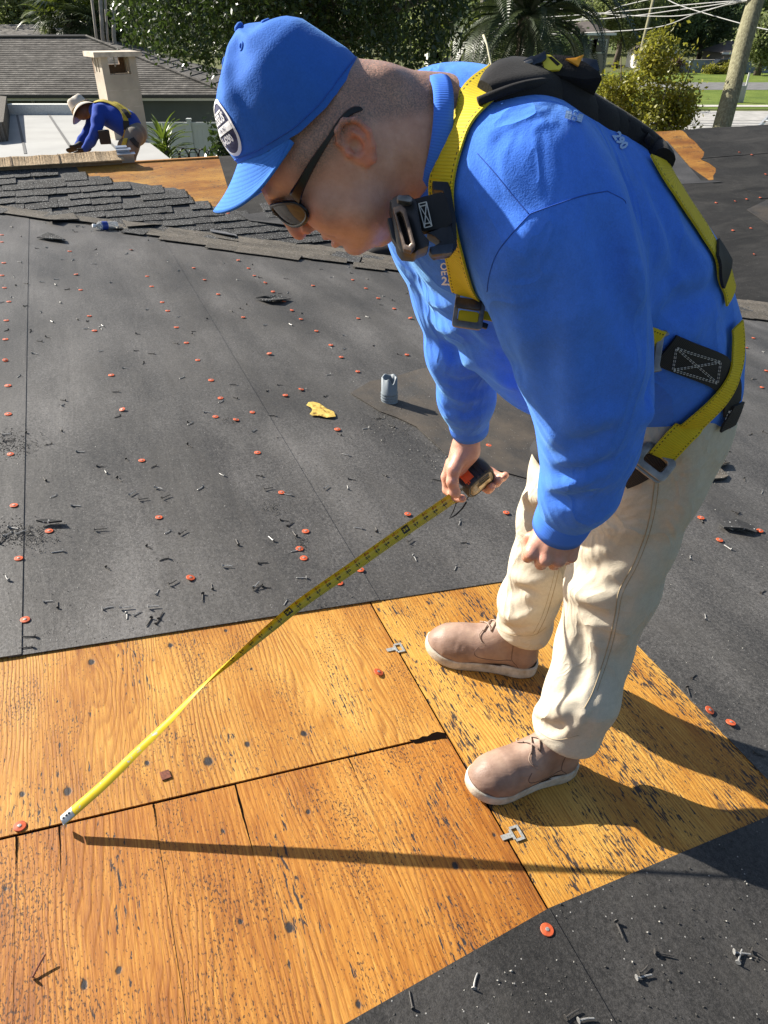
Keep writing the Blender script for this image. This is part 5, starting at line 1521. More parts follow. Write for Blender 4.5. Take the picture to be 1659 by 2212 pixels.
def hand_right():
    c0 = pa(1010, 1020, 1.55)
    F = Field(c0 - 0.115, c0 + 0.115, 0.0021)
    wr = pa(1010, 935, 1.505)
    F.cone(wr, pa(1005, 972, 1.525), 0.027, 0.027, 0.012, squash=(tuple(CF), 0.8))
    F.cone(pa(1005, 970, 1.525), pa(985, 1005, 1.54), 0.027, 0.022, 0.016)
    F.cone(pa(1010, 975, 1.535), pa(978, 1030, 1.575), 0.022, 0.018, 0.016)
    # thumb lies along the band of the case and presses the blade
    F.chain([(pa(995, 985, 1.515), .0175), (pa(980, 1014, 1.51), .0138), (pa(977, 1040, 1.518), .0118), (pa(982, 1062, 1.53), .0108), (pa(986, 1068, 1.533), .0092)], 0.008)
    F.ball(pa(977, 1039, 1.512), 0.0085, 0.006)
    # index finger down the far left side, bent under the mouth
    F.chain([(pa(975, 1000, 1.56), .0135), (pa(964, 1030, 1.575), .0112), (pa(966, 1058, 1.585), .0102), (pa(984, 1075, 1.565), .0095), (pa(999, 1077, 1.545), .0088)], 0.005)
    # three fingers wrapped round the base of the case, tips showing on the open side
    b0 = [(0.012, .0112), (0.034, .0108), (0.052, .0098)]
    for i, (a, r) in enumerate(b0):
        F.chain([(pa(982, 1006, 1.575) + A3(TA) * (a * .35), r * 1.15), (tp3(a - .02, .036, -.030), r * 1.05), (tp3(a - .012, .050, -.004), r), (tp3(a - .004, .044, .024), r * .92), (tp3(a + .002, .030, .030), r * .85)], 0.005)
    V, Q = F.nets(); return relax(V, Q, 2), Q
def body_core():
    F = Field((-0.25, 0.55, EYE - 1.75), (0.95, 1.85, EYE + 0.1), 0.017)
    F.chain([(p, r - 0.022) for p, r in TORSO], 0.06, squash=SQ)
    F.chain([(p, max(.022, r - 0.022)) for p, r in ARM_L], 0.03)
    F.chain([(p, max(.022, r - 0.022)) for p, r in ARM_R], 0.03)
    F.chain([(p, r - 0.03) for p, r in LEG_L], 0.03)
    F.chain([(p, r - 0.03) for p, r in LEG_R], 0.03)
    V, Q = F.nets(); return relax(V, Q, 2), Q
HEEL_L, TOE_L = G(1236, 1654), G(1004, 1714)
HEEL_R, TOE_R = G(1156, 1450), G(915, 1403)
def ankle(h_, t_, z_, f_=.22): return A3(h_ + (t_ - h_) * f_ + N1 * z_)
LEG_L = [(pa(1422, 900, 1.27), .100), (pa(1400, 1040, 1.37), .096), (pa(1358, 1160, 1.45), .090), (pa(1322, 1262, 1.53), .094), (pa(1282, 1400, 1.62), .080), (ankle(HEEL_L, TOE_L, .25, .17), .078), (ankle(HEEL_L, TOE_L, .15, .205), .074), (ankle(HEEL_L, TOE_L, .10, .21), .070)]
LEG_R = [(pa(1300, 900, 1.46), .100), (pa(1240, 1020, 1.58), .092), (pa(1198, 1120, 1.68), .082), (pa(1178, 1220, 1.78), .082), (pa(1140, 1300, 1.86), .072), (ankle(HEEL_R, TOE_R, .16, .20), .069), (ankle(HEEL_R, TOE_R, .10, .20), .067)]
def put_body():
    parts = []
    V, Q, hair, lips, red = head_mesh(); n = len(V)
    parts.append((h2w(V), Q, hair, lips, red))
    for Vh, Qh in (hand_left(), hand_right(), body_core()):
        parts.append((Vh, Qh, np.zeros(len(Vh)), np.zeros(len(Vh)), np.full(len(Vh), 0.25)))
    off = 0; Vs, Qs, A = [], [], [[], [], []]
    for V, Q, a, b, c in parts:
        Vs.append(V); Qs.append(Q + off); off += len(V)
        for i, q in enumerate((a, b, c)): A[i].append(q)
    o = big_mesh('body', np.concatenate(Vs), np.concatenate(Qs), M_SKIN, person, True)
    for nm, q in zip(('hair', 'lips', 'red'), A):
        at = o.data.attributes.new(nm, 'FLOAT', 'POINT'); at.data.foreach_set('value', np.concatenate(q).astype(np.float32))
    return o
put_body()

# ---------------------------------------------------------------- cap
M_CAP = cloth_mat('cap_blue_twill', (0.032, 0.130, 0.49), 0.08, 0.85, sheen=0.2)
M_CAPD = simple('cap_underside', (0.015, 0.045, 0.17), 0.9)
M_NAVY = simple('badge_navy', (0.016, 0.02, 0.075), 0.7)
M_WHITE = simple('print_white', (0.72, 0.72, 0.74), 0.7, var=0.05)
def resamp(p, n):
    p = np.array(p, float); L = np.concatenate([[0], np.cumsum(np.hypot(*np.diff(p, axis=0).T))])
    t = np.linspace(0, L[-1], n); return np.stack([np.interp(t, L, p[:, 0]), np.interp(t, L, p[:, 1])], 1)
NT = 26
PF = resamp([(1, 0), (.985, .15), (.925, .352), (.765, .63), (.577, .775), (.247, .945), (0, 1)], NT + 1)
PBK = resamp([(1, 0), (.993, .159), (.90, .369), (.79, .62), (.644, .735), (.383, .83), (.15, .95), (0, 1)], NT + 1)
PS = resamp([(1, 0), (1.0, .2), (.955, .42), (.84, .64), (.62, .83), (.30, .955), (0, 1)], NT + 1)
APX = np.array((-.0136, 0, .1529))
def ring_u(f): return np.interp(f, (-.0836, -.0209, .0183, .066, .097), (.029, .0263, .0315, .0497, .0677))
def cap_pt(th, t):
    """local point of the crown at azimuth th (0 = front, + = camera side), t from edge to button"""
    B = np.array((.0067 + .0903 * math.cos(th), .0805 * math.sin(th), 0.0)); B[2] = ring_u(B[0])
    cs = math.cos(th); w = cs * cs
    q = t * NT; i = min(int(q), NT - 1); fr = q - i
    def pr(T): return T[i] * (1 - fr) + T[i + 1] * fr
    rho, hh = (pr(PF) if cs > 0 else pr(PBK)) * w + pr(PS) * (1 - w)
    p = APX + (B - APX) * np.array((rho, rho, 0)); p[2] = B[2] + (APX[2] - B[2]) * hh
    # soft hollows and the panel seams
    a = math.degrees(th) % 360
    out = np.array((math.cos(th), math.sin(th), 0.5))
    for s in (0, 55, 120, 180, 240, 305):
        da = min(abs(a - s), 360 - abs(a - s)) * (1 - 0.85 * t) + 0.001
        p -= out * 0.0013 * math.exp(-(da / 1.1) ** 2) * (1 - t)
    def dent(a0, t0, sa, st_, amp):
        da = (a - a0 + 180) % 360 - 180
        return amp * math.exp(-(da / sa) ** 2 - ((t - t0) / st_) ** 2)
    p -= out * (dent(82, .62, 16, .16, .0075) + dent(120, .8, 26, .13, .006) - dent(55, .55, 9, .3, .0035) + dent(66, .35, 9, .25, .003) + dent(100, .25, 9, .2, .002) - dent(100, .72, 7, .12, .003) + dent(20, .75, 14, .2, .002))
    return p
NTH = 120
Vc = [cap_pt(2 * math.pi * k / NTH, j / NT) for j in range(NT) for k in range(NTH)] + [APX]
Fc = [(j * NTH + k, j * NTH + (k + 1) % NTH, (j + 1) * NTH + (k + 1) % NTH, (j + 1) * NTH + k) for j in range(NT - 1) for k in range(NTH)]
Fc += [((NT - 1) * NTH + k, (NT - 1) * NTH + (k + 1) % NTH, len(Vc) - 1) for k in range(NTH)]
if 0:
    e0 = len(Vc)
if 0: Vc += [np.array(cap_pt(2 * math.pi * k / NTH, 0.03)) * np.array((.955, .95, 1)) for k in range(NTH)]
if 0: Fc += [(k, e0 + k, e0 + (k + 1) % NTH, (k + 1) % NTH) for k in range(NTH)]
cap = mesh_obj('cap', h2w(Vc), Fc, M_CAP, person, True)
v, f = lathe([(0.0005, .0022), (.0035, .0018), (.0058, .0002), (.0062, -.002), (.0055, -.004)], 16)
mesh_obj('button', h2w(np.array(v) + APX + np.array((0, 0, .001))), f, M_CAP, cap, True)
for a_, t_ in ((28, .74), (88, .66), (150, .7), (-28, .74)):
    c0 = cap_pt(math.radians(a_), t_); du = cap_pt(math.radians(a_), t_ + .03) - c0; dv = cap_pt(math.radians(a_ + 3), t_) - c0
    du /= np.linalg.norm(du); dv -= du * dv.dot(du); dv /= np.linalg.norm(dv); nn = np.cross(dv, du)
    ring = [c0 + (du * math.cos(q) + dv * math.sin(q)) * .0038 + nn * .0006 for q in np.linspace(0, 2 * math.pi, 15)[:-1]]
    v, f = tube(h2w(ring), 0.0014, 6, True); mesh_obj('eyelet', v, f, M_CAP, cap, True)
# sweat band line along the lower edge: stitching
for t_ in (0.035,):
    v, f = tube(h2w([cap_pt(math.radians(q), t_) * 1.004 for q in range(0, 361, 5)]), 0.0007, 5); mesh_obj('stitching', v, f, M_SEAMB, cap, True)
# brim
nS, nV = 48, 12
def brim_pt(s, v):
    th = s * math.radians(74); i_ = cap_pt(th, 0.0) * np.array((.995, .995, 1))
    a = s * math.pi / 2
    L = .082 * math.copysign(abs(math.sin(a)) ** .92, s); fo = .022 + (.1594 - .022) * max(0, math.cos(a)) ** 0.62
    uo = .0575 - .034 * (abs(L) / .083) ** 1.8
    o_ = np.array((fo, L, uo))
    o_ = o_ * (1 - abs(s) ** 9) + i_ * abs(s) ** 9
    p = i_ + (o_ - i_) * v
    p[2] += -.003 * math.sin(math.pi * v) * (1 - abs(s)) - 0.004 * math.sin(math.pi * v) * abs(s)
    return p
up, dn = [], []
for i in range(nS + 1):
    for j in range(nV + 1):
        p = brim_pt(-1 + 2 * i / nS, j / nV); up.append(p); dn.append(p - np.array((0.0006, 0, .0032)))
Vb = up + dn; n1 = len(up); Fb, uvb = [], [((i // (nV + 1)) / nS, (i % (nV + 1)) / nV) for i in range(n1)] * 2
for i in range(nS):
    for j in range(nV):
        a, b, c, d = i * (nV + 1) + j, i * (nV + 1) + j + 1, (i + 1) * (nV + 1) + j + 1, (i + 1) * (nV + 1) + j
        Fb += [(a, b, c, d), (n1 + a, n1 + d, n1 + c, n1 + b)]
    Fb.append((i * (nV + 1) + nV, n1 + i * (nV + 1) + nV, n1 + (i + 1) * (nV + 1) + nV, (i + 1) * (nV + 1) + nV))
s = NB('cap_brim_twill'); st1 = s.sep(s.uv())[1]
row = s.math('ABSOLUTE', s.math('SINE', s.math('MULTIPLY', st1, 32.0))); a = s.noise(s.obj(), 420, 2)
M_BRIM = s.set(s.ramp(s.math('ADD', s.math('MULTIPLY', a, .6), s.math('MULTIPLY', row, .3)), [(0.3, (0.034, 0.145, 0.50)), (0.75, (0.05, 0.20, 0.64))]), 0.85, 0, s.bump(s.math('ADD', s.math('MULTIPLY', row, .5), s.math('MULTIPLY', a, .5)), 0.22, 0.0015), 0.2)
mesh_obj('brim', h2w(Vb), Fb, M_BRIM, cap, True, uvs=uvb)
# round badge on the front panel: white ring, navy field, lettering
def on_cap(x, y, off):
    """x across (metres, + towards the camera side), y up along the front panel"""
    th = (x + 0.046) / 0.092; t0 = 0.27 + y / 0.145
    p = cap_pt(th, t0); du = cap_pt(th, t0 + .02) - p; dv = cap_pt(th + .02, t0) - p
    n = np.cross(dv, du); n /= np.linalg.norm(n)
    if n[0] < 0: n = -n
    return p + n * off
def cap_patch(name, pts_faces, off, mat, par):
    v, f = pts_faces
    return mesh_obj(name, h2w([on_cap(q[0], q[1], off) for q in v]), f, mat, par)
def disc(r0, r1, n=36, rings=4):
    v, f = [], []
    for j in range(rings + 1):
        r = r0 + (r1 - r0) * j / rings
        v += [(r * math.cos(2 * math.pi * k / n), r * math.sin(2 * math.pi * k / n)) for k in range(n)]
    for j in range(rings):
        for k in range(n): f.append((j * n + k, j * n + (k + 1) % n, (j + 1) * n + (k + 1) % n, (j + 1) * n + k))
    return v, f
badge = cap_patch('badge', disc(0.0005, 0.0272), 0.0012, M_NAVY, cap)
cap_patch('badge_ring', disc(0.0265, 0.0305, 36, 2), 0.0018, M_WHITE, badge)
def flat_text(txt, size, mat=None, bold=0.0):
    cu = bpy.data.curves.new('t', 'FONT'); cu.body = txt; cu.size = size; cu.offset = bold; cu.align_x = 'CENTER'; cu.align_y = 'CENTER'; cu.resolution_u = 2; cu.fill_mode = 'FRONT'
    o = bpy.data.objects.new('t', cu); COL.objects.link(o)
    me = bpy.data.meshes.new_from_object(o.evaluated_get(bpy.context.evaluated_depsgraph_get())); bpy.data.objects.remove(o)
    v = [(q.co.x, q.co.y) for q in me.vertices]; f = [tuple(p.vertices) for p in me.polygons]
    bpy.data.meshes.remove(me); return v, f
def grid_rect(x0, x1, y0, y1, n=8, m=2):
    v = [(x0 + (x1 - x0) * i / n, y0 + (y1 - y0) * j / m) for i in range(n + 1) for j in range(m + 1)]
    f = [(i * (m + 1) + j, (i + 1) * (m + 1) + j, (i + 1) * (m + 1) + j + 1, i * (m + 1) + j + 1) for i in range(n) for j in range(m)]
    return v, f
cap_patch('badge_band', grid_rect(-.026, .026, -.0045, .0035), 0.0020, M_WHITE, badge)
cap_patch('badge_bar', grid_rect(-.014, .014, .0165, .0185), 0.0020, M_WHITE, badge)
for txt, size, yy, m_, bd in (('OSSUS', .0135, .0100, M_WHITE, .0004), ('ION, INC', .0060, -.0005, M_NAVY, .0001), ('6-6290', .0115, -.0115, M_WHITE, .0004)):
    v, f = flat_text(txt, size, bold=bd)
    cap_patch('lettering', ([(q[0] * .95, q[1] + yy) for q in v], f), 0.0026, m_, badge)

# ---------------------------------------------------------------- sunglasses
M_FRAME = simple('glossy_black_plastic', (0.006, 0.006, 0.008), 0.25, spec=0.35)
s = NB('brown_lens')
M_LENS = s.set(s.ramp(s.noise(s.obj(), 30, 1), [(0.3, (0.014, 0.008, 0.004)), (0.7, (0.022, 0.012, 0.006))]), 0.05, 0, None, 0.35)
s.b.inputs['Coat Weight'].default_value = 0.2
gl = empty('sunglasses', (0, 0, 0)); gl.parent = person; gl.matrix_basis = wmat(person).inverted() @ Matrix.Translation(HC)
def gf(l): return .1090 - 8.0 * l * l
def lens_pt(sg, a, r):
    x = .0375 + .0275 * r * math.copysign(abs(math.cos(a)) ** .85, math.cos(a)); y = -.0125 - .34 * (x - .0375) + .0168 * r * math.copysign(abs(math.sin(a)) ** .85, math.sin(a))
    return np.array((gf(x) - 0.05 * (y + .0125), sg * x, y))
for sg in (1, -1):
    rim = [lens_pt(sg, q, 1.0) for q in np.linspace(0, 2 * math.pi, 33)[:-1]]
    Vl = [lens_pt(sg, 2 * math.pi * k / 32, (j + .02) / 5) + np.array((.0012 * (1 - (j / 5) ** 2), 0, 0)) for j in range(6) for k in range(32)]
    Fl = [(j * 32 + k, j * 32 + (k + 1) % 32, (j + 1) * 32 + (k + 1) % 32, (j + 1) * 32 + k) for j in range(5) for k in range(32)]
    mesh_obj('lens', h2w(Vl), Fl, M_LENS, gl, True)
    v, f = tube(h2w(rim), 0.0026, 8, True); mesh_obj('rim', v, f, M_FRAME, gl, True)
    tm = [(.0760, .0650, -.0085), (.0690, .0725, -.0060), (.056, .0785, -.0030), (.030, .0815, .0015), (.005, .0835, .0040), (-.020, .0840, .0060), (-.036, .0825, .0035), (-.046, .0810, -.0025)]
    tm = catmull(tm, 5); V, Fs = [], []
    for i, p in enumerate(tm):
        u = i / (len(tm) - 1); hh = np.interp(u, (0, .1, .25, .6, .8, .93, 1), (.0085, .0080, .0058, .0026, .0034, .0042, .0022)); tt = .0016
        for dl, du in ((tt, hh * .7), (tt, -hh * .7), (-tt, -hh), (-tt, hh)): V.append(np.array((p[0], sg * (p[1] + dl), p[2] + du)))
        if i:
            b = 4 * i - 4
            for k in range(4): Fs.append((b + k, b + (k + 1) % 4, b + 4 + (k + 1) % 4, b + 4 + k))
    Fs += [(3, 2, 1, 0), tuple(len(V) - 4 + k for k in range(4))]
    mesh_obj('temple_arm', h2w(V), Fs, M_FRAME, gl)
v, f = tube(h2w([(gf(.011) , .0110, -.004), (.1110, .004, .0005), (.1110, -.004, .0005), (gf(.011), -.0110, -.004)]), 0.0022, 8); mesh_obj('bridge', v, f, M_FRAME, gl, True)
# ---------------------------------------------------------------- shirt mesh with its openings
Fs_ = build_shirt()
Fs_.half(HEM_P, HEM_N, 0.008, (np.array((0.2, 0.8, EYE - 1.2)), np.array((0.95, 1.75, EYE - 0.3))))
VS, QS = Fs_.nets(); VS = relax(VS, QS, 1)
shirt = big_mesh('shirt', VS, QS, M_SHIRT, person, True)
BS = bvh_of(VS, QS)
# ribbed collar and cuffs
def rib_ring(name, c, axis, r_in, width, thick, ref, ell=1.0, flare=0.0, par=None):
    axis = Vector(axis).normalized(); x = Vector(ref); x = (x - axis * x.dot(axis)).normalized(); y = axis.cross(x)
    n = 64; V, Fs, uv = [], [], []
    prof = [(0, 0), (thick * .8, width * .05), (thick, width * .3), (thick, width * .7), (thick * .7, width), (-thick * .3, width)]
    for j, (dr, dz) in enumerate(prof):
        for k in range(n):
            a = 2 * math.pi * k / n; rr = r_in + dr + flare * dz
            V.append(Vector(c) + x * math.cos(a) * rr + y * math.sin(a) * rr * ell + axis * dz); uv.append((k / n if k < n / 2 else 1 - k / n, j / 5))
    for j in range(len(prof) - 1):
        for k in range(n): Fs.append((j * n + k, j * n + (k + 1) % n, (j + 1) * n + (k + 1) % n, (j + 1) * n + k))
    return mesh_obj(name, V, Fs, M_RIB, par or shirt, True, uvs=uv)
nk = HC + F3 * -0.0745 + U3 * -0.0765
rib_ring('collar', nk - NKD * 0.004, NKD, 0.0640, 0.022, 0.0035, F3, 1.0, 0.2)
def cuff(a, b, r, w=0.052):
    d = Vector(b - a).normalized()
    return rib_ring('cuff', Vector(b) - d * 0.016, d, r, w, 0.003, CR, 1.0, -0.05)
cuff(ARM_L[-2][0], ARM_L[-1][0], 0.0455)
cuff(ARM_R[-2][0], ARM_R[-1][0], 0.0405, 0.05)
def surf_path(pts, bvh, n=6, off=0.0, jump=0.1):
    out = []
    q = catmull([np.array(p, float) for p in pts], n)
    for p in q:
        l, nn = hit(bvh, p[0], p[1])
        if l is None: continue
        if out and (l - out[-1][0]).length > jump: continue
        out.append((l + nn * off, nn, p[2] if len(p) > 2 else 0))
    return out
def seam(name, pts, r, mat, par, bvh):
    q = surf_path(pts, bvh, 8, r * 0.3)
    if len(q) > 2:
        v, f = tube([p[0] for p in q], r, 5); return mesh_obj(name, v, f, mat, par, True)
seam('seam', [(1145, 462), (1200, 442), (1262, 422), (1312, 413)], 0.0007, M_SEAMB, shirt, BS)
seam('seam', [(1145, 462), (1110, 500), (1075, 545), (1058, 590), (1052, 630)], 0.0007, M_SEAMB, shirt, BS)
seam('seam', [(1030, 330), (1070, 375), (1110, 425), (1142, 462)], 0.0006, M_SEAMB, shirt, BS)
seam('seam', [(1312, 413), (1345, 430), (1352, 440)], 0.0006, M_SEAMB, shirt, BS)

# ---------------------------------------------------------------- trousers
def pants_field(h):
    F = Field((-0.02, 0.75, EYE - 1.78), (1.0, 1.95, EYE - 0.35), h)
    F.chain(LEG_L, 0.03); F.chain(LEG_R, 0.03)
    F.cone(pa(1400, 830, 1.30), pa(1440, 870, 1.34), 0.102, 0.104, 0.05, squash=SQ)
    F.ball(pa(1438, 930, 1.36), 0.104, 0.06)
    return F
FOLDS_PANTS = [
    ([(1225, 1270), (1270, 1290), (1330, 1285), (1390, 1262)], 0.008, 0.012), ([(1230, 1310), (1290, 1330), (1350, 1325)], -0.006, 0.012),
    ([(1225, 1235), (1290, 1225), (1370, 1195)], -0.006, 0.014), ([(1290, 1130), (1340, 1150), (1400, 1150)], 0.006, 0.014),
    ([(1222, 1330), (1225, 1400), (1200, 1470)], 0.008, 0.012), ([(1250, 1340), (1262, 1420), (1240, 1500)], -0.007, 0.010),
    ([(1275, 1350), (1290, 1420), (1280, 1490)], 0.006, 0.012), ([(1300, 1300), (1340, 1360), (1345, 1410)], 0.005, 0.014),
    ([(1140, 1520), (1190, 1545), (1230, 1520)], 0.009, 0.010), ([(1150, 1555), (1195, 1575), (1260, 1550)], -0.008, 0.009),
    ([(1165, 1490), (1210, 1500), (1265, 1470)], -0.006, 0.010), ([(1210, 1585), (1250, 1560), (1290, 1510)], 0.007, 0.010),
    ([(1260, 1590), (1275, 1540), (1290, 1480)], -0.005, 0.008), ([(1180, 1520), (1215, 1540), (1230, 1590)], 0.005, 0.008),
    ([(1145, 950), (1165, 985), (1200, 990)], 0.008, 0.010), ([(1150, 1000), (1175, 1030), (1210, 1035)], -0.007, 0.010),
    ([(1125, 1070), (1160, 1075), (1200, 1060)], 0.008, 0.011), ([(1130, 1100), (1165, 1115), (1205, 1100)], -0.006, 0.010),
    ([(1115, 1200), (1150, 1190), (1200, 1200)], 0.006, 0.012), ([(1100, 1240), (1150, 1255), (1200, 1240)], 0.007, 0.011),
    ([(1085, 1290), (1130, 1275), (1180, 1290)], -0.006, 0.010), ([(1070, 1320), (1110, 1335), (1170, 1315)], 0.007, 0.009),
    ([(1065, 1345), (1110, 1360), (1165, 1350)], -0.006, 0.008), ([(1500, 960), (1490, 1060), (1450, 1160)], 0.005, 0.014),
    ([(1460, 1000), (1440, 1100), (1400, 1200)], -0.004, 0.014), ([(1400, 1210), (1380, 1300), (1330, 1400)], 0.003, 0.012),
]
F0 = pants_field(0.013); V, Q = F0.nets(); b0 = bvh_of(V, Q)
FP = pants_field(0.0062)
for pts, amp, sig in FOLDS_PANTS:
    q = [A3(p[0]) for p in surf_path([(*p,) for p in pts], b0, 5, 0, 0.09)]
    if len(q) > 1: FP.bumpline(q, amp * 1.5, sig * 0.95)
for leg, e in ((LEG_L, ankle(HEEL_L, TOE_L, .135, .21)), (LEG_R, ankle(HEEL_R, TOE_R, .125, .20))):
    d = leg[-1][0] - leg[-2][0]; d /= np.linalg.norm(d); d = d + A3(FWD) * 0.12
    FP.half(e, d / np.linalg.norm(d), 0.006, (e - 0.14, e + 0.14))
VP, QP = FP.nets(); VP = relax(VP, QP, 1)
trousers = big_mesh('trousers', VP, QP, M_KHAKI, person, True)
BP = bvh_of(VP, QP)
BALL = bvh_of(np.concatenate([VS, VP]), np.concatenate([QS, QP + len(VS)]))
seam('side_seam', [(1415, 1030), (1408, 1090), (1395, 1150), (1370, 1215), (1338, 1275), (1328, 1330), (1312, 1400), (1282, 1490), (1262, 1530)], 0.0011, M_SEAMK, trousers, BP)
seam('side_seam', [(1424, 1032), (1417, 1090), (1403, 1152), (1378, 1218), (1346, 1280), (1335, 1332), (1320, 1402), (1290, 1492)], 0.0007, M_SEAMK, trousers, BP)
seam('inseam', [(1208, 1228), (1198, 1270), (1180, 1330), (1160, 1370)], 0.0009, M_SEAMK, trousers, BP)
seam('inseam', [(1200, 1228), (1190, 1270), (1172, 1328), (1152, 1368)], 0.0006, M_SEAMK, trousers, BP)
seam('hem_stitch', [(1140, 1552), (1170, 1585), (1205, 1598), (1250, 1588)], 0.0007, M_SEAMK, trousers, BP)
seam('hem_stitch', [(1056, 1345), (1100, 1370), (1150, 1372), (1180, 1355)], 0.0007, M_SEAMK, trousers, BP)

# ---------------------------------------------------------------- boots
s = NB('boot_leather'); co = s.obj()
b = s.noise(co, 16, 5, 0.6); a = s.noise(co, 240, 3, 0.6); w = s.noise(s.map(co, (1, 3, 3)), 22, 3, 0.6, 0.5)
M_BOOT = s.set(s.ramp(b, [(0.3, (0.19, 0.118, 0.085)), (0.5, (0.275, 0.18, 0.135)), (0.7, (0.36, 0.25, 0.185))]), 0.52, 0, s.bump(s.math('ADD', w, s.math('MULTIPLY', a, .4)), 0.25, 0.004), 0.4)
s = NB('boot_sole_rubber'); b = s.noise(s.obj(), 30, 5, 0.7)
M_SOLE = s.set(s.ramp(b, [(0.3, (0.33, 0.27, 0.19)), (0.55, (0.52, 0.46, 0.37)), (0.75, (0.60, 0.55, 0.46))]), 0.75, 0, s.bump(s.noise(s.obj(), 300, 2), 0.4, 0.001), 0.35)
M_LACE = simple('boot_lace', (0.30, 0.215, 0.165), 0.9, var=0.3, scale=400)
M_BOOTD = simple('boot_seam', (0.10, 0.06, 0.045), 0.8)
def boot(toe, heel, side, label):
    """toe, heel: ground points; side: +1 when the outer side is the camera side"""
    x = (toe - heel); L = x.length; M = frame(heel, x, N1); k = L / 0.30
    Mn = np.array(M)
    def w(V): return (np.asarray(V, float) * k * np.array((1, 1.08, 1.12))) @ Mn[:3, :3].T + Mn[:3, 3]
    bt = empty('boot', tuple(heel)); bt.parent = person; bt.matrix_basis = wmat(person).inverted() @ Matrix.Translation(heel)
    F = Field((-0.02, -0.075, 0.0), (0.32, 0.075, 0.20), 0.0032)
    F.chain([((.043, 0, .052), .036), ((.058, 0, .105), .040), ((.070, 0, .165), .041)], 0.03, squash=((0, 1, 0), 0.92))
    F.chain([((.05, 0, .045), .034), ((.125, 0, .055), .036), ((.165, 0, .048), .038), ((.212, 0, .036), .043), ((.250, 0, .032), .037), ((.268, 0, .030), .026)], 0.025, squash=((0, 1, 0), 1.06))
    F.cone((.085, 0, .115), (.160, 0, .062), .032, .030, 0.03)
    F.cone((.205, 0, .052), (.245, 0, .044), .030, .026, 0.03)
    for q in (.168, .185, .202, .218): F.bumpline([(q + .004, -.05, .06), (q, 0, .085), (q + .006, .05, .06)], -0.0022 if q != .202 else -0.0035, 0.0035)
    F.half((0, 0, .020), (0, 0, -1), 0.002)
    V, Q = F.nets(); V = relax(V, Q, 2)
    up_ = big_mesh('upper', w(V), Q, M_BOOT, bt, True)
    bb = bvh_of(V, Q)
    # sole with a rounded edge and a little toe spring
    ol = [(.300, 0), (.295, .020), (.275, .040), (.245, .0505), (.210, .052), (.170, .046), (.130, .040), (.090, .0385), (.045, .0395), (.012, .030), (.0, .012)]
    ol = ol + [(p[0], -p[1]) for p in ol[::-1] if p[1] != 0]
    ol = [tuple(p) for p in catmull([np.array(p) for p in ol + [ol[0]]], 4)[:-1]]
    n = len(ol); V, Fs = [], []
    prof = [(0.93, 0.0), (0.985, .004), (1.0, .012), (1.0, .021), (.985, .0255), (.90, .0262)]
    cx = .15
    for sc, z in prof:
        for p in ol:
            sp = max(0, p[0] - .20) ** 2 * 1.6 + max(0, .035 - p[0]) * .06
            V.append(((p[0] - cx) * (1 - (1 - sc) * .35) + cx, p[1] * sc, z + sp + (0.004 if p[0] < .1 and z > .02 else 0)))
    for j in range(len(prof) - 1):
        for i in range(n): Fs.append((j * n + i, j * n + (i + 1) % n, (j + 1) * n + (i + 1) % n, (j + 1) * n + i))
    Fs.append(tuple(range(n - 1, -1, -1)))
    sole = mesh_obj('sole', w(V), Fs, M_SOLE, bt, True)
    wl = [((p[0] - cx) * .965 + cx, p[1] * .955, .0275 + max(0, p[0] - .2) ** 2 * 1.6) for p in ol]
    v, f = tube(w(wl), 0.0011, 5, True); mesh_obj('welt_stitch', v, f, M_BOOTD, sole, True)
    def onb(xx, yy):
        l, nn, i_, d_ = bb.ray_cast(Vector((xx, yy, 0.3)), Vector((0, 0, -1)))
        return None if l is None else np.array(l + nn * 0.0012)
    # laces over the tongue, eyelets, and the seam of the quarters
    rows = [(.158, .016), (.140, .019), (.122, .021), (.106, .022)]
    for i, (xx, yy) in enumerate(rows):
        for sg in (-1, 1):
            e = onb(xx, sg * yy)
            if e is None: continue
            v, f = tube(w([e + np.array((.002 * math.cos(q), .002 * math.sin(q), .0004)) for q in np.linspace(0, 6.283, 9)[:-1]]), .0008, 5, True)
            mesh_obj('eyelet', v, f, M_BOOTD, up_, True)
            if i < len(rows) - 1:
                path = []
                for t in np.linspace(0, 1, 7):
                    q = onb(xx + (rows[i + 1][0] - xx) * t, sg * yy + (-sg * rows[i + 1][1] - sg * yy) * t)
                    if q is not None: path.append(q + np.array((0, 0, .0018 * math.sin(math.pi * t) + .0012)))
                v, f = tube(w(path), .0023, 6); mesh_obj('lace', v, f, M_LACE, up_, True)
    for sg in (-1, 1):
        path = [onb(.160, sg * .014), onb(.168, sg * .024), onb(.160, sg * .036), onb(.150, sg * .040)]
        path = [p + np.array((0, sg * .001, .002)) for p in path if p is not None]
        if len(path) > 2: v, f = tube(w(catmull(path, 5)), .0015, 6); mesh_obj('lace', v, f, M_LACE, up_, True)
        def side_(xx, zz):
            l, nn, i_, d_ = bb.ray_cast(Vector((xx, sg * .2, zz)), Vector((0, -sg, 0)))
            return None if l is None else np.array(l) + np.array((0, sg * .0003, 0))
        for pth in ([(.165, .075), (.172, .06), (.160, .050), (.110, .047), (.075, .052)], [(.085, .125), (.080, .09), (.075, .055), (.060, .040), (.052, .030)]):
            q = [side_(*p) for p in catmull([np.array(p) for p in pth], 6)]; q = [p for p in q if p is not None]
            if len(q) > 2: v, f = tube(w(q), .0008, 5); mesh_obj('seam', v, f, M_BOOTD, up_, True)
    return bt
boot(TOE_L, HEEL_L, 1, '')
boot(TOE_R, HEEL_R, 1, '')
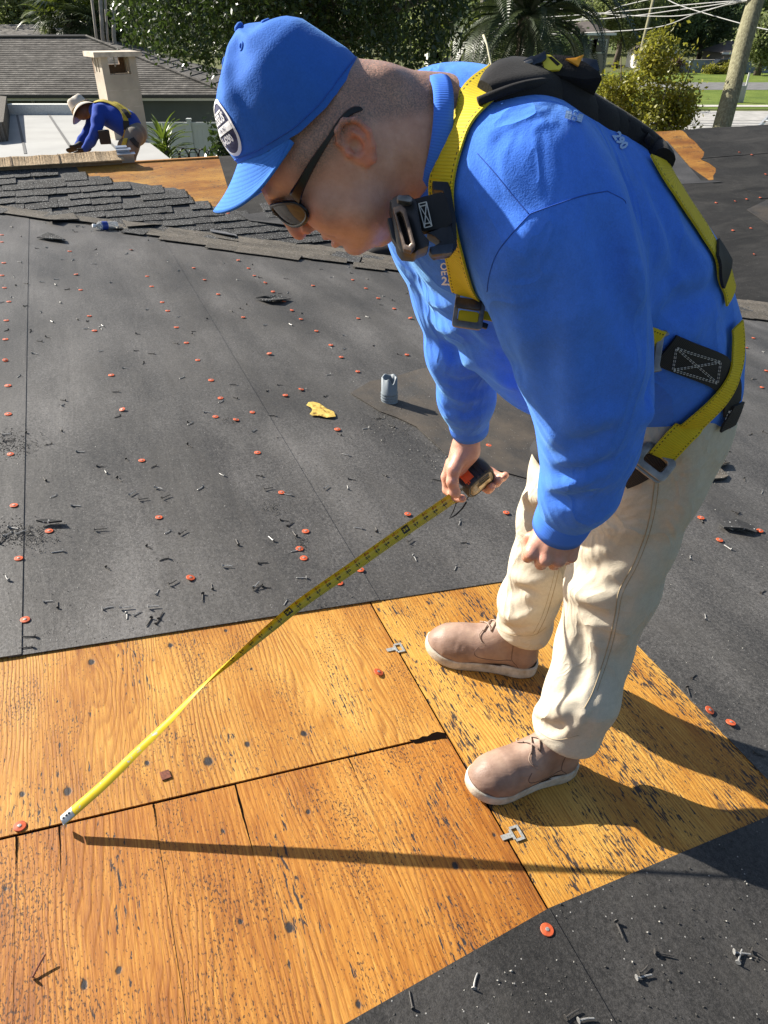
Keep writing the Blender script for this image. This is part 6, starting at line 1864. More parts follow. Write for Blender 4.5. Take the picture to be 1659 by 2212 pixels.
# ---------------------------------------------------------------- safety harness worn over the shirt
def web_mat(name, a, b, stitch, ridge=True):
    s = NB(name); u, v, _ = s.sep(s.uv())[:3]
    rd = s.math('ABSOLUTE', s.math('SINE', s.math('MULTIPLY', u, 900.0)))
    n = s.noise(s.obj(), 60, 4, 0.6)
    c = s.mix(s.math('ADD', s.math('MULTIPLY', n, .7), s.math('MULTIPLY', rd, .3)), a, b)
    e = s.math('MINIMUM', v, s.math('SUBTRACT', 1.0, v))
    line = s.math('LESS_THAN', s.math('ABSOLUTE', s.math('SUBTRACT', e, 0.085)), 0.022)
    dash = s.math('GREATER_THAN', s.math('SINE', s.math('MULTIPLY', u, 1100.0)), 0.1)
    c = s.mix(s.math('MULTIPLY', s.math('MULTIPLY', line, dash), 0.9), c, stitch)
    return s.set(c, 0.7, 0, s.bump(s.math('ADD', rd, s.math('MULTIPLY', n, .5)), 0.5, 0.0012), 0.35)
M_YEL = web_mat('webbing_yellow', (0.52, 0.37, 0.008), (0.74, 0.56, 0.014), (0.05, 0.04, 0.01))
M_BLK = web_mat('webbing_black', (0.010, 0.010, 0.011), (0.024, 0.024, 0.026), (0.02, 0.02, 0.02))
M_PAD = cloth_mat('harness_pad_black', (0.016, 0.015, 0.016), 0.2, 0.8, sheen=0.15)
M_STI = simple('white_stitching', (0.55, 0.53, 0.50), 0.8, var=0.1)
M_BUCK = simple('worn_steel', (0.26, 0.24, 0.22), 0.42, 0.75, var=0.35, scale=70, bump=0.2, bscale=200)
M_BRONZE = simple('bronze_buckle', (0.10, 0.075, 0.06), 0.40, 0.6, var=0.4, scale=60, bump=0.2, bscale=180)
M_BPL = simple('black_buckle_plastic', (0.016, 0.016, 0.018), 0.35, var=0.3, scale=60)
M_GUN = simple('gunmetal_plate', (0.07, 0.08, 0.10), 0.35, 0.7, var=0.3, scale=40)
M_LABY = simple('label_yellow', (0.72, 0.60, 0.06), 0.6); M_ORT = simple('tag_orange', (0.80, 0.33, 0.02), 0.6)
har = empty('harness', (0, 0, 0)); har.parent = person; har.matrix_basis = wmat(person).inverted() @ Matrix.Translation(P(1100, 400, .85))
def ribbon(name, pts, width, off, mat, thick=0.0026, bvh=None, n=7, conform=True, lift=None, nx=6, par=None, round_=0.0):
    """webbing laid on the body along view points; width may be a list"""
    bvh = bvh or BALL
    ws = width if isinstance(width, (list, tuple)) else [width] * len(pts)
    ls = lift if isinstance(lift, (list, tuple)) else [lift or 0.0] * len(pts)
    q = []
    for x, y, w_, l_ in catmull([np.array((p[0], p[1], a, b)) for p, a, b in zip(pts, ws, ls)], n):
        l, nn = hit(bvh, x, y)
        if l is None: l, nn = graze(bvh, x, y)
        if l is None or (q and (l - q[-1][0]).length > 0.14): continue
        q.append([l, nn, w_, l_])
    if len(q) < 2:
        print('RIBBON MISSED', name, pts[0]); return None
    for _ in range(3):
        pos = [q[0][0]] + [(q[i - 1][0] + q[i][0] * 2 + q[i + 1][0]) / 4 for i in range(1, len(q) - 1)] + [q[-1][0]]
        nor = [q[0][1]] + [(q[i - 1][1] + q[i][1] * 2 + q[i + 1][1]).normalized() for i in range(1, len(q) - 1)] + [q[-1][1]]
        for i in range(len(q)): q[i][0], q[i][1] = pos[i], nor[i]
    return strip(name, q, off, mat, thick, bvh if conform else None, nx, par or har, round_)
def graze(bvh, x, y):
    """nearest surface point to a sight line that just misses the body"""
    r = ray(x, y); best = None
    for d in np.linspace(.7, 1.7, 60):
        l, n, _, dd = bvh.find_nearest(CAMP + r * float(d), 0.09)
        if l is not None and (best is None or dd < best[2]): best = (l, n, dd)
    return (best[0], best[1]) if best else (None, None)
def strip(name, q, off, mat, thick, bvh, nx, par, round_=0.0):
    m = len(q); V, uv, Fs = [], [], []
    L = 0.0; top, bot = [], []
    for i in range(m):
        p, nn, w_, l_ = q[i]
        t = (q[min(i + 1, m - 1)][0] - q[max(i - 1, 0)][0]).normalized(); sd = nn.cross(t).normalized()
        if i: L += (p - q[i - 1][0]).length
        for j in range(nx + 1):
            e = (j / nx - 0.5)
            b = p + sd * (e * w_)
            if bvh is not None:
                lo, n2, _, dd = bvh.find_nearest(b, 0.06)
                if lo is not None:
                    if n2.dot(nn) < 0: n2 = -n2
                    if n2.dot(nn) > 0.2: b = lo
                    b = b * 0.75 + (p + sd * (e * w_)) * 0.25
            th = thick * (1 - round_ * (2 * e) ** 4)
            top.append(b + nn * (off + l_ + th)); bot.append(b + nn * (off + l_)); uv.append((L, j / nx))
    V = top + bot; n1 = len(top); uv = uv + uv; k = nx + 1
    for i in range(m - 1):
        for j in range(nx):
            a = i * k + j
            Fs += [(a, a + 1, a + k + 1, a + k), (n1 + a, n1 + a + k, n1 + a + k + 1, n1 + a + 1)]
        a = i * k
        Fs += [(a, a + k, n1 + a + k, n1 + a), (a + nx, n1 + a + nx, n1 + a + nx + k, a + nx + k)]
    Fs += [tuple(list(range(0, k)) + list(range(n1 + k - 1, n1 - 1, -1)))]
    z = (m - 1) * k
    Fs += [tuple(list(range(z + k - 1, z - 1, -1)) + list(range(n1 + z, n1 + z + k)))]
    o = mesh_obj(name, V, Fs, mat, par, True, uvs=uv)
    o.data.set_sharp_from_angle(angle=math.radians(50))
    return o
def plate(name, poly, d, thick, mat, par=None, bev=0.0015, holes=None, tilt=(0, 0)):
    """solid part from an outline on the view: real size at depth d, extruded away from the eye; tilt = depth change per pixel"""
    par = par or har
    cx = sum(p[0] for p in poly) / len(poly); cy = sum(p[1] for p in poly) / len(poly)
    dd = lambda p: d + (p[0] - cx) * tilt[0] + (p[1] - cy) * tilt[1]
    bm = bmesh.new()
    if holes:
        h = holes; n = len(poly)
        assert len(h) == n
        A = [bm.verts.new(P(*p, dd(p))) for p in poly]; B = [bm.verts.new(P(*p, dd(p))) for p in h]
        A2 = [bm.verts.new(P(*p, dd(p)) + CF * thick) for p in poly]; B2 = [bm.verts.new(P(*p, dd(p)) + CF * thick) for p in h]
        for i in range(n):
            j = (i + 1) % n
            bm.faces.new((A[i], A[j], B[j], B[i])); bm.faces.new((A2[j], A2[i], B2[i], B2[j]))
            bm.faces.new((A[j], A[i], A2[i], A2[j])); bm.faces.new((B[i], B[j], B2[j], B2[i]))
    else:
        A = [bm.verts.new(P(*p, dd(p))) for p in poly]; A2 = [bm.verts.new(P(*p, dd(p)) + CF * thick) for p in poly]
        n = len(A)
        bm.faces.new(A); bm.faces.new(A2[::-1])
        for i in range(n): bm.faces.new((A[i], A2[i], A2[(i + 1) % n], A[(i + 1) % n]))
    bmesh.ops.recalc_face_normals(bm, faces=bm.faces)
    if bev > 0:
        es = [e for e in bm.edges if len(e.link_faces) == 2 and e.calc_face_angle(0) > 0.5]
        bmesh.ops.bevel(bm, geom=es, offset=bev, segments=2, affect='EDGES', profile=0.6, clamp_overlap=True)
    o = bm_obj(name, bm, mat, par, True)
    o.data.set_sharp_from_angle(angle=math.radians(40))
    return o
def rrect(cx, cy, w, h, ang, r, n=4):
    out = []
    a = math.radians(ang); ca, sa = math.cos(a), math.sin(a)
    for sx, sy, a0 in ((1, 1, 0), (-1, 1, 90), (-1, -1, 180), (1, -1, 270)):
        for k in range(n + 1):
            q = math.radians(a0 + 90 * k / n)
            x = sx * (w / 2 - r) + r * math.cos(q); y = sy * (h / 2 - r) + r * math.sin(q)
            out.append((cx + x * ca - y * sa, cy + x * sa + y * ca))
    return out
def dep(x, y, bvh=None):
    l, n = hit(bvh or BALL, x, y)
    return None if l is None else (l - CAMP).dot(CF)
def stitch_box(pts4, d_off, bvh=None):
    """double stitched rectangle with a cross, laid on a strap; pts4 corners on the view"""
    segs = [(0, 1), (1, 2), (2, 3), (3, 0), (0, 2), (1, 3)]
    parts = []
    for a, b in segs:
        A, B = np.array(pts4[a], float), np.array(pts4[b], float)
        nd = max(3, int(np.hypot(*(B - A)) / 7))
        nrm = np.array((-(B - A)[1], (B - A)[0])); nrm /= np.hypot(*nrm)
        for o in (-1.6, 1.6):
            for k in range(nd):
                p = A + (B - A) * (k + .15) / nd + nrm * o; q = A + (B - A) * (k + .75) / nd + nrm * o
                l0, n0 = hit(bvh or BALL, *p); l1, n1 = hit(bvh or BALL, *q)
                if l0 is None or l1 is None: continue
                parts.append(tube([l0 + n0 * d_off, l1 + n1 * d_off], 0.00055, 4))
    if parts:
        v, f = merge(*parts); mesh_obj('stitching', v, f, M_STI, har)
# yellow strap over the near shoulder, down to the chest buckle
ribbon('shoulder_strap', [(1098, 168), (1052, 195), (1012, 238), (985, 290), (968, 345), (960, 400), (962, 450), (972, 500), (987, 545), (1000, 590), (1010, 632)], [.052, .048, .045, .044, .043, .043, .043, .043, .043, .043, .043], 0.0035, M_YEL, 0.003)
d0 = dep(1015, 655) or 0.9
# adjuster buckle and strap tail on the chest
plate('adjuster_buckle', rrect(1014, 668, 66, 82, 8, 8), d0 - 0.022, 0.006, M_BUCK, None, 0.0012, rrect(1014, 664, 46, 60, 8, 6))
plate('adjuster_bar', rrect(1012, 655, 58, 22, 8, 6), d0 - 0.026, 0.008, M_BRONZE)
plate('strap_loop', rrect(1012, 684, 44, 26, 8, 5), d0 - 0.021, 0.006, M_YEL)
plate('strap_tail', [(1042, 668), (1066, 678), (1066, 694), (1044, 690)], d0 - 0.012, 0.004, M_YEL)
plate('buckle_tongue', rrect(1040, 700, 30, 12, 20, 3), d0 - 0.014, 0.006, M_BPL)
# chest connector: black keeper, black webbing with a stitched cross and the big buckle halves
d1 = (dep(968, 450) or 0.86) - 0.012
plate('keeper', [(934, 390), (968, 392), (974, 408), (985, 470), (988, 530), (976, 545), (966, 470), (958, 412), (936, 410)], d1 - 0.012, 0.014, M_BPL)
dc = d1 - 0.012
plate('chest_webbing', [(880, 432), (955, 412), (968, 428), (980, 478), (966, 492), (902, 502)], dc - 0.010, 0.012, M_BLK, None, 0.003, tilt=(-0.00012, 0))
sb = [((904, 440), (921, 436)), ((921, 436), (933, 488)), ((933, 488), (917, 492)), ((917, 492), (904, 440)), ((904, 440), (933, 488)), ((921, 436), (917, 492)), ((907, 446), (923, 442)), ((915, 484), (930, 481))]
prt = []
for a, b in sb: prt.append(tube([P(*a, dc - .0135), P(*b, dc - .0135)], 0.0007, 4))
v, f = merge(*prt); mesh_obj('stitching', v, f, M_STI, har)
plate('buckle_body', [(840, 432), (858, 420), (884, 418), (899, 430), (912, 500), (928, 516), (926, 532), (905, 540), (896, 548), (868, 546), (858, 530)], dc - 0.022, 0.030, M_BPL, None, 0.004, tilt=(-0.00025, 0))
plate('buckle_frame', [(848, 448), (866, 442), (876, 450), (898, 530), (888, 542), (872, 538)], dc - 0.033, 0.012, M_BRONZE, None, 0.0018, [(856, 460), (864, 456), (870, 462), (888, 524), (883, 530), (876, 527)], tilt=(-0.00025, 0))
plate('buckle_lip', rrect(874, 428, 34, 14, 8, 6), dc - 0.031, 0.012, M_BUCK, None, 0.003)
plate('buckle_back', [(836, 470), (848, 468), (868, 520), (880, 548), (868, 548), (846, 512)], dc - 0.008, 0.014, M_BPL, None, 0.002)
plate('buckle_catch', [(922, 502), (960, 488), (966, 476), (976, 490), (984, 524), (975, 544), (938, 550), (926, 536), (952, 522), (940, 512)], dc - 0.012, 0.022, M_BPL, None, 0.003)
plate('buckle_plate', [(928, 532), (980, 524), (976, 546), (932, 551)], dc - 0.018, 0.012, M_GUN, None, 0.002)
# padded yoke across the upper back
ribbon('back_pad', [(1050, 212), (1085, 192), (1135, 174), (1195, 162), (1258, 158), (1312, 172), (1354, 210), (1392, 268), (1412, 312), (1426, 352)], [.035, .07, .10, .115, .115, .10, .085, .075, .06, .04], -0.004, M_PAD, 0.022, n=10, nx=10, round_=0.9)
q = []
for p in catmull([np.array(p, float) for p in ([1036, 238], [1078, 222], [1130, 206], [1200, 194], [1272, 192], [1318, 214], [1358, 264], [1392, 322])], 6):
    l, n_ = hit(BALL, *p)
    if l is not None: q.append(l + n_ * 0.010)
v, f = tube(q, 0.005, 8); mesh_obj('pad_piping', v, f, M_PAD, har, True)
def top_pt(x, y, h):
    l, n_ = hit(BALL, x, y)
    yy = y
    while l is None and yy < y + 120: yy += 4; l, n_ = hit(BALL, x, yy)
    return l, n_
# scalloped metal plate, labels and tag on top of the yoke
lp, ln_ = graze(BALL, 1150, 128)
dp_ = (lp - CAMP).dot(CF) - 0.055
sc_ = [(1068, 164), (1080, 152), (1096, 146), (1112, 134), (1130, 130), (1146, 120), (1160, 118), (1178, 108), (1182, 124), (1170, 134), (1156, 138), (1150, 146), (1138, 144), (1132, 152), (1118, 150), (1112, 158), (1098, 156), (1092, 164), (1080, 166), (1074, 170)]
plate('dorsal_plate', sc_, dp_ + 0.004, 0.010, M_GUN, None, 0.0015)
for cx, cy in ((1112, 147), (1142, 133)): plate('grommet', rrect(cx, cy, 20, 9, -18, 4), dp_ + 0.001, 0.006, M_BUCK, None, 0.001)
plate('pad_hump', [(1176, 122), (1200, 114), (1238, 118), (1268, 132), (1296, 152), (1306, 168), (1262, 172), (1200, 162), (1176, 150)], dp_ + 0.012, 0.06, M_PAD, None, 0.008)
plate('warning_label', [(1166, 116), (1190, 118), (1216, 140), (1210, 150), (1178, 152)], dp_ + 0.008, 0.004, M_LABY, None, 0.0008)
plate('label_print', [(1184, 122), (1192, 122), (1210, 138), (1204, 142)], dp_ + 0.0074, 0.001, M_PAD, None, 0)
plate('orange_tag', [(1222, 126), (1244, 124), (1262, 117), (1256, 128), (1250, 142)], dp_ + 0.008, 0.003, M_ORT, None, 0.0006)
plate('clear_pouch', [(1258, 124), (1290, 128), (1296, 152), (1270, 156), (1256, 146)], dp_ + 0.03, 0.006, M_GUN, None, 0.001)
v, f = tube([P(*p, dp_ + o) for p, o in (((1044, 76), .01), ((1052, 96), .006), (( 1058, 126), .002), ((1064, 150), 0), ((1072, 166), 0))], 0.0013, 6)
mesh_obj('tether_cord', v, f, simple('cord_cream', (0.45, 0.42, 0.28), 0.8), har, True)
# black strap down the back from the yoke, then yellow along the silhouette
ribbon('back_strap', [(1418, 350), (1448, 400), (1482, 452), (1512, 498), (1540, 548), (1562, 598), (1574, 640)], .044, 0.004, M_YEL, 0.003)
ribbon('strap_keeper', [(1536, 542), (1548, 564), (1560, 592)], .050, 0.0075, M_BLK, 0.004)
# hip straps
FT = Field((-0.30, 0.55, EYE - 1.20), (0.95, 1.75, EYE + 0.16), 0.012); FT.chain(TORSO, 0.06, squash=SQ)
BT = bvh_of(*FT.nets())
ribbon('side_strap', [(1290, 690), (1330, 706), (1368, 724), (1392, 734), (1410, 741)], .046, 0.006, M_YEL, 0.003, bvh=BT)
dq = (dep(1425, 755) or 1.2)
plate('side_ring', [(1404, 716), (1440, 712), (1448, 722), (1436, 728), (1426, 790), (1432, 800), (1412, 804), (1404, 796), (1412, 786), (1420, 728)], dq - 0.024, 0.008, M_BUCK, None, 0.002)
ribbon('side_strap', [(1432, 752), (1470, 768), (1510, 784), (1545, 800), (1566, 822), (1576, 850), (1576, 880)], [.050, .050, .050, .050, .046, .044, .042], 0.0042, M_BLK, 0.0035)
stitch_box([(1453, 745), (1545, 778), (1540, 822), (1447, 790)], 0.0094)
ribbon('leg_strap', [(1578, 700), (1580, 745), (1576, 790), (1562, 832), (1535, 868), (1500, 902), (1468, 935), (1440, 966), (1428, 980)], [.030, .032, .036, .042, .045, .045, .045, .045, .045], 0.0095, M_YEL, 0.003)
stitch_box([(1566, 880), (1580, 905), (1566, 925), (1558, 900)], 0.010)
ribbon('strap_end', [(1584, 868), (1574, 892), (1562, 918)], .040, 0.008, M_BLK, 0.004)
db = (dep(1418, 990) or 1.3)
plate('leg_buckle', rrect(1416, 997, 84, 56, 38, 12), db - 0.020, 0.008, M_BUCK, None, 0.002, rrect(1417, 996, 50, 28, 38, 6))
plate('leg_buckle_back', rrect(1408, 1000, 84, 58, 38, 12), db - 0.012, 0.006, M_BUCK, None, 0.0015, rrect(1412, 998, 54, 32, 38, 6))
ribbon('leg_strap', [(1434, 990), (1415, 996), (1392, 1008), (1366, 1022), (1345, 1030)], .044, 0.004, M_BLK, 0.003, bvh=BP)
ribbon('leg_strap', [(1156, 888), (1160, 915), (1170, 950), (1184, 990), (1196, 1010)], .042, 0.004, M_BLK, 0.003, bvh=BP)
ribbon('leg_strap', [(1147, 918), (1158, 950), (1172, 982), (1190, 1008), (1204, 1028)], .036, 0.006, M_BLK, 0.003, bvh=BP)
# printing on the shirt
def print_on(name, vf, cx, cy, ang, px, mat, bvh, off=0.0016):
    """flat print: outline in view units scaled to px per unit, laid on the cloth"""
    v, f = vf; a = math.radians(ang); V = []
    for q in v:
        x = cx + px * (q[0] * math.cos(a) + q[1] * math.sin(a)); y = cy + px * (q[0] * math.sin(a) - q[1] * math.cos(a))
        l, n_ = hit(bvh, x, y)
        if l is None: return None
        V.append(l + n_ * off)
    return mesh_obj(name, V, f, mat, shirt)
print_on('chest_print', flat_text('I OE', 1.0, bold=.02), 960, 573, 84, 21, M_WHITE, BS, 0.002)
print_on('chest_print', flat_text('25', 1.0, bold=.03), 968, 606, 4, 25, M_WHITE, BS, 0.002)
M_PRB = simple('print_pale_blue', (0.33, 0.48, 0.74), 0.8, var=0.1)
print_on('back_print', grid_rect(-1, 1, -.45, .45, 6, 3), 1238, 254, 14, 19, M_PRB, BS)
print_on('back_print', flat_text('CO', 1.0, bold=.02), 1238, 254, 104, 18, M_SHIRT, BS, 0.0024)
print_on('back_print', flat_text('290', 1.0, bold=.05), 1338, 306, 56, 25, M_PRB, BS)
# ---------------------------------------------------------------- tape measure held in his right hand
tapeo = empty('tape_measure', tuple(TC), 'black and orange tape measure with its yellow blade pulled out to the wood', 'tape measure')
M_RUB = simple('case_rubber', (0.022, 0.023, 0.026), 0.55, var=0.3, scale=120, bump=0.3, bscale=500)
M_OR = simple('case_orange', (0.78, 0.10, 0.02), 0.5)
M_CASE = simple('case_label', (0.33, 0.26, 0.15), 0.45, var=0.35, scale=50)
def case_pts(n=40, ra=.037, rh=.036):
    out = []
    for k in range(n):
        q = 2 * math.pi * k / n; c, s_ = math.cos(q), math.sin(q); e = 2 / 3.6
        a = ra * math.copysign(abs(c) ** e, c); h = rh * math.copysign(abs(s_) ** e, s_)
        if a < 0 and h > 0: a -= .004
        out.append((a, h))
    return out
CS = case_pts()
def shell(name, off, prof, mat, par=tapeo):
    V, Fs = [], []; n = len(CS)
    for sc, t in prof: V += [tp3(p[0] * sc + off, p[1] * sc, t) for p in CS]
    for j in range(len(prof) - 1):
        for k in range(n): Fs.append((j * n + k, j * n + (k + 1) % n, (j + 1) * n + (k + 1) % n, (j + 1) * n + k))
    Fs += [tuple(range(n - 1, -1, -1)), tuple(range((len(prof) - 1) * n, len(prof) * n))]
    return mesh_obj(name, V, Fs, mat, par, True)
case = shell('case', 0, [(.80, -.023), (.93, -.0215), (.99, -.017), (1.0, 0), (.99, .017), (.93, .0215), (.86, .0225), (.84, .0205), (.4, .0205)], M_RUB)
shell('case_face', 0, [(.80, .0206), (.80, .0217), (.5, .0222)], M_CASE, case)
for k in range(7):
    q0 = -2.35 + k * .16
    V, Fs = [], []
    for j, t in enumerate(np.linspace(-.017, .017, 5)):
        for q in (q0, q0 + .09):
            c, s_ = math.cos(q), math.sin(q); e = 2 / 3.6
            a, h = .0378 * math.copysign(abs(c) ** e, c), .0368 * math.copysign(abs(s_) ** e, s_); V.append(tp3(a, h, t))
    for j in range(4): Fs.append((2 * j, 2 * j + 1, 2 * j + 3, 2 * j + 2))
    if k in (1, 2): mesh_obj('orange_patch', V, Fs, M_OR, case)
def cbox(name, a0, a1, h0, h1, t0, t1, mat, par):
    V = [tp3(a, h, t) for a in (a0, a1) for h in (h0, h1) for t in (t0, t1)]
    return mesh_obj(name, V, [(0, 1, 3, 2), (4, 6, 7, 5), (0, 4, 5, 1), (2, 3, 7, 6), (0, 2, 6, 4), (1, 5, 7, 3)], mat, par)
cbox('lock_button', -.047, -.030, -.030, -.016, -.011, .011, M_RUB, case)
cbox('orange_patch', -.031, -.008, -.0385, -.034, -.016, .012, M_OR, case)
cbox('case_rib', -.004, .000, -.0385, -.034, -.019, .019, M_RUB, case)
cbox('case_rib', .006, .010, -.0385, -.034, -.019, .019, M_RUB, case)
cbox('case_rib', .016, .020, -.0375, -.033, -.019, .019, M_RUB, case)
cbox('belt_clip', -.012, .020, -.008, .008, .0222, .0265, simple('clip_brass', (0.45, 0.33, 0.16), 0.35, 0.6), case)
cbox('face_window', -.006, .022, -.024, -.012, .0218, .0226, M_RUB, case)
v, f = tube([tp3(-.025, .034, .004), tp3(-.040, .050, .006)] + [A3(P(x, y, TD + .03)) for x, y in ((985, 1086), (978, 1106), (971, 1120), (985, 1112), (999, 1098), (1008, 1084))], 0.0019, 6)
mesh_obj('wrist_strap', v, f, M_BLK, tapeo, True)
# the blade
HOOK = G(136, 1772, 0.030)
MOUTH = P(986, 1070, TD + 0.012)
bpx = [(986, 1070), (940, 1102), (900, 1129), (850, 1163), (800, 1198), (750, 1234), (700, 1268), (640, 1311), (590, 1352), (550, 1386), (510, 1421), (470, 1456), (420, 1502), (370, 1553), (300, 1620), (230, 1689), (175, 1738), (136, 1772)]
ch = (HOOK - MOUTH)
cl = []
for i, (x, y) in enumerate(bpx):
    r = ray(x, y).normalized()
    # nearest point of the sight line to the chord
    w0 = CAMP - MOUTH; a, b, c = 1.0, r.dot(ch), ch.dot(ch); d_, e_ = r.dot(w0), ch.dot(w0)
    t = (b * e_ - c * d_) / (a * c - b * b)
    cl.append(A3(CAMP + r * t))
cl = catmull(cl, 7)
N_ = len(cl); L_ = np.concatenate([[0], np.cumsum([np.linalg.norm(cl[i + 1] - cl[i]) for i in range(N_ - 1)])])
BW = 0.0240
toeye0 = None
rows = []
for i in range(N_):
    p = Vector(cl[i]); t = Vector(cl[min(i + 1, N_ - 1)] - cl[max(i - 1, 0)]).normalized(); u = L_[i] / L_[-1]
    n0 = (CAMP - p); n0 = (n0 - t * n0.dot(t)).normalized(); s0 = t.cross(n0).normalized()
    ang = np.interp(u, (0, .30, .45, .55, .62, .72, .85, 1), (8, 14, 32, 62, 84, 118, 138, 146))
    a = math.radians(-ang)
    nn = n0 * math.cos(a) + s0 * math.sin(a); ss = t.cross(nn).normalized()
    rows.append((p, t, nn, ss, L_[-1] - L_[i]))
def blade_pt(i_f, v, off=0.0):
    i = min(int(i_f), N_ - 2); fr = i_f - i
    A, B = rows[i], rows[i + 1]
    p = A[0].lerp(B[0], fr); nn = (A[2].lerp(B[2], fr)).normalized(); ss = (A[3].lerp(B[3], fr)).normalized()
    return p + ss * (v * BW) + nn * (-0.0055 * (1 - (2 * v) ** 2) + off)
NXB = 8
V, Fs, uv = [], [], []
for sd_ in (0.0002, -0.0002):
    for i in range(N_):
        for j in range(NXB + 1): V.append(blade_pt(i if i < N_ - 1 else N_ - 1.0001, j / NXB - .5, sd_)); uv.append((rows[i][4] * 39.37, j / NXB))
k = NXB + 1
for i in range(N_ - 1):
    for j in range(NXB):
        a = i * k + j; Fs.append((a, a + 1, a + k + 1, a + k)); a += N_ * k; Fs.append((a, a + k, a + k + 1, a + 1))
s = NB('tape_blade_yellow'); u_, v_, _ = s.sep(s.uv())[:3]
tick = s.math('LESS_THAN', s.math('FRACT', s.math('MULTIPLY', u_, 8.0)), 0.22)
tick1 = s.math('LESS_THAN', s.math('FRACT', u_), 0.06)
edge = s.math('MINIMUM', v_, s.math('SUBTRACT', 1.0, v_))
m8 = s.math('MULTIPLY', tick, s.math('LESS_THAN', edge, 0.16)); m1 = s.math('MULTIPLY', tick1, s.math('LESS_THAN', edge, 0.45))
mk = s.math('MAXIMUM', m8, m1)
side = s.math('GREATER_THAN', u_, 17.0)
c = s.mix(s.noise(s.obj(), 40, 3), (0.50, 0.36, 0.004), (0.64, 0.49, 0.01))
c = s.mix(s.math('MULTIPLY', s.math('MULTIPLY', mk, side), .85), c, (0.03, 0.025, 0.01))
worn = s.ramp(s.noise(s.map(s.uv(), (1.3, 2, 1)), 1.0, 3, 0.6), [(0.63, 0.0), (0.66, 1.0)])
c = s.mix(s.math('MULTIPLY', worn, s.math('LESS_THAN', u_, 14.0)), c, (0.36, 0.36, 0.34))
M_BLADE = s.set(c, 0.30, 0, None, 0.6)
blade = mesh_obj('blade', V, Fs, M_BLADE, tapeo, True, uvs=uv)
M_INK = simple('tape_ink', (0.015, 0.013, 0.01), 0.5); M_INKR = simple('tape_ink_red', (0.42, 0.03, 0.01), 0.5)
inch = [rows[i][4] * 39.37 for i in range(N_)]
def at_inch(q): return float(np.interp(-q, [-x for x in inch], range(N_)))
def on_blade(vf, q0, v0, sx, sy, mat, off=0.0006):
    """q0 inches along, v0 across (-.5 .. .5)"""
    v, f = vf
    mesh_obj('number', [blade_pt(at_inch(q0 + p[0] * sx), v0 + p[1] * sy, off) for p in v], f, mat, blade)
qmax = inch[0]
for q in range(18, 41):
    if q > qmax - 0.6: break
    if q in (24, 36):
        on_blade(grid_rect(-.5, .5, -.5, .5, 3, 6), q + .1, .04, .66, .62, M_INK, .0005)
        on_blade(flat_text(str(q), 1.0, bold=.03), q + .1, .02, .5, .38, M_BLADE, .0009)
    else:
        on_blade(flat_text(str(q), 1.0, bold=.03), q + .10, -.12, .48, .27, M_INK)
        on_blade(flat_text('%dF%d' % (q // 12, q % 12), 1.0, bold=.02), q + .15, .20, .34, .20, M_INKR)
# end hook
M_HK = simple('hook_steel', (0.42, 0.43, 0.42), 0.35, 0.8, var=0.25, scale=80)
i0 = at_inch(1.1)
VH = (-.46, -.23, 0, .23, .46); nv = 5; ni = 6
hi_ = list(np.linspace(i0, N_ - 1.001, ni))
Vh = [blade_pt(i, v, o) for o in (.0011, -.0011) for i in hi_ for v in VH]
Fh = []
for i in range(ni - 1):
    for j in range(nv - 1):
        a = i * nv + j; m_ = ni * nv
        Fh += [(a, a + 1, a + nv + 1, a + nv), (m_ + a, m_ + a + nv, m_ + a + nv + 1, m_ + a + 1)]
hook = mesh_obj('hook', Vh, Fh, M_HK, tapeo, True)
pe, te, ne, se, _ = rows[-1]
tg = -N1
c0 = pe + te * 0.001
tv = []
for z in (0, .014):
    for a in (-.42, .42):
        for e in (0, .0014): tv.append(c0 + se * (a * BW) + tg * z + te * e)
mesh_obj('hook_tang', tv, [(0, 1, 3, 2), (4, 6, 7, 5), (0, 4, 5, 1), (2, 3, 7, 6), (0, 2, 6, 4), (1, 5, 7, 3)], M_HK, hook)
for q in (.25, .55, .8):
    b = blade_pt(at_inch(q), 0.0, -.0010); v, f = tube([b, b + (blade_pt(at_inch(q), 0, -.0022) - b)], 0.0022, 8); mesh_obj('rivet', v, f, M_GUN, hook, True)
# ---------------------------------------------------------------- second roofer behind the ridge
p2 = empty('person', tuple(P(285, 360, 7.6)), 'roofer in wide straw hat and blue shirt leaning over the white roof', 'person')
D2_ = 7.55
def pb_(x, y, d=0.0): return A3(P(x, y, D2_ + d))
M_SHIRT2 = cloth_mat('shirt_royal_blue', (0.016, 0.05, 0.30), 0.1, 0.9)
M_PANT2 = cloth_mat('work_trousers_taupe', (0.15, 0.135, 0.12), 0.12, 0.9)
s = NB('skin_dark'); M_SKIN2 = s.set(s.ramp(s.noise(s.obj(), 30, 3), [(0.3, (0.055, 0.030, 0.02)), (0.7, (0.085, 0.05, 0.033))]), 0.5, 0, None, 0.4)
M_HAT = cloth_mat('straw_hat', (0.52, 0.47, 0.40), 0.12, 0.9, sheen=0)
M_GLOVE = simple('black_glove', (0.015, 0.015, 0.016), 0.8)
def fld(h, lo, hi): return Field(pb_(210, 275) + np.array(lo), pb_(210, 275) + np.array(hi), h)
LO, HI = (-.55, -.35, -.75), (.75, .45, .50)
ARM2N = [(pb_(214, 240, -.10), .070), (pb_(211, 262, -.14), .062), (pb_(208, 284, -.16), .054), (pb_(196, 306, -.14), .046), (pb_(184, 322, -.12), .038)]
ARM2F = [(pb_(205, 240, .18), .062), (pb_(199, 262, .18), .055), (pb_(190, 284, .16), .048), (pb_(177, 302, .12), .042), (pb_(168, 314, .08), .036)]
TOR2 = [(pb_(208, 240), .075), (pb_(228, 244, .02), .110), (pb_(252, 254, .03), .122), (pb_(274, 268, .04), .122), (pb_(284, 278, .04), .110)]
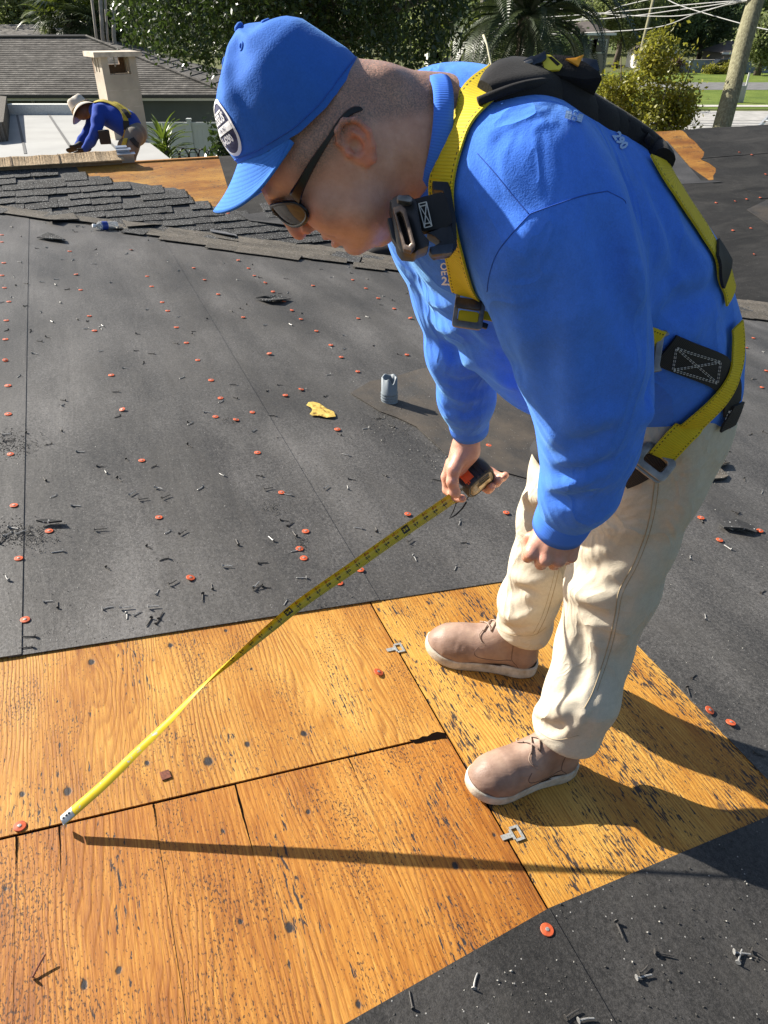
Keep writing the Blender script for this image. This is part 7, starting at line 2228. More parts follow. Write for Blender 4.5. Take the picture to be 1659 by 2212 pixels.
F = fld(.0125, LO, HI)
F.chain(TOR2, .05, squash=((0, 1, 0), 1.25)); F.chain(ARM2N, .03); F.chain(ARM2F, .03)
F.bumpline([pb_(220, 245, -.2), pb_(216, 268, -.2), pb_(214, 290, -.2)], -.012, .02)
F.bumpline([pb_(240, 270, -.14), pb_(262, 282, -.14), pb_(280, 292, -.12)], .012, .02)
F.bumpline([pb_(204, 300, -.2), pb_(196, 306, -.18), pb_(188, 304, -.18)], .01, .014)
V, Q = F.nets(); big_mesh('shirt', relax(V, Q, 1), Q, M_SHIRT2, p2, True); B2S = bvh_of(V, Q)
F = fld(.0135, (-.1, -.4, -1.35), (.8, .5, .1))
F.chain([(pb_(284, 280, .04), .112), (pb_(292, 290, .04), .118)], .03, squash=((0, 1, 0), 1.2))
F.chain([(pb_(290, 294, -.06), .092), (pb_(281, 318, -.08), .084), (pb_(276, 345, -.05), .074), (pb_(284, 385, 0), .07), (pb_(288, 410, .02), .066)], .03)
F.chain([(pb_(292, 294, .12), .090), (pb_(272, 318, .10), .080), (pb_(266, 345, .14), .074), (pb_(276, 385, .2), .07), (pb_(280, 410, .2), .066)], .03)
V, Q = F.nets(); big_mesh('trousers', relax(V, Q, 1), Q, M_PANT2, p2, True); B2P = bvh_of(V, Q)
# head, neck, body core and hands as one figure
F = fld(.0075, (-.60, -.4, -1.4), (.8, .5, .45))
hd = pb_(180, 236, .03)
F.ellipsoid(hd, (A3((-.55 * CR - .83 * CU).normalized()), A3(CF), A3((.83 * CR - .55 * CU).normalized())), (.112, .078, .096), .01)
F.cone(pb_(184, 247, .03), pb_(184.5, 250, .03), .030, .026, .02)
F.cone(pb_(176.5, 247.5, .0), pb_(179.5, 248.5, .02), .016, .014, .01); F.ball(pb_(180.5, 251.5, .02), .017, .01)
F.cone(pb_(190, 238, .03), pb_(208, 241, .03), .058, .066, .02)
F.chain([(p, r - .018) for p, r in TOR2], .05); F.chain([(p, max(.02, r - .018)) for p, r in ARM2N], .03); F.chain([(p, max(.02, r - .018)) for p, r in ARM2F], .03)
F.chain([(pb_(290, 294, -.06), .06), (pb_(281, 318, -.08), .055), (pb_(276, 345, -.05), .05), (pb_(288, 408, .02), .045)], .03)
F.chain([(pb_(292, 294, .12), .06), (pb_(272, 318, .10), .055), (pb_(266, 345, .14), .05), (pb_(280, 408, .2), .045)], .03)
V, Q = F.nets(); big_mesh('body', relax(V, Q, 1), Q, M_SKIN2, p2, True)
def glove(c, d_):
    F = Field(c - .12, c + .12, .005)
    F.ellipsoid(c, (A3((-.8 * CR - .5 * CU).normalized()), A3(CF), A3((.5 * CR - .8 * CU).normalized())), (.05, .042, .02), .01)
    for k in range(4):
        a = c + A3(CR) * -.035 + A3(CF) * (-.03 + .02 * k) - A3(CU) * .018
        F.cone(a, a + A3(CR) * -(.045 + .008 * (k in (1, 2))) - A3(CU) * .016, .011, .009, .004)
    F.cone(c + A3(CF) * -.03, c + A3(CF) * -.052 - A3(CR) * .035 - A3(CU) * .01, .013, .010, .006)
    F.cone(c, c + A3(CR) * .05 + A3(CU) * .03, .032, .034, .01)
    V, Q = F.nets(); big_mesh('glove', relax(V, Q, 1), Q, M_GLOVE, p2, True)
glove(pb_(180, 326, -.11), 0); glove(pb_(163, 319, .06), 0)
# hat: soft crown with a crease, wide drooping brim tipped forward
bx = (A3(P(207, 214, D2_)) - A3(P(149, 256, D2_))); bl_ = np.linalg.norm(bx); bx = bx / bl_
by = A3(CF) * .93 + A3(CU) * .30; by -= bx * by.dot(bx); by /= np.linalg.norm(by); bz = np.cross(bx, by)
if bz.dot(A3(CU)) < 0: bz = -bz
hc = (A3(P(207, 214, D2_)) + A3(P(149, 256, D2_))) / 2 + A3(CF) * .02
V, Fs = [], []; NS = 48
prof = [(bl_ / 2, -.030), (bl_ / 2 * .99, -.026), (bl_ / 2 * .8, .006), (bl_ / 2 * .6, .020), (.108, .028), (.100, .050), (.093, .085), (.088, .118), (.076, .140), (.045, .142), (.0005, .128)]
for j, (r, z) in enumerate(prof):
    for k in range(NS):
        a = 2 * math.pi * k / NS; ex = 1.0 if j > 4 else 1.0
        zz = z + (-.022 * math.cos(2 * a) * (j < 3) if j < 4 else 0) - (0.022 * math.exp(-((a - 4.9) / .5) ** 2) if j in (7, 8) else 0)
        rr = r * (0.92 + .08 * math.cos(2 * a)) if j >= 4 else r * (1 - .10 * abs(math.sin(a)))
        V.append(hc + bx * (math.cos(a) * rr + (.0 if j < 4 else -.012)) + by * math.sin(a) * rr * .92 + bz * zz)
for j in range(len(prof) - 1):
    for k in range(NS): Fs.append((j * NS + k, j * NS + (k + 1) % NS, (j + 1) * NS + (k + 1) % NS, (j + 1) * NS + k))
hat = mesh_obj('hat', V, Fs, M_HAT, p2, True)
v, f = tube([hc + bx * (math.cos(a) * .1075) + by * math.sin(a) * .099 + bz * .034 for a in np.linspace(0, 6.283, 40)[:-1]], .006, 6, True); mesh_obj('hat_band', v, f, M_SEAMK, hat, True)
# his harness
h2 = empty('harness', (0, 0, 0)); h2.parent = p2; h2.matrix_basis = wmat(p2).inverted() @ Matrix.Translation(Vector(pb_(240, 250)))
B2 = B2S
M_OLV = web_mat('webbing_olive', (0.30, 0.23, 0.02), (0.46, 0.36, 0.03), (0.05, 0.04, 0.01))
def rb(pts, w, mat, off=.006, bv=None): return ribbon('strap', pts, w, off, mat, .006, bvh=bv or B2S, n=5, nx=3, par=h2)
rb([(204, 222), (222, 219), (240, 224), (256, 233), (268, 246), (272, 262), (273, 278), (273, 292), (268, 300)], .05, M_OLV)
rb([(246, 222), (262, 230), (274, 240), (279, 248)], .045, M_OLV)
rb([(266, 238), (274, 248), (279, 256)], .05, M_BLK, .009)
rb([(272, 262), (274, 280)], .06, M_BLK, .010)
rb([(272, 300), (268, 315), (262, 326)], .05, M_OLV, .006, B2P)
rb([(284, 300), (292, 310), (298, 314)], .055, M_BLK, .006, B2P)
rb([(230, 291), (244, 295), (258, 297)], .05, M_OLV, .008)
a = P(226, 296, D2_ - .15)
slab('tool_pouch', a, (.11, .07, .13), M_GLOVE, h2, 0.3, .012)
# ---------------------------------------------------------------- carton and metal edging on the ridge
s = NB('cardboard'); n_ = s.noise(s.map(s.obj(), (60, 60, 6), rot=(0, 0, 0)), 1.0, 3, 0.7)
M_CARD = s.set(s.ramp(n_, [(0.35, (0.30, 0.21, 0.12)), (0.6, (0.56, 0.42, 0.26))]), 0.9)
M_CARDD = simple('cardboard_edge', (0.20, 0.14, 0.085), 0.9, var=0.2, scale=25)
ca0, ca1 = ab(-160, 352)[0], ab(268, 352)[0]
carton = empty('carton', tuple(F2 @ Vector(((ca0 + ca1) / 2, -0.05, .05))), 'long flattened cardboard carton lying along the roof ridge', 'carton')
V, Fs = [], []; n = 420; rc_ = random.Random(4)
for i in range(n + 1):
    a = ca0 + (ca1 - ca0) * i / n; w = (0.0028 if i % 2 else -0.0012) * rc_.uniform(.3, 1.2) + 0.004 * math.sin(i * .021) + 0.003 * math.sin(i * .11)
    V += [F2 @ Vector((a, .060 + w, .050)), F2 @ Vector((a, .060 + w, .058 + w * .5)), F2 @ Vector((a, -.085 + w, .082 + w * 1.3)), F2 @ Vector((a, -.09, .074)), F2 @ Vector((a, -.02, .048))]
for i in range(n):
    for j in range(4): Fs.append((i * 5 + j, i * 5 + j + 1, i * 5 + j + 6, i * 5 + j + 5))
    Fs.append((i * 5 + 4, i * 5, i * 5 + 5, i * 5 + 9))
Fs += [(0, 1, 2, 3, 4), tuple(n * 5 + k for k in (4, 3, 2, 1, 0))]
mesh_obj('corrugated_flap', V, Fs, M_CARD, carton)
v, f = prism([(ca0, .03), (ca1 - .02, .03), (ca1 - .02, -.10), (ca0, -.10)], .004, .043)
mesh_obj('tray', v, f, M_CARDD, carton, mw=F2)
for a in (ca0 + (ca1 - ca0) * .42, ca0 + (ca1 - ca0) * .66, ca0 + (ca1 - ca0) * .86):
    v, f = prism([(a, .052), (a + .012, .053), (a + .010, -.1), (a, -.1)], .0, .003)
    mesh_obj('fold', [F2 @ Vector((p[0], .0600 if p[1] > 0 else -.08, (.0605 if p[1] > 0 else .084) + p[2])) for p in v], f, M_CARDD, carton)
M_ZINC = simple('zinc_flashing', (0.42, 0.45, 0.50), 0.35, 0.7, var=0.15, scale=8)
fl = empty('metal_flashing', tuple(F2 @ Vector((ca1, 0, .03))), 'bundle of grey metal drip edge sticking out of the carton', 'flashing')
for k, (b0, z0, hgt) in enumerate(((.02, .01, .075), (-.03, .012, .095), (-.07, .014, .10))):
    v, f = prism([(ca1 - .05, b0), (ca1 + .10 - .03 * k, b0), (ca1 + .10 - .03 * k, b0 - .004), (ca1 - .05, b0 - .004)], z0, z0 + hgt)
    mesh_obj('strip', v, f, M_ZINC, fl, mw=F2)
    v, f = prism([(ca1 - .05, b0), (ca1 + .115 - .03 * k, b0 + .002), (ca1 + .115 - .03 * k, b0 - .045), (ca1 - .05, b0 - .045)], z0 + hgt, z0 + hgt + .004)
    mesh_obj('strip', v, f, M_ZINC, fl, mw=F2)
# ---------------------------------------------------------------- vent pipe
M_PVC = simple('vent_grey_plastic', (0.17, 0.20, 0.225), 0.5, var=0.12, scale=20, bump=0.1, bscale=80)
vb0 = G(841, 866, .008); vent = empty('vent_pipe', tuple(vb0), 'short grey plastic vent pipe stub with ribbed base standing in the felt', 'vent pipe')
R_ = .0395; H_ = .125
prof = [(.037, -.05), (R_ + .003, 0), (R_, .006), (R_, .012), (R_ + .003, .016), (R_, .020), (R_, .026), (R_ + .003, .030), (R_, .034), (R_, .040), (R_ + .003, .044), (R_, .048), (R_ - .001, H_), (R_ - .008, H_), (R_ - .008, .02)]
V, Fs = lathe(prof, 36, False); V = [list(p) for p in V]
for i, p in enumerate(V):
    if i // 36 in (12, 13):
        a = math.atan2(p[1], p[0]); p[2] -= .024 * math.exp(-((a + 1.1) / .35) ** 2) + .004 * math.sin(a * 5)
mesh_obj('pipe', V, Fs, M_PVC, vent, True, mw=Matrix.Translation(vb0))
# ---------------------------------------------------------------- water bottle
b0, b1 = G(200, 488, .034), G(254, 487, .034)
ax = (b1 - b0).normalized(); MB_ = frame(b0 - ax * .0, N1, ax)
s = NB('bottle_plastic'); M_CLEAR = s.set((0.92, 0.95, 0.97), 0.04, 0, s.bump(s.wave(s.obj(), 60, 0, direction='Z'), 0.25, 0.004), 0.5)
s.b.inputs['Transmission Weight'].default_value = 0.75; s.b.inputs['IOR'].default_value = 1.2
M_LAB = simple('label_blue', (0.02, 0.05, 0.28), 0.35, var=0.4, scale=40); M_CAPW = simple('cap_white', (0.75, 0.77, 0.78), 0.45)
btl = empty('water_bottle', tuple(b0), 'clear plastic water bottle with blue label lying on its side on the shingles', 'bottle')
Lb = (b1 - b0).length; z = lambda q: q * Lb
prof = [(.012, z(.08)), (.012, z(.13)), (.020, z(.19)), (.030, z(.28)), (.0325, z(.36)), (.0325, z(.58)), (.031, z(.62)), (.0325, z(.66)), (.031, z(.72)), (.0325, z(.76)), (.031, z(.82)), (.0325, z(.87)), (.031, z(.97)), (.024, z(1.0)), (.002, z(.985))]
v, f = lathe(prof, 24); mesh_obj('bottle_body', v, f, M_CLEAR, btl, True, mw=MB_)
v, f = lathe([(.0329, z(.36)), (.0332, z(.37)), (.0332, z(.575)), (.0329, z(.585))], 24, False); mesh_obj('bottle_label', v, f, M_LAB, btl, True, mw=MB_)
v, f = lathe([(.0145, z(.0)), (.0152, z(.01)), (.0152, z(.10)), (.014, z(.105))], 20); mesh_obj('bottle_cap', v, f, M_CAPW, btl, True, mw=MB_)
# ---------------------------------------------------------------- leaf, clips, scraps
lf = [(65, 475), (90, 450), (130, 440), (180, 450), (215, 468), (240, 480), (255, 500), (300, 520), (340, 540), (362, 552), (382, 600), (330, 612), (280, 610), (220, 600), (170, 590), (125, 590), (100, 580), (115, 555), (130, 535), (118, 505)]
lp = [st(648.5 + .2 * x, 784 + .2 * y) for x, y in lf]
cxl = sum(p[0] for p in lp) / len(lp); cyl = sum(p[1] for p in lp) / len(lp)
V = [(cxl, cyl, .013)] + [(cxl + (p[0] - cxl) * .5, cyl + (p[1] - cyl) * .5, .0135) for p in lp] + [(p[0], p[1], .0095 + .004 * math.sin(i * 1.3) ** 2) for i, p in enumerate(lp)]
n = len(lp); Fs = [(0, 1 + i, 1 + (i + 1) % n) for i in range(n)] + [(1 + i, 1 + n + i, 1 + n + (i + 1) % n, 1 + (i + 1) % n) for i in range(n)]
s = NB('dry_leaf'); b = s.noise(s.obj(), 45, 4, 0.7)
M_LEAF = s.set(s.ramp(b, [(0.33, (0.12, 0.06, 0.02)), (0.43, (0.46, 0.30, 0.06)), (0.6, (0.62, 0.45, 0.12))]), 0.7, 0, s.bump(b, .5, .004), 0.3)
tag(mesh_obj('leaf', V, Fs, M_LEAF, None, False, F1), 'dry yellow lobed leaf lying on the black felt left of the vent pipe', 'leaf')
M_CLIP = simple('clip_steel', (0.34, 0.34, 0.32), 0.5, 0.2, var=0.3, scale=200)
def clip(x, y, lab):
    c = st(x, y); t = empty('panel_clip', tuple(G(x, y, .001)), lab, 'metal clip')
    def pl(x0, x1, y0, y1, z0): 
        v, f = prism([(c[0] + x0, c[1] + y0), (c[0] + x1, c[1] + y0), (c[0] + x1, c[1] + y1), (c[0] + x0, c[1] + y1)], z0, z0 + .0015)
        mesh_obj('tab', v, f, M_CLIP, t, mw=F1)
    pl(-.006, .006, -.028, -.003, .0015); pl(-.018, -.012, .000, .022, .002); pl(.012, .018, .000, .022, .002); pl(-.0121, .0121, .016, .0222, .0021); pl(-.0121, .0121, -.004, .002, .0019)
clip(855, 1402, 'small steel panel clip in the plywood joint near the far boot toe'); clip(1107, 1804, 'small steel panel clip in the plywood joint in front of the near boot')
M_RUST = simple('rusty_steel', (0.16, 0.05, 0.025), 0.8, var=0.4, scale=200)
c = st(358, 1676)
v, f = prism([(c[0] - .012, c[1] - .009), (c[0] + .010, c[1] - .012), (c[0] + .013, c[1] + .008), (c[0] - .009, c[1] + .011)], .0012, .004)
tag(mesh_obj('metal_scrap', v, f, M_RUST, None, False, F1), 'little rusty metal chip lying on the honey coloured plywood', 'scrap')
def scrap(poly, h, mat, lab, far=False, curl=.012, cat='shingle scrap'):
    pr = [(ab if far else st)(*p) for p in poly]; n = len(pr)
    cx, cy = sum(p[0] for p in pr) / n, sum(p[1] for p in pr) / n
    V = [(cx, cy, h + .006 + curl * .3), (cx, cy, h)] + [(p[0], p[1], h + .006 + curl * (math.sin(i * 2.1 + n) ** 2)) for i, p in enumerate(pr)] + [(p[0], p[1], h + curl * (math.sin(i * 2.1 + n) ** 2)) for i, p in enumerate(pr)]
    Fs = []
    for i in range(n):
        j = (i + 1) % n; Fs += [(0, 2 + i, 2 + j), (1, 2 + n + j, 2 + n + i), (2 + i, 2 + n + i, 2 + n + j, 2 + j)]
    return tag(mesh_obj('shingle_scrap', V, Fs, mat, None, False, F2 if far else F1), lab, cat)
scrap([(552, 648), (572, 650), (600, 645), (628, 650), (600, 658), (575, 657)], .009, M_SH_DARK, 'torn black shingle scrap lying alone on the felt beyond the leaf', curl=.02)
scrap([(80, 518), (104, 512), (120, 514), (142, 522), (138, 527), (100, 522)], .011, M_SH_DARK, 'thin dark shingle strip on the felt below the water bottle', curl=.02)
scrap([(105, 474), (160, 472), (170, 483), (140, 482), (122, 487), (104, 484)], .022, M_SH_WARM, 'weathered shingle piece lifted at one edge left of the bottle', curl=.02)
scrap([(262, 480), (330, 484), (415, 488), (412, 494), (370, 492), (330, 499), (275, 500)], .020, M_SH_WARM, 'long curled shingle strip right of the water bottle', curl=.03)
scrap([(452, 500), (505, 497), (512, 520), (505, 522), (455, 512)], .030, simple('grey_flashing', (0.16, 0.16, 0.165), 0.5, 0.3, var=0.2), 'bent grey metal flashing piece under the brim of the cap', curl=.02, cat='flashing')
scrap([(455, 514), (512, 524), (514, 530), (470, 522)], .02, M_SH_WARM, 'narrow pale shingle strip under the bent flashing piece', curl=.01)
scrap([(1512, 1008), (1560, 1000), (1575, 1004), (1566, 1012), (1530, 1016)], .006, M_SH_WARM, 'brown shingle piece behind the khaki trousers with a dark shadow', curl=.02)
scrap([(1516, 1030), (1550, 1014), (1572, 1032), (1560, 1040), (1520, 1042)], .006, M_SH_WARM, 'flat brown shingle piece just below the lifted one by the trousers', curl=.008)
scrap([(1552, 1136), (1585, 1134), (1625, 1146), (1632, 1156), (1600, 1154), (1560, 1148)], .006, M_SH_DARK, 'black piece standing for a torn slit with nails in the felt right of the trousers', curl=.02)  # added black piece imitates the dark of a torn slit
scrap([(80, 1137), (100, 1132), (135, 1133), (136, 1138), (100, 1140)], .010, M_SH_DARK, 'thin black shingle strip near the left felt lap', curl=.01)
scrap([(520, 470), (575, 460), (640, 470), (700, 480), (690, 500), (600, 492), (540, 482)], .004, M_FELT, 'loose grey felt flap curling up below the sunglasses', True, .03, 'felt flap')
# dark bundle on the valley beyond his chin
bc_ = G(842, 545, .03); F = Field(A3(bc_) - .32, A3(bc_) + .32, .014)
F.ellipsoid(A3(bc_), (A3(U1), A3(W1), A3(N1)), (.20, .11, .075), .03); F.ellipsoid(A3(bc_ + U1 * .14 + N1 * .03), (A3(U1), A3(W1), A3(N1)), (.10, .09, .07), .04)
F.bumpline([A3(bc_ - U1 * .15 + N1 * .07), A3(bc_ + N1 * .09), A3(bc_ + U1 * .2 + N1 * .08)], -.015, .02)
V, Q = F.nets(); tag(big_mesh('tool_bag', relax(V, Q, 1), Q, M_PAD, None, True), 'black cloth bundle lying in the valley beyond his chin', 'bag')

# ---------------------------------------------------------------- orange cap nails
M_CAPO = simple('cap_orange', (0.50, 0.085, 0.025), 0.6, var=0.4, scale=60)
M_NAIL = simple('nail_zinc', (0.34, 0.335, 0.32), 0.5, 0.45, var=0.35, scale=300)
M_NAILD = simple('nail_dark', (0.07, 0.065, 0.06), 0.6, 0.4, var=0.4, scale=300)
v, f = lathe([(.0138, 0), (.0142, .0008), (.0138, .0020), (.0125, .0024), (.0085, .0020), (.0065, .0030), (.0045, .0030)], 18); CAPM = bpy.data.meshes.new('cap'); CAPM.from_pydata(v, [], f); CAPM.materials.append(M_CAPO); CAPM.polygons.foreach_set('use_smooth', [True] * len(f)); CAPM.update()
v, f = lathe([(.0042, .0028), (.0042, .0040), (.0030, .0044)], 10); HEADM = bpy.data.meshes.new('nail_head'); HEADM.from_pydata(v, [], f); HEADM.materials.append(M_NAIL); HEADM.update()
Z4 = [(8,235),(8,262),(15,342),(8,390),(18,437),(35,490),(25,562),(22,634),(22,716),(32,811),(33,920),(42,1073),(55,1268),(73,1470),(97,1701),(188,1363),(290,385),(307,443),(340,543),(360,599),(424,769),(466,902),(540,1094),(605,1311),(725,1543),(265,296),(500,291),(560,391),(577,430),(617,490),(638,523),(671,586),(709,645),(752,711),(803,788),(839,856),(898,940),(979,1064),(1070,1216),(1162,1364),(1139,1430),(1155,1466),(737,359),(778,404),(830,459),(925,547),(906,330),(945,360),(967,388),(1009,416),(1038,450),(1080,486),(1110,521),(1144,554),(1203,599),(1258,653),(1297,699),(1360,754),(1145,823),(1024,687),(1341,404),(1391,436),(1438,474),(1499,514),(1190,426),(1362,551),(1560,551),(1547,690),(1283,975),(1550,1298),(820,927),(960,910),(1085,845),(1290,1560),(1370,1510),(1548,348),(1560,362),(1572,356),(1556,372)]
caps_px = [(x * .568, 377 + y * .568, 0) for x, y in Z4]
caps_px += [(x, y, 0) for x, y in ((1553,1170),(1513,1122),(1640,1150),(1530,1540),(1576,1566),(1180,2013),(43,1786),(817,1455),(1055,965),(1093,1111),(1627,732),(1611,753),(1655,803),(1645,839),(1567,959),(1552,1031))]
caps_px += [(x, y, 1) for x, y in ((1596,331),(1623,336),(1653,378),(1546,440),(1587,437),(1612,432),(1641,429),(1621,495),(1582,500),(1628,552),(159,361),(225,404),(264,404),(278,407),(318,407),(397,439),(447,445),(493,463),(440,473),(175,461),(53,454))]
spec = {(43, 1786): 'reddish orange cap lying at the plywood joint by the tape hook', (817, 1455): 'dark orange cap lying upside down on the honey plywood', (1180, 2013): 'bright orange cap nail on the felt at the bottom of the picture',
        (1530, 1540): 'orange cap nail at the wood edge behind the boots, upper of two', (1576, 1566): 'orange cap nail at the wood edge behind the boots, lower of two'}
def place_cap(x, y, far):
    fr = F2 if far else F1
    if far: a, b = ab(x, y); h = .0098
    else:
        a, b = st(x, y)
        onw = (a < sTop(b) if b < tJ else a < lerp2(eA0, eA1, min(b, tE))) and b < tE and not (a < (sC1(b) if b < tJ else sC2(b)))
        h = .0012 if onw else .0092 if b < tL1 else .0066
    lab = spec.get((x, y))
    if not lab:
        if far: lab = 'orange cap nail in the dark felt right of the blue shoulder' if x > 1000 else 'orange cap nail by the torn shingles under the bare ridge wood'
        elif b < tL1: lab = 'orange cap nail in the row left of the first felt lap'
        elif b < tJ - .08: lab = 'orange cap nail on the felt strip between the two long laps'
        elif b < tJ + .12 and a > sTop(tJ): lab = 'orange cap nail in the row along the second felt lap'
        elif x > 1480: lab = 'orange cap nail on the felt behind the khaki trousers'
        elif y < 480: lab = 'small orange cap nail on the felt under his chin, near the valley'
        else: lab = 'orange cap nail on the felt between second lap and grey vent pipe'
    r_ = random.Random(int(x * 7 + y)); k = r_.uniform(.86, 1.02)
    tl = .30 if (x, y) == (817, 1455) else r_.uniform(0, .05) if r_.random() < .8 else r_.uniform(.1, .3)
    M = fr @ Matrix.Translation((a, b, h + tl * .012)) @ Matrix.Rotation(r_.uniform(0, 6), 4, 'Z') @ Matrix.Rotation(tl, 4, 'X') @ Matrix.Scale(k, 4)
    t = empty('cap_nail', (0, 0, 0), lab, 'cap nail', 'orange cap nails'); t.matrix_basis = M
    for nm, me in (('cap', CAPM), ('nail_head', HEADM)):
        o = bpy.data.objects.new(nm, me); COL.objects.link(o); o.parent = t
for x, y, far in caps_px: place_cap(x, y, far)

# ---------------------------------------------------------------- loose nails, granules, chips
def nail_mesh(name, L, bend, mat, head=.0052):
    pts = [Vector((L * t, bend * L * t * t, .0016)) for t in (0, .33, .66, .93)] + [Vector((L, bend * L, .001))]
    a = tube(pts, [.0017, .0017, .0017, .0015, .0003], 6)
    hd = [(Vector((-.001, r * math.cos(2 * math.pi * k / 9), .0042 + r * math.sin(2 * math.pi * k / 9))) + Vector((.0014 * j, 0, 0))) for j in (0, 1) for r in (head,) for k in range(9)]
    hf = [tuple(range(8, -1, -1)), tuple(range(9, 18))] + [(k, (k + 1) % 9, 9 + (k + 1) % 9, 9 + k) for k in range(9)]
    v, f = merge(a, (hd, hf)); me = bpy.data.meshes.new(name); me.from_pydata([tuple(p) for p in v], [], f); me.materials.append(mat); me.update(); return me
NAILS = [nail_mesh('roofing_nail', .033, .02, M_NAIL), nail_mesh('roofing_nail', .030, .22, M_NAIL), nail_mesh('roofing_nail', .036, .05, M_NAILD), nail_mesh('roofing_nail', .028, -.3, M_NAILD), nail_mesh('roofing_nail', .032, .1, M_NAILD)]
def put_nail(s_, t_, h, rz, k, lab='loose roofing nail scattered on the black felt', grp='loose roofing nails', me=None, tilt=0.0):
    o = bpy.data.objects.new('roofing_nail', me or random.choice(NAILS)); COL.objects.link(o)
    o.matrix_basis = F1 @ Matrix.Translation((s_, t_, h)) @ Matrix.Rotation(rz, 4, 'Z') @ Matrix.Rotation(tilt, 4, 'Y') @ Matrix.Scale(k, 4)
    if lab.startswith('loose roofing'):
        lab = ('loose roofing nail on the felt in front of the bare wood' if s_ < sC1(t_) and t_ < 1.6 and s_ < sTop(t_) - .3 else 'loose roofing nail on the felt left of the first lap' if t_ < tL1 else
               'loose roofing nail on the felt strip between the two laps' if t_ < tJ else 'loose roofing nail on the felt behind the khaki trousers' if t_ > tE else 'loose roofing nail on the felt right of the second lap')
    return tag(o, lab, 'nail', grp)
rn = random.Random(21); cnt = 0
def wood(a, b):
    return (a < sTop(b) if b < tJ else a < lerp2(eA0, eA1, min(b, tE))) and b < tE and not (a < (sC1(b) if b < tJ else sC2(b)))
fixed = [(1582, 2062, 1640, 2068, 0), (1620, 2058, 1640, 2070, 0), (1590, 2085, 1600, 2050, 0), (1328, 1996, 1345, 2030, 0), (1411, 2062, 1450, 2068, 0), (1376, 2108, 1412, 2096, 0), (1372, 2118, 1418, 2106, 0), (1218, 2206, 1242, 2186, 0), (1246, 2212, 1272, 2200, 0), (545, 1278, 572, 1270, 0), (548, 1276, 560, 1262, 0), (365, 1268, 385, 1262, 0), (260, 1320, 290, 1316, 0), (320, 1318, 345, 1312, 0), (480, 1228, 510, 1226, 0), (570, 1062, 600, 1056, 0), (335, 1058, 365, 1062, 0), (700, 1060, 712, 1050, 0), (280, 1075, 296, 1065, 0), (300, 1085, 325, 1080, 0), (350, 1082, 368, 1074, 0), (388, 1160, 405, 1148, 0), (205, 1150, 225, 1148, 0), (10, 1165, 30, 1150, 0), (35, 1160, 60, 1150, 0), (0, 1180, 10, 1168, 0), (20, 1145, 48, 1150, 0), (5, 944, 30, 940, 0), (8, 958, 45, 954, 0), (1565, 1142, 1590, 1150, 0), (1600, 1146, 1625, 1154, 0), (1590, 1138, 1596, 1158, 0), (960, 1070, 985, 1076, 0), (880, 1175, 900, 1168, 0), (1180, 1030, 1200, 1024, 0)]
for x0, y0, x1, y1, _ in fixed:
    a0, b0_ = st(x0, y0); a1, b1_ = st(x1, y1)
    put_nail(a0, b0_, .0095 if b0_ < tJ else .0068, math.atan2(b1_ - b0_, a1 - a0), 1.05, tilt=-0.02); cnt += 1
c = st(72, 2112)
put_nail(c[0], c[1], .002, 0.6, 1.05, 'rusty bent nail standing in the plywood at the lower corner', 'loose roofing nails', nail_mesh('roofing_nail', .035, .1, M_RUST), -.35)
while cnt < 265:
    x = rn.uniform(0, 1659); y = 480 + 1720 * rn.random() ** 1.9
    a, b = st(x, y)
    if wood(a, b) or a > vs_(b) - .1 or b > tRight - .2: continue
    if not (x < 1050 or x > 1440 or y > 1760): continue
    if y > 1760 and rn.random() < .8: continue
    if y > 1100 and rn.random() < .35: continue
    h = .0089 if b < tL1 else .0062 if b < tJ else .0036
    if a < sC1(b): h = .0064
    put_nail(a, b, h, rn.uniform(0, 6.28), rn.uniform(.8, 1.05), tilt=rn.uniform(-.03, .01)); cnt += 1
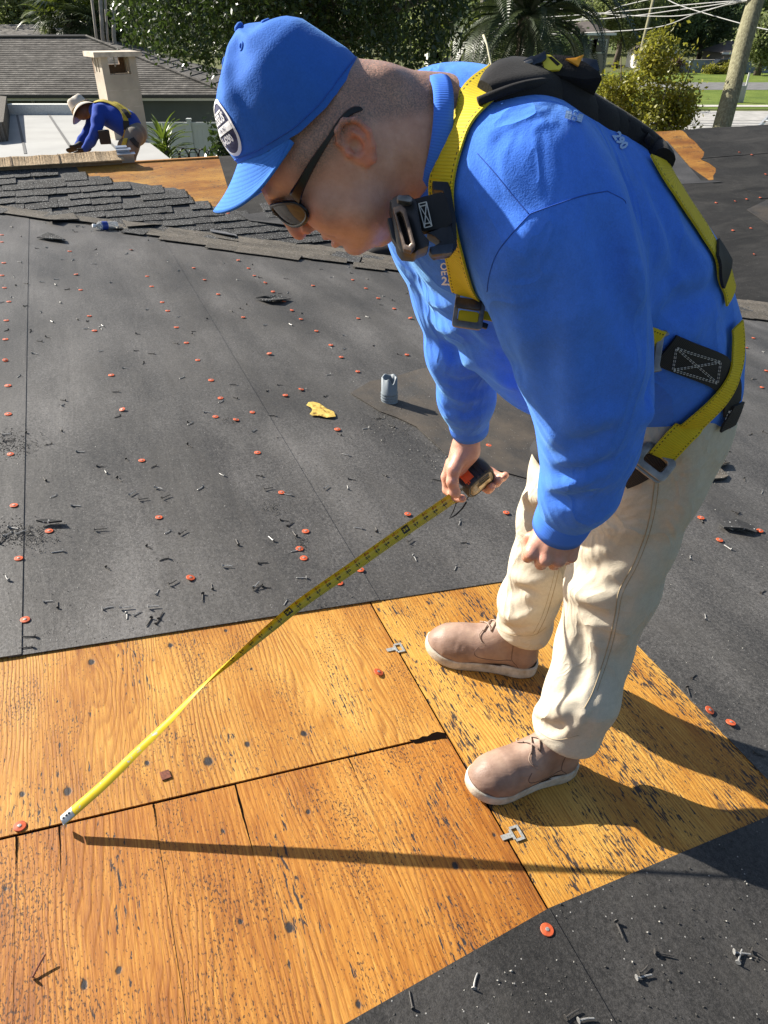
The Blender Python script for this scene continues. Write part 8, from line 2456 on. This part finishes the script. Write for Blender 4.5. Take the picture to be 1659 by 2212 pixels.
# light chips and dark granules: uncountable grit on the felt
def grit(name, n, size, mat, seed, zones, spread=0):
    r = np.random.default_rng(seed); P_ = []
    for (x, y, sx, sy, m) in zones:
        for _ in range(m):
            px, py = r.normal(x, sx), r.normal(y, sy); a, b = st(px, py)
            if not wood(a, b) and a < vs_(b): P_.append((a, b, .0094 if b < tJ else .0066))
    for _ in range(n):
        px = r.uniform(-20, 1680); py = 470 + 1742 * r.random() ** 1.9; a, b = st(px, py)
        if wood(a, b) or a > vs_(b): continue
        h = .0087 if b < tL1 else .0058 if b < tJ else .0034
        if a < sC1(b): h = .0062
        P_.append((a, b, h))
    for _ in range(spread):
        px = r.uniform(0, 700); py = r.uniform(365, 500)
        a, b = ab(px, py)
        if b > torn_b(a) + .02 and b < vb(a): 
            q = F1I @ (F2 @ Vector((a, b, .016))); P_.append((q.x, q.y, q.z))
    p = np.array(P_); m = len(p); s_ = size * (.5 + r.random((m, 1)))
    base = np.array([(1, 0, -.4), (-.5, .87, -.4), (-.5, -.87, -.4), (0, 0, .8)])
    an = r.random(m) * 6.28; cs, sn = np.cos(an), np.sin(an)
    V = np.zeros((m, 4, 3))
    for k in range(4):
        V[:, k, 0] = p[:, 0] + s_[:, 0] * (base[k, 0] * cs - base[k, 1] * sn * .7); V[:, k, 1] = p[:, 1] + s_[:, 0] * (base[k, 0] * sn + base[k, 1] * cs * .7); V[:, k, 2] = p[:, 2] + s_[:, 0] * base[k, 2] * .6
    f = np.array([(0, 1, 3), (1, 2, 3), (2, 0, 3), (0, 2, 1)]); Q = (np.arange(m)[:, None, None] * 4 + f[None]).reshape(-1, 3)
    return tag(big_mesh(name, V.reshape(-1, 3), Q, mat, None, False, F1), kind='stuff')
M_CHIP = simple('chip_pale', (0.33, 0.32, 0.29), 0.7, var=0.5, scale=300)
M_GRAN = simple('granule_dark', (0.045, 0.043, 0.04), 0.8, var=0.7, scale=400)
zones = [(25, 965, 30, 16, 500), (40, 1160, 40, 14, 600), (590, 1100, 8, 8, 60), (650, 1178, 8, 8, 60), (490, 912, 10, 4, 40), (860, 905, 40, 25, 500), (960, 980, 40, 20, 300), (700, 1310, 30, 10, 20)]
grit('granules', 2600, .0028, M_GRAN, 1, zones, 300)
grit('chips', 420, .0030, M_CHIP, 2, [(860, 905, 40, 28, 90), (950, 985, 40, 20, 50), (30, 965, 30, 16, 30), (30, 1160, 30, 14, 40), (420, 560, 200, 20, 60), (1420, 2080, 90, 40, 4), (1130, 2120, 40, 25, 6)], 900)
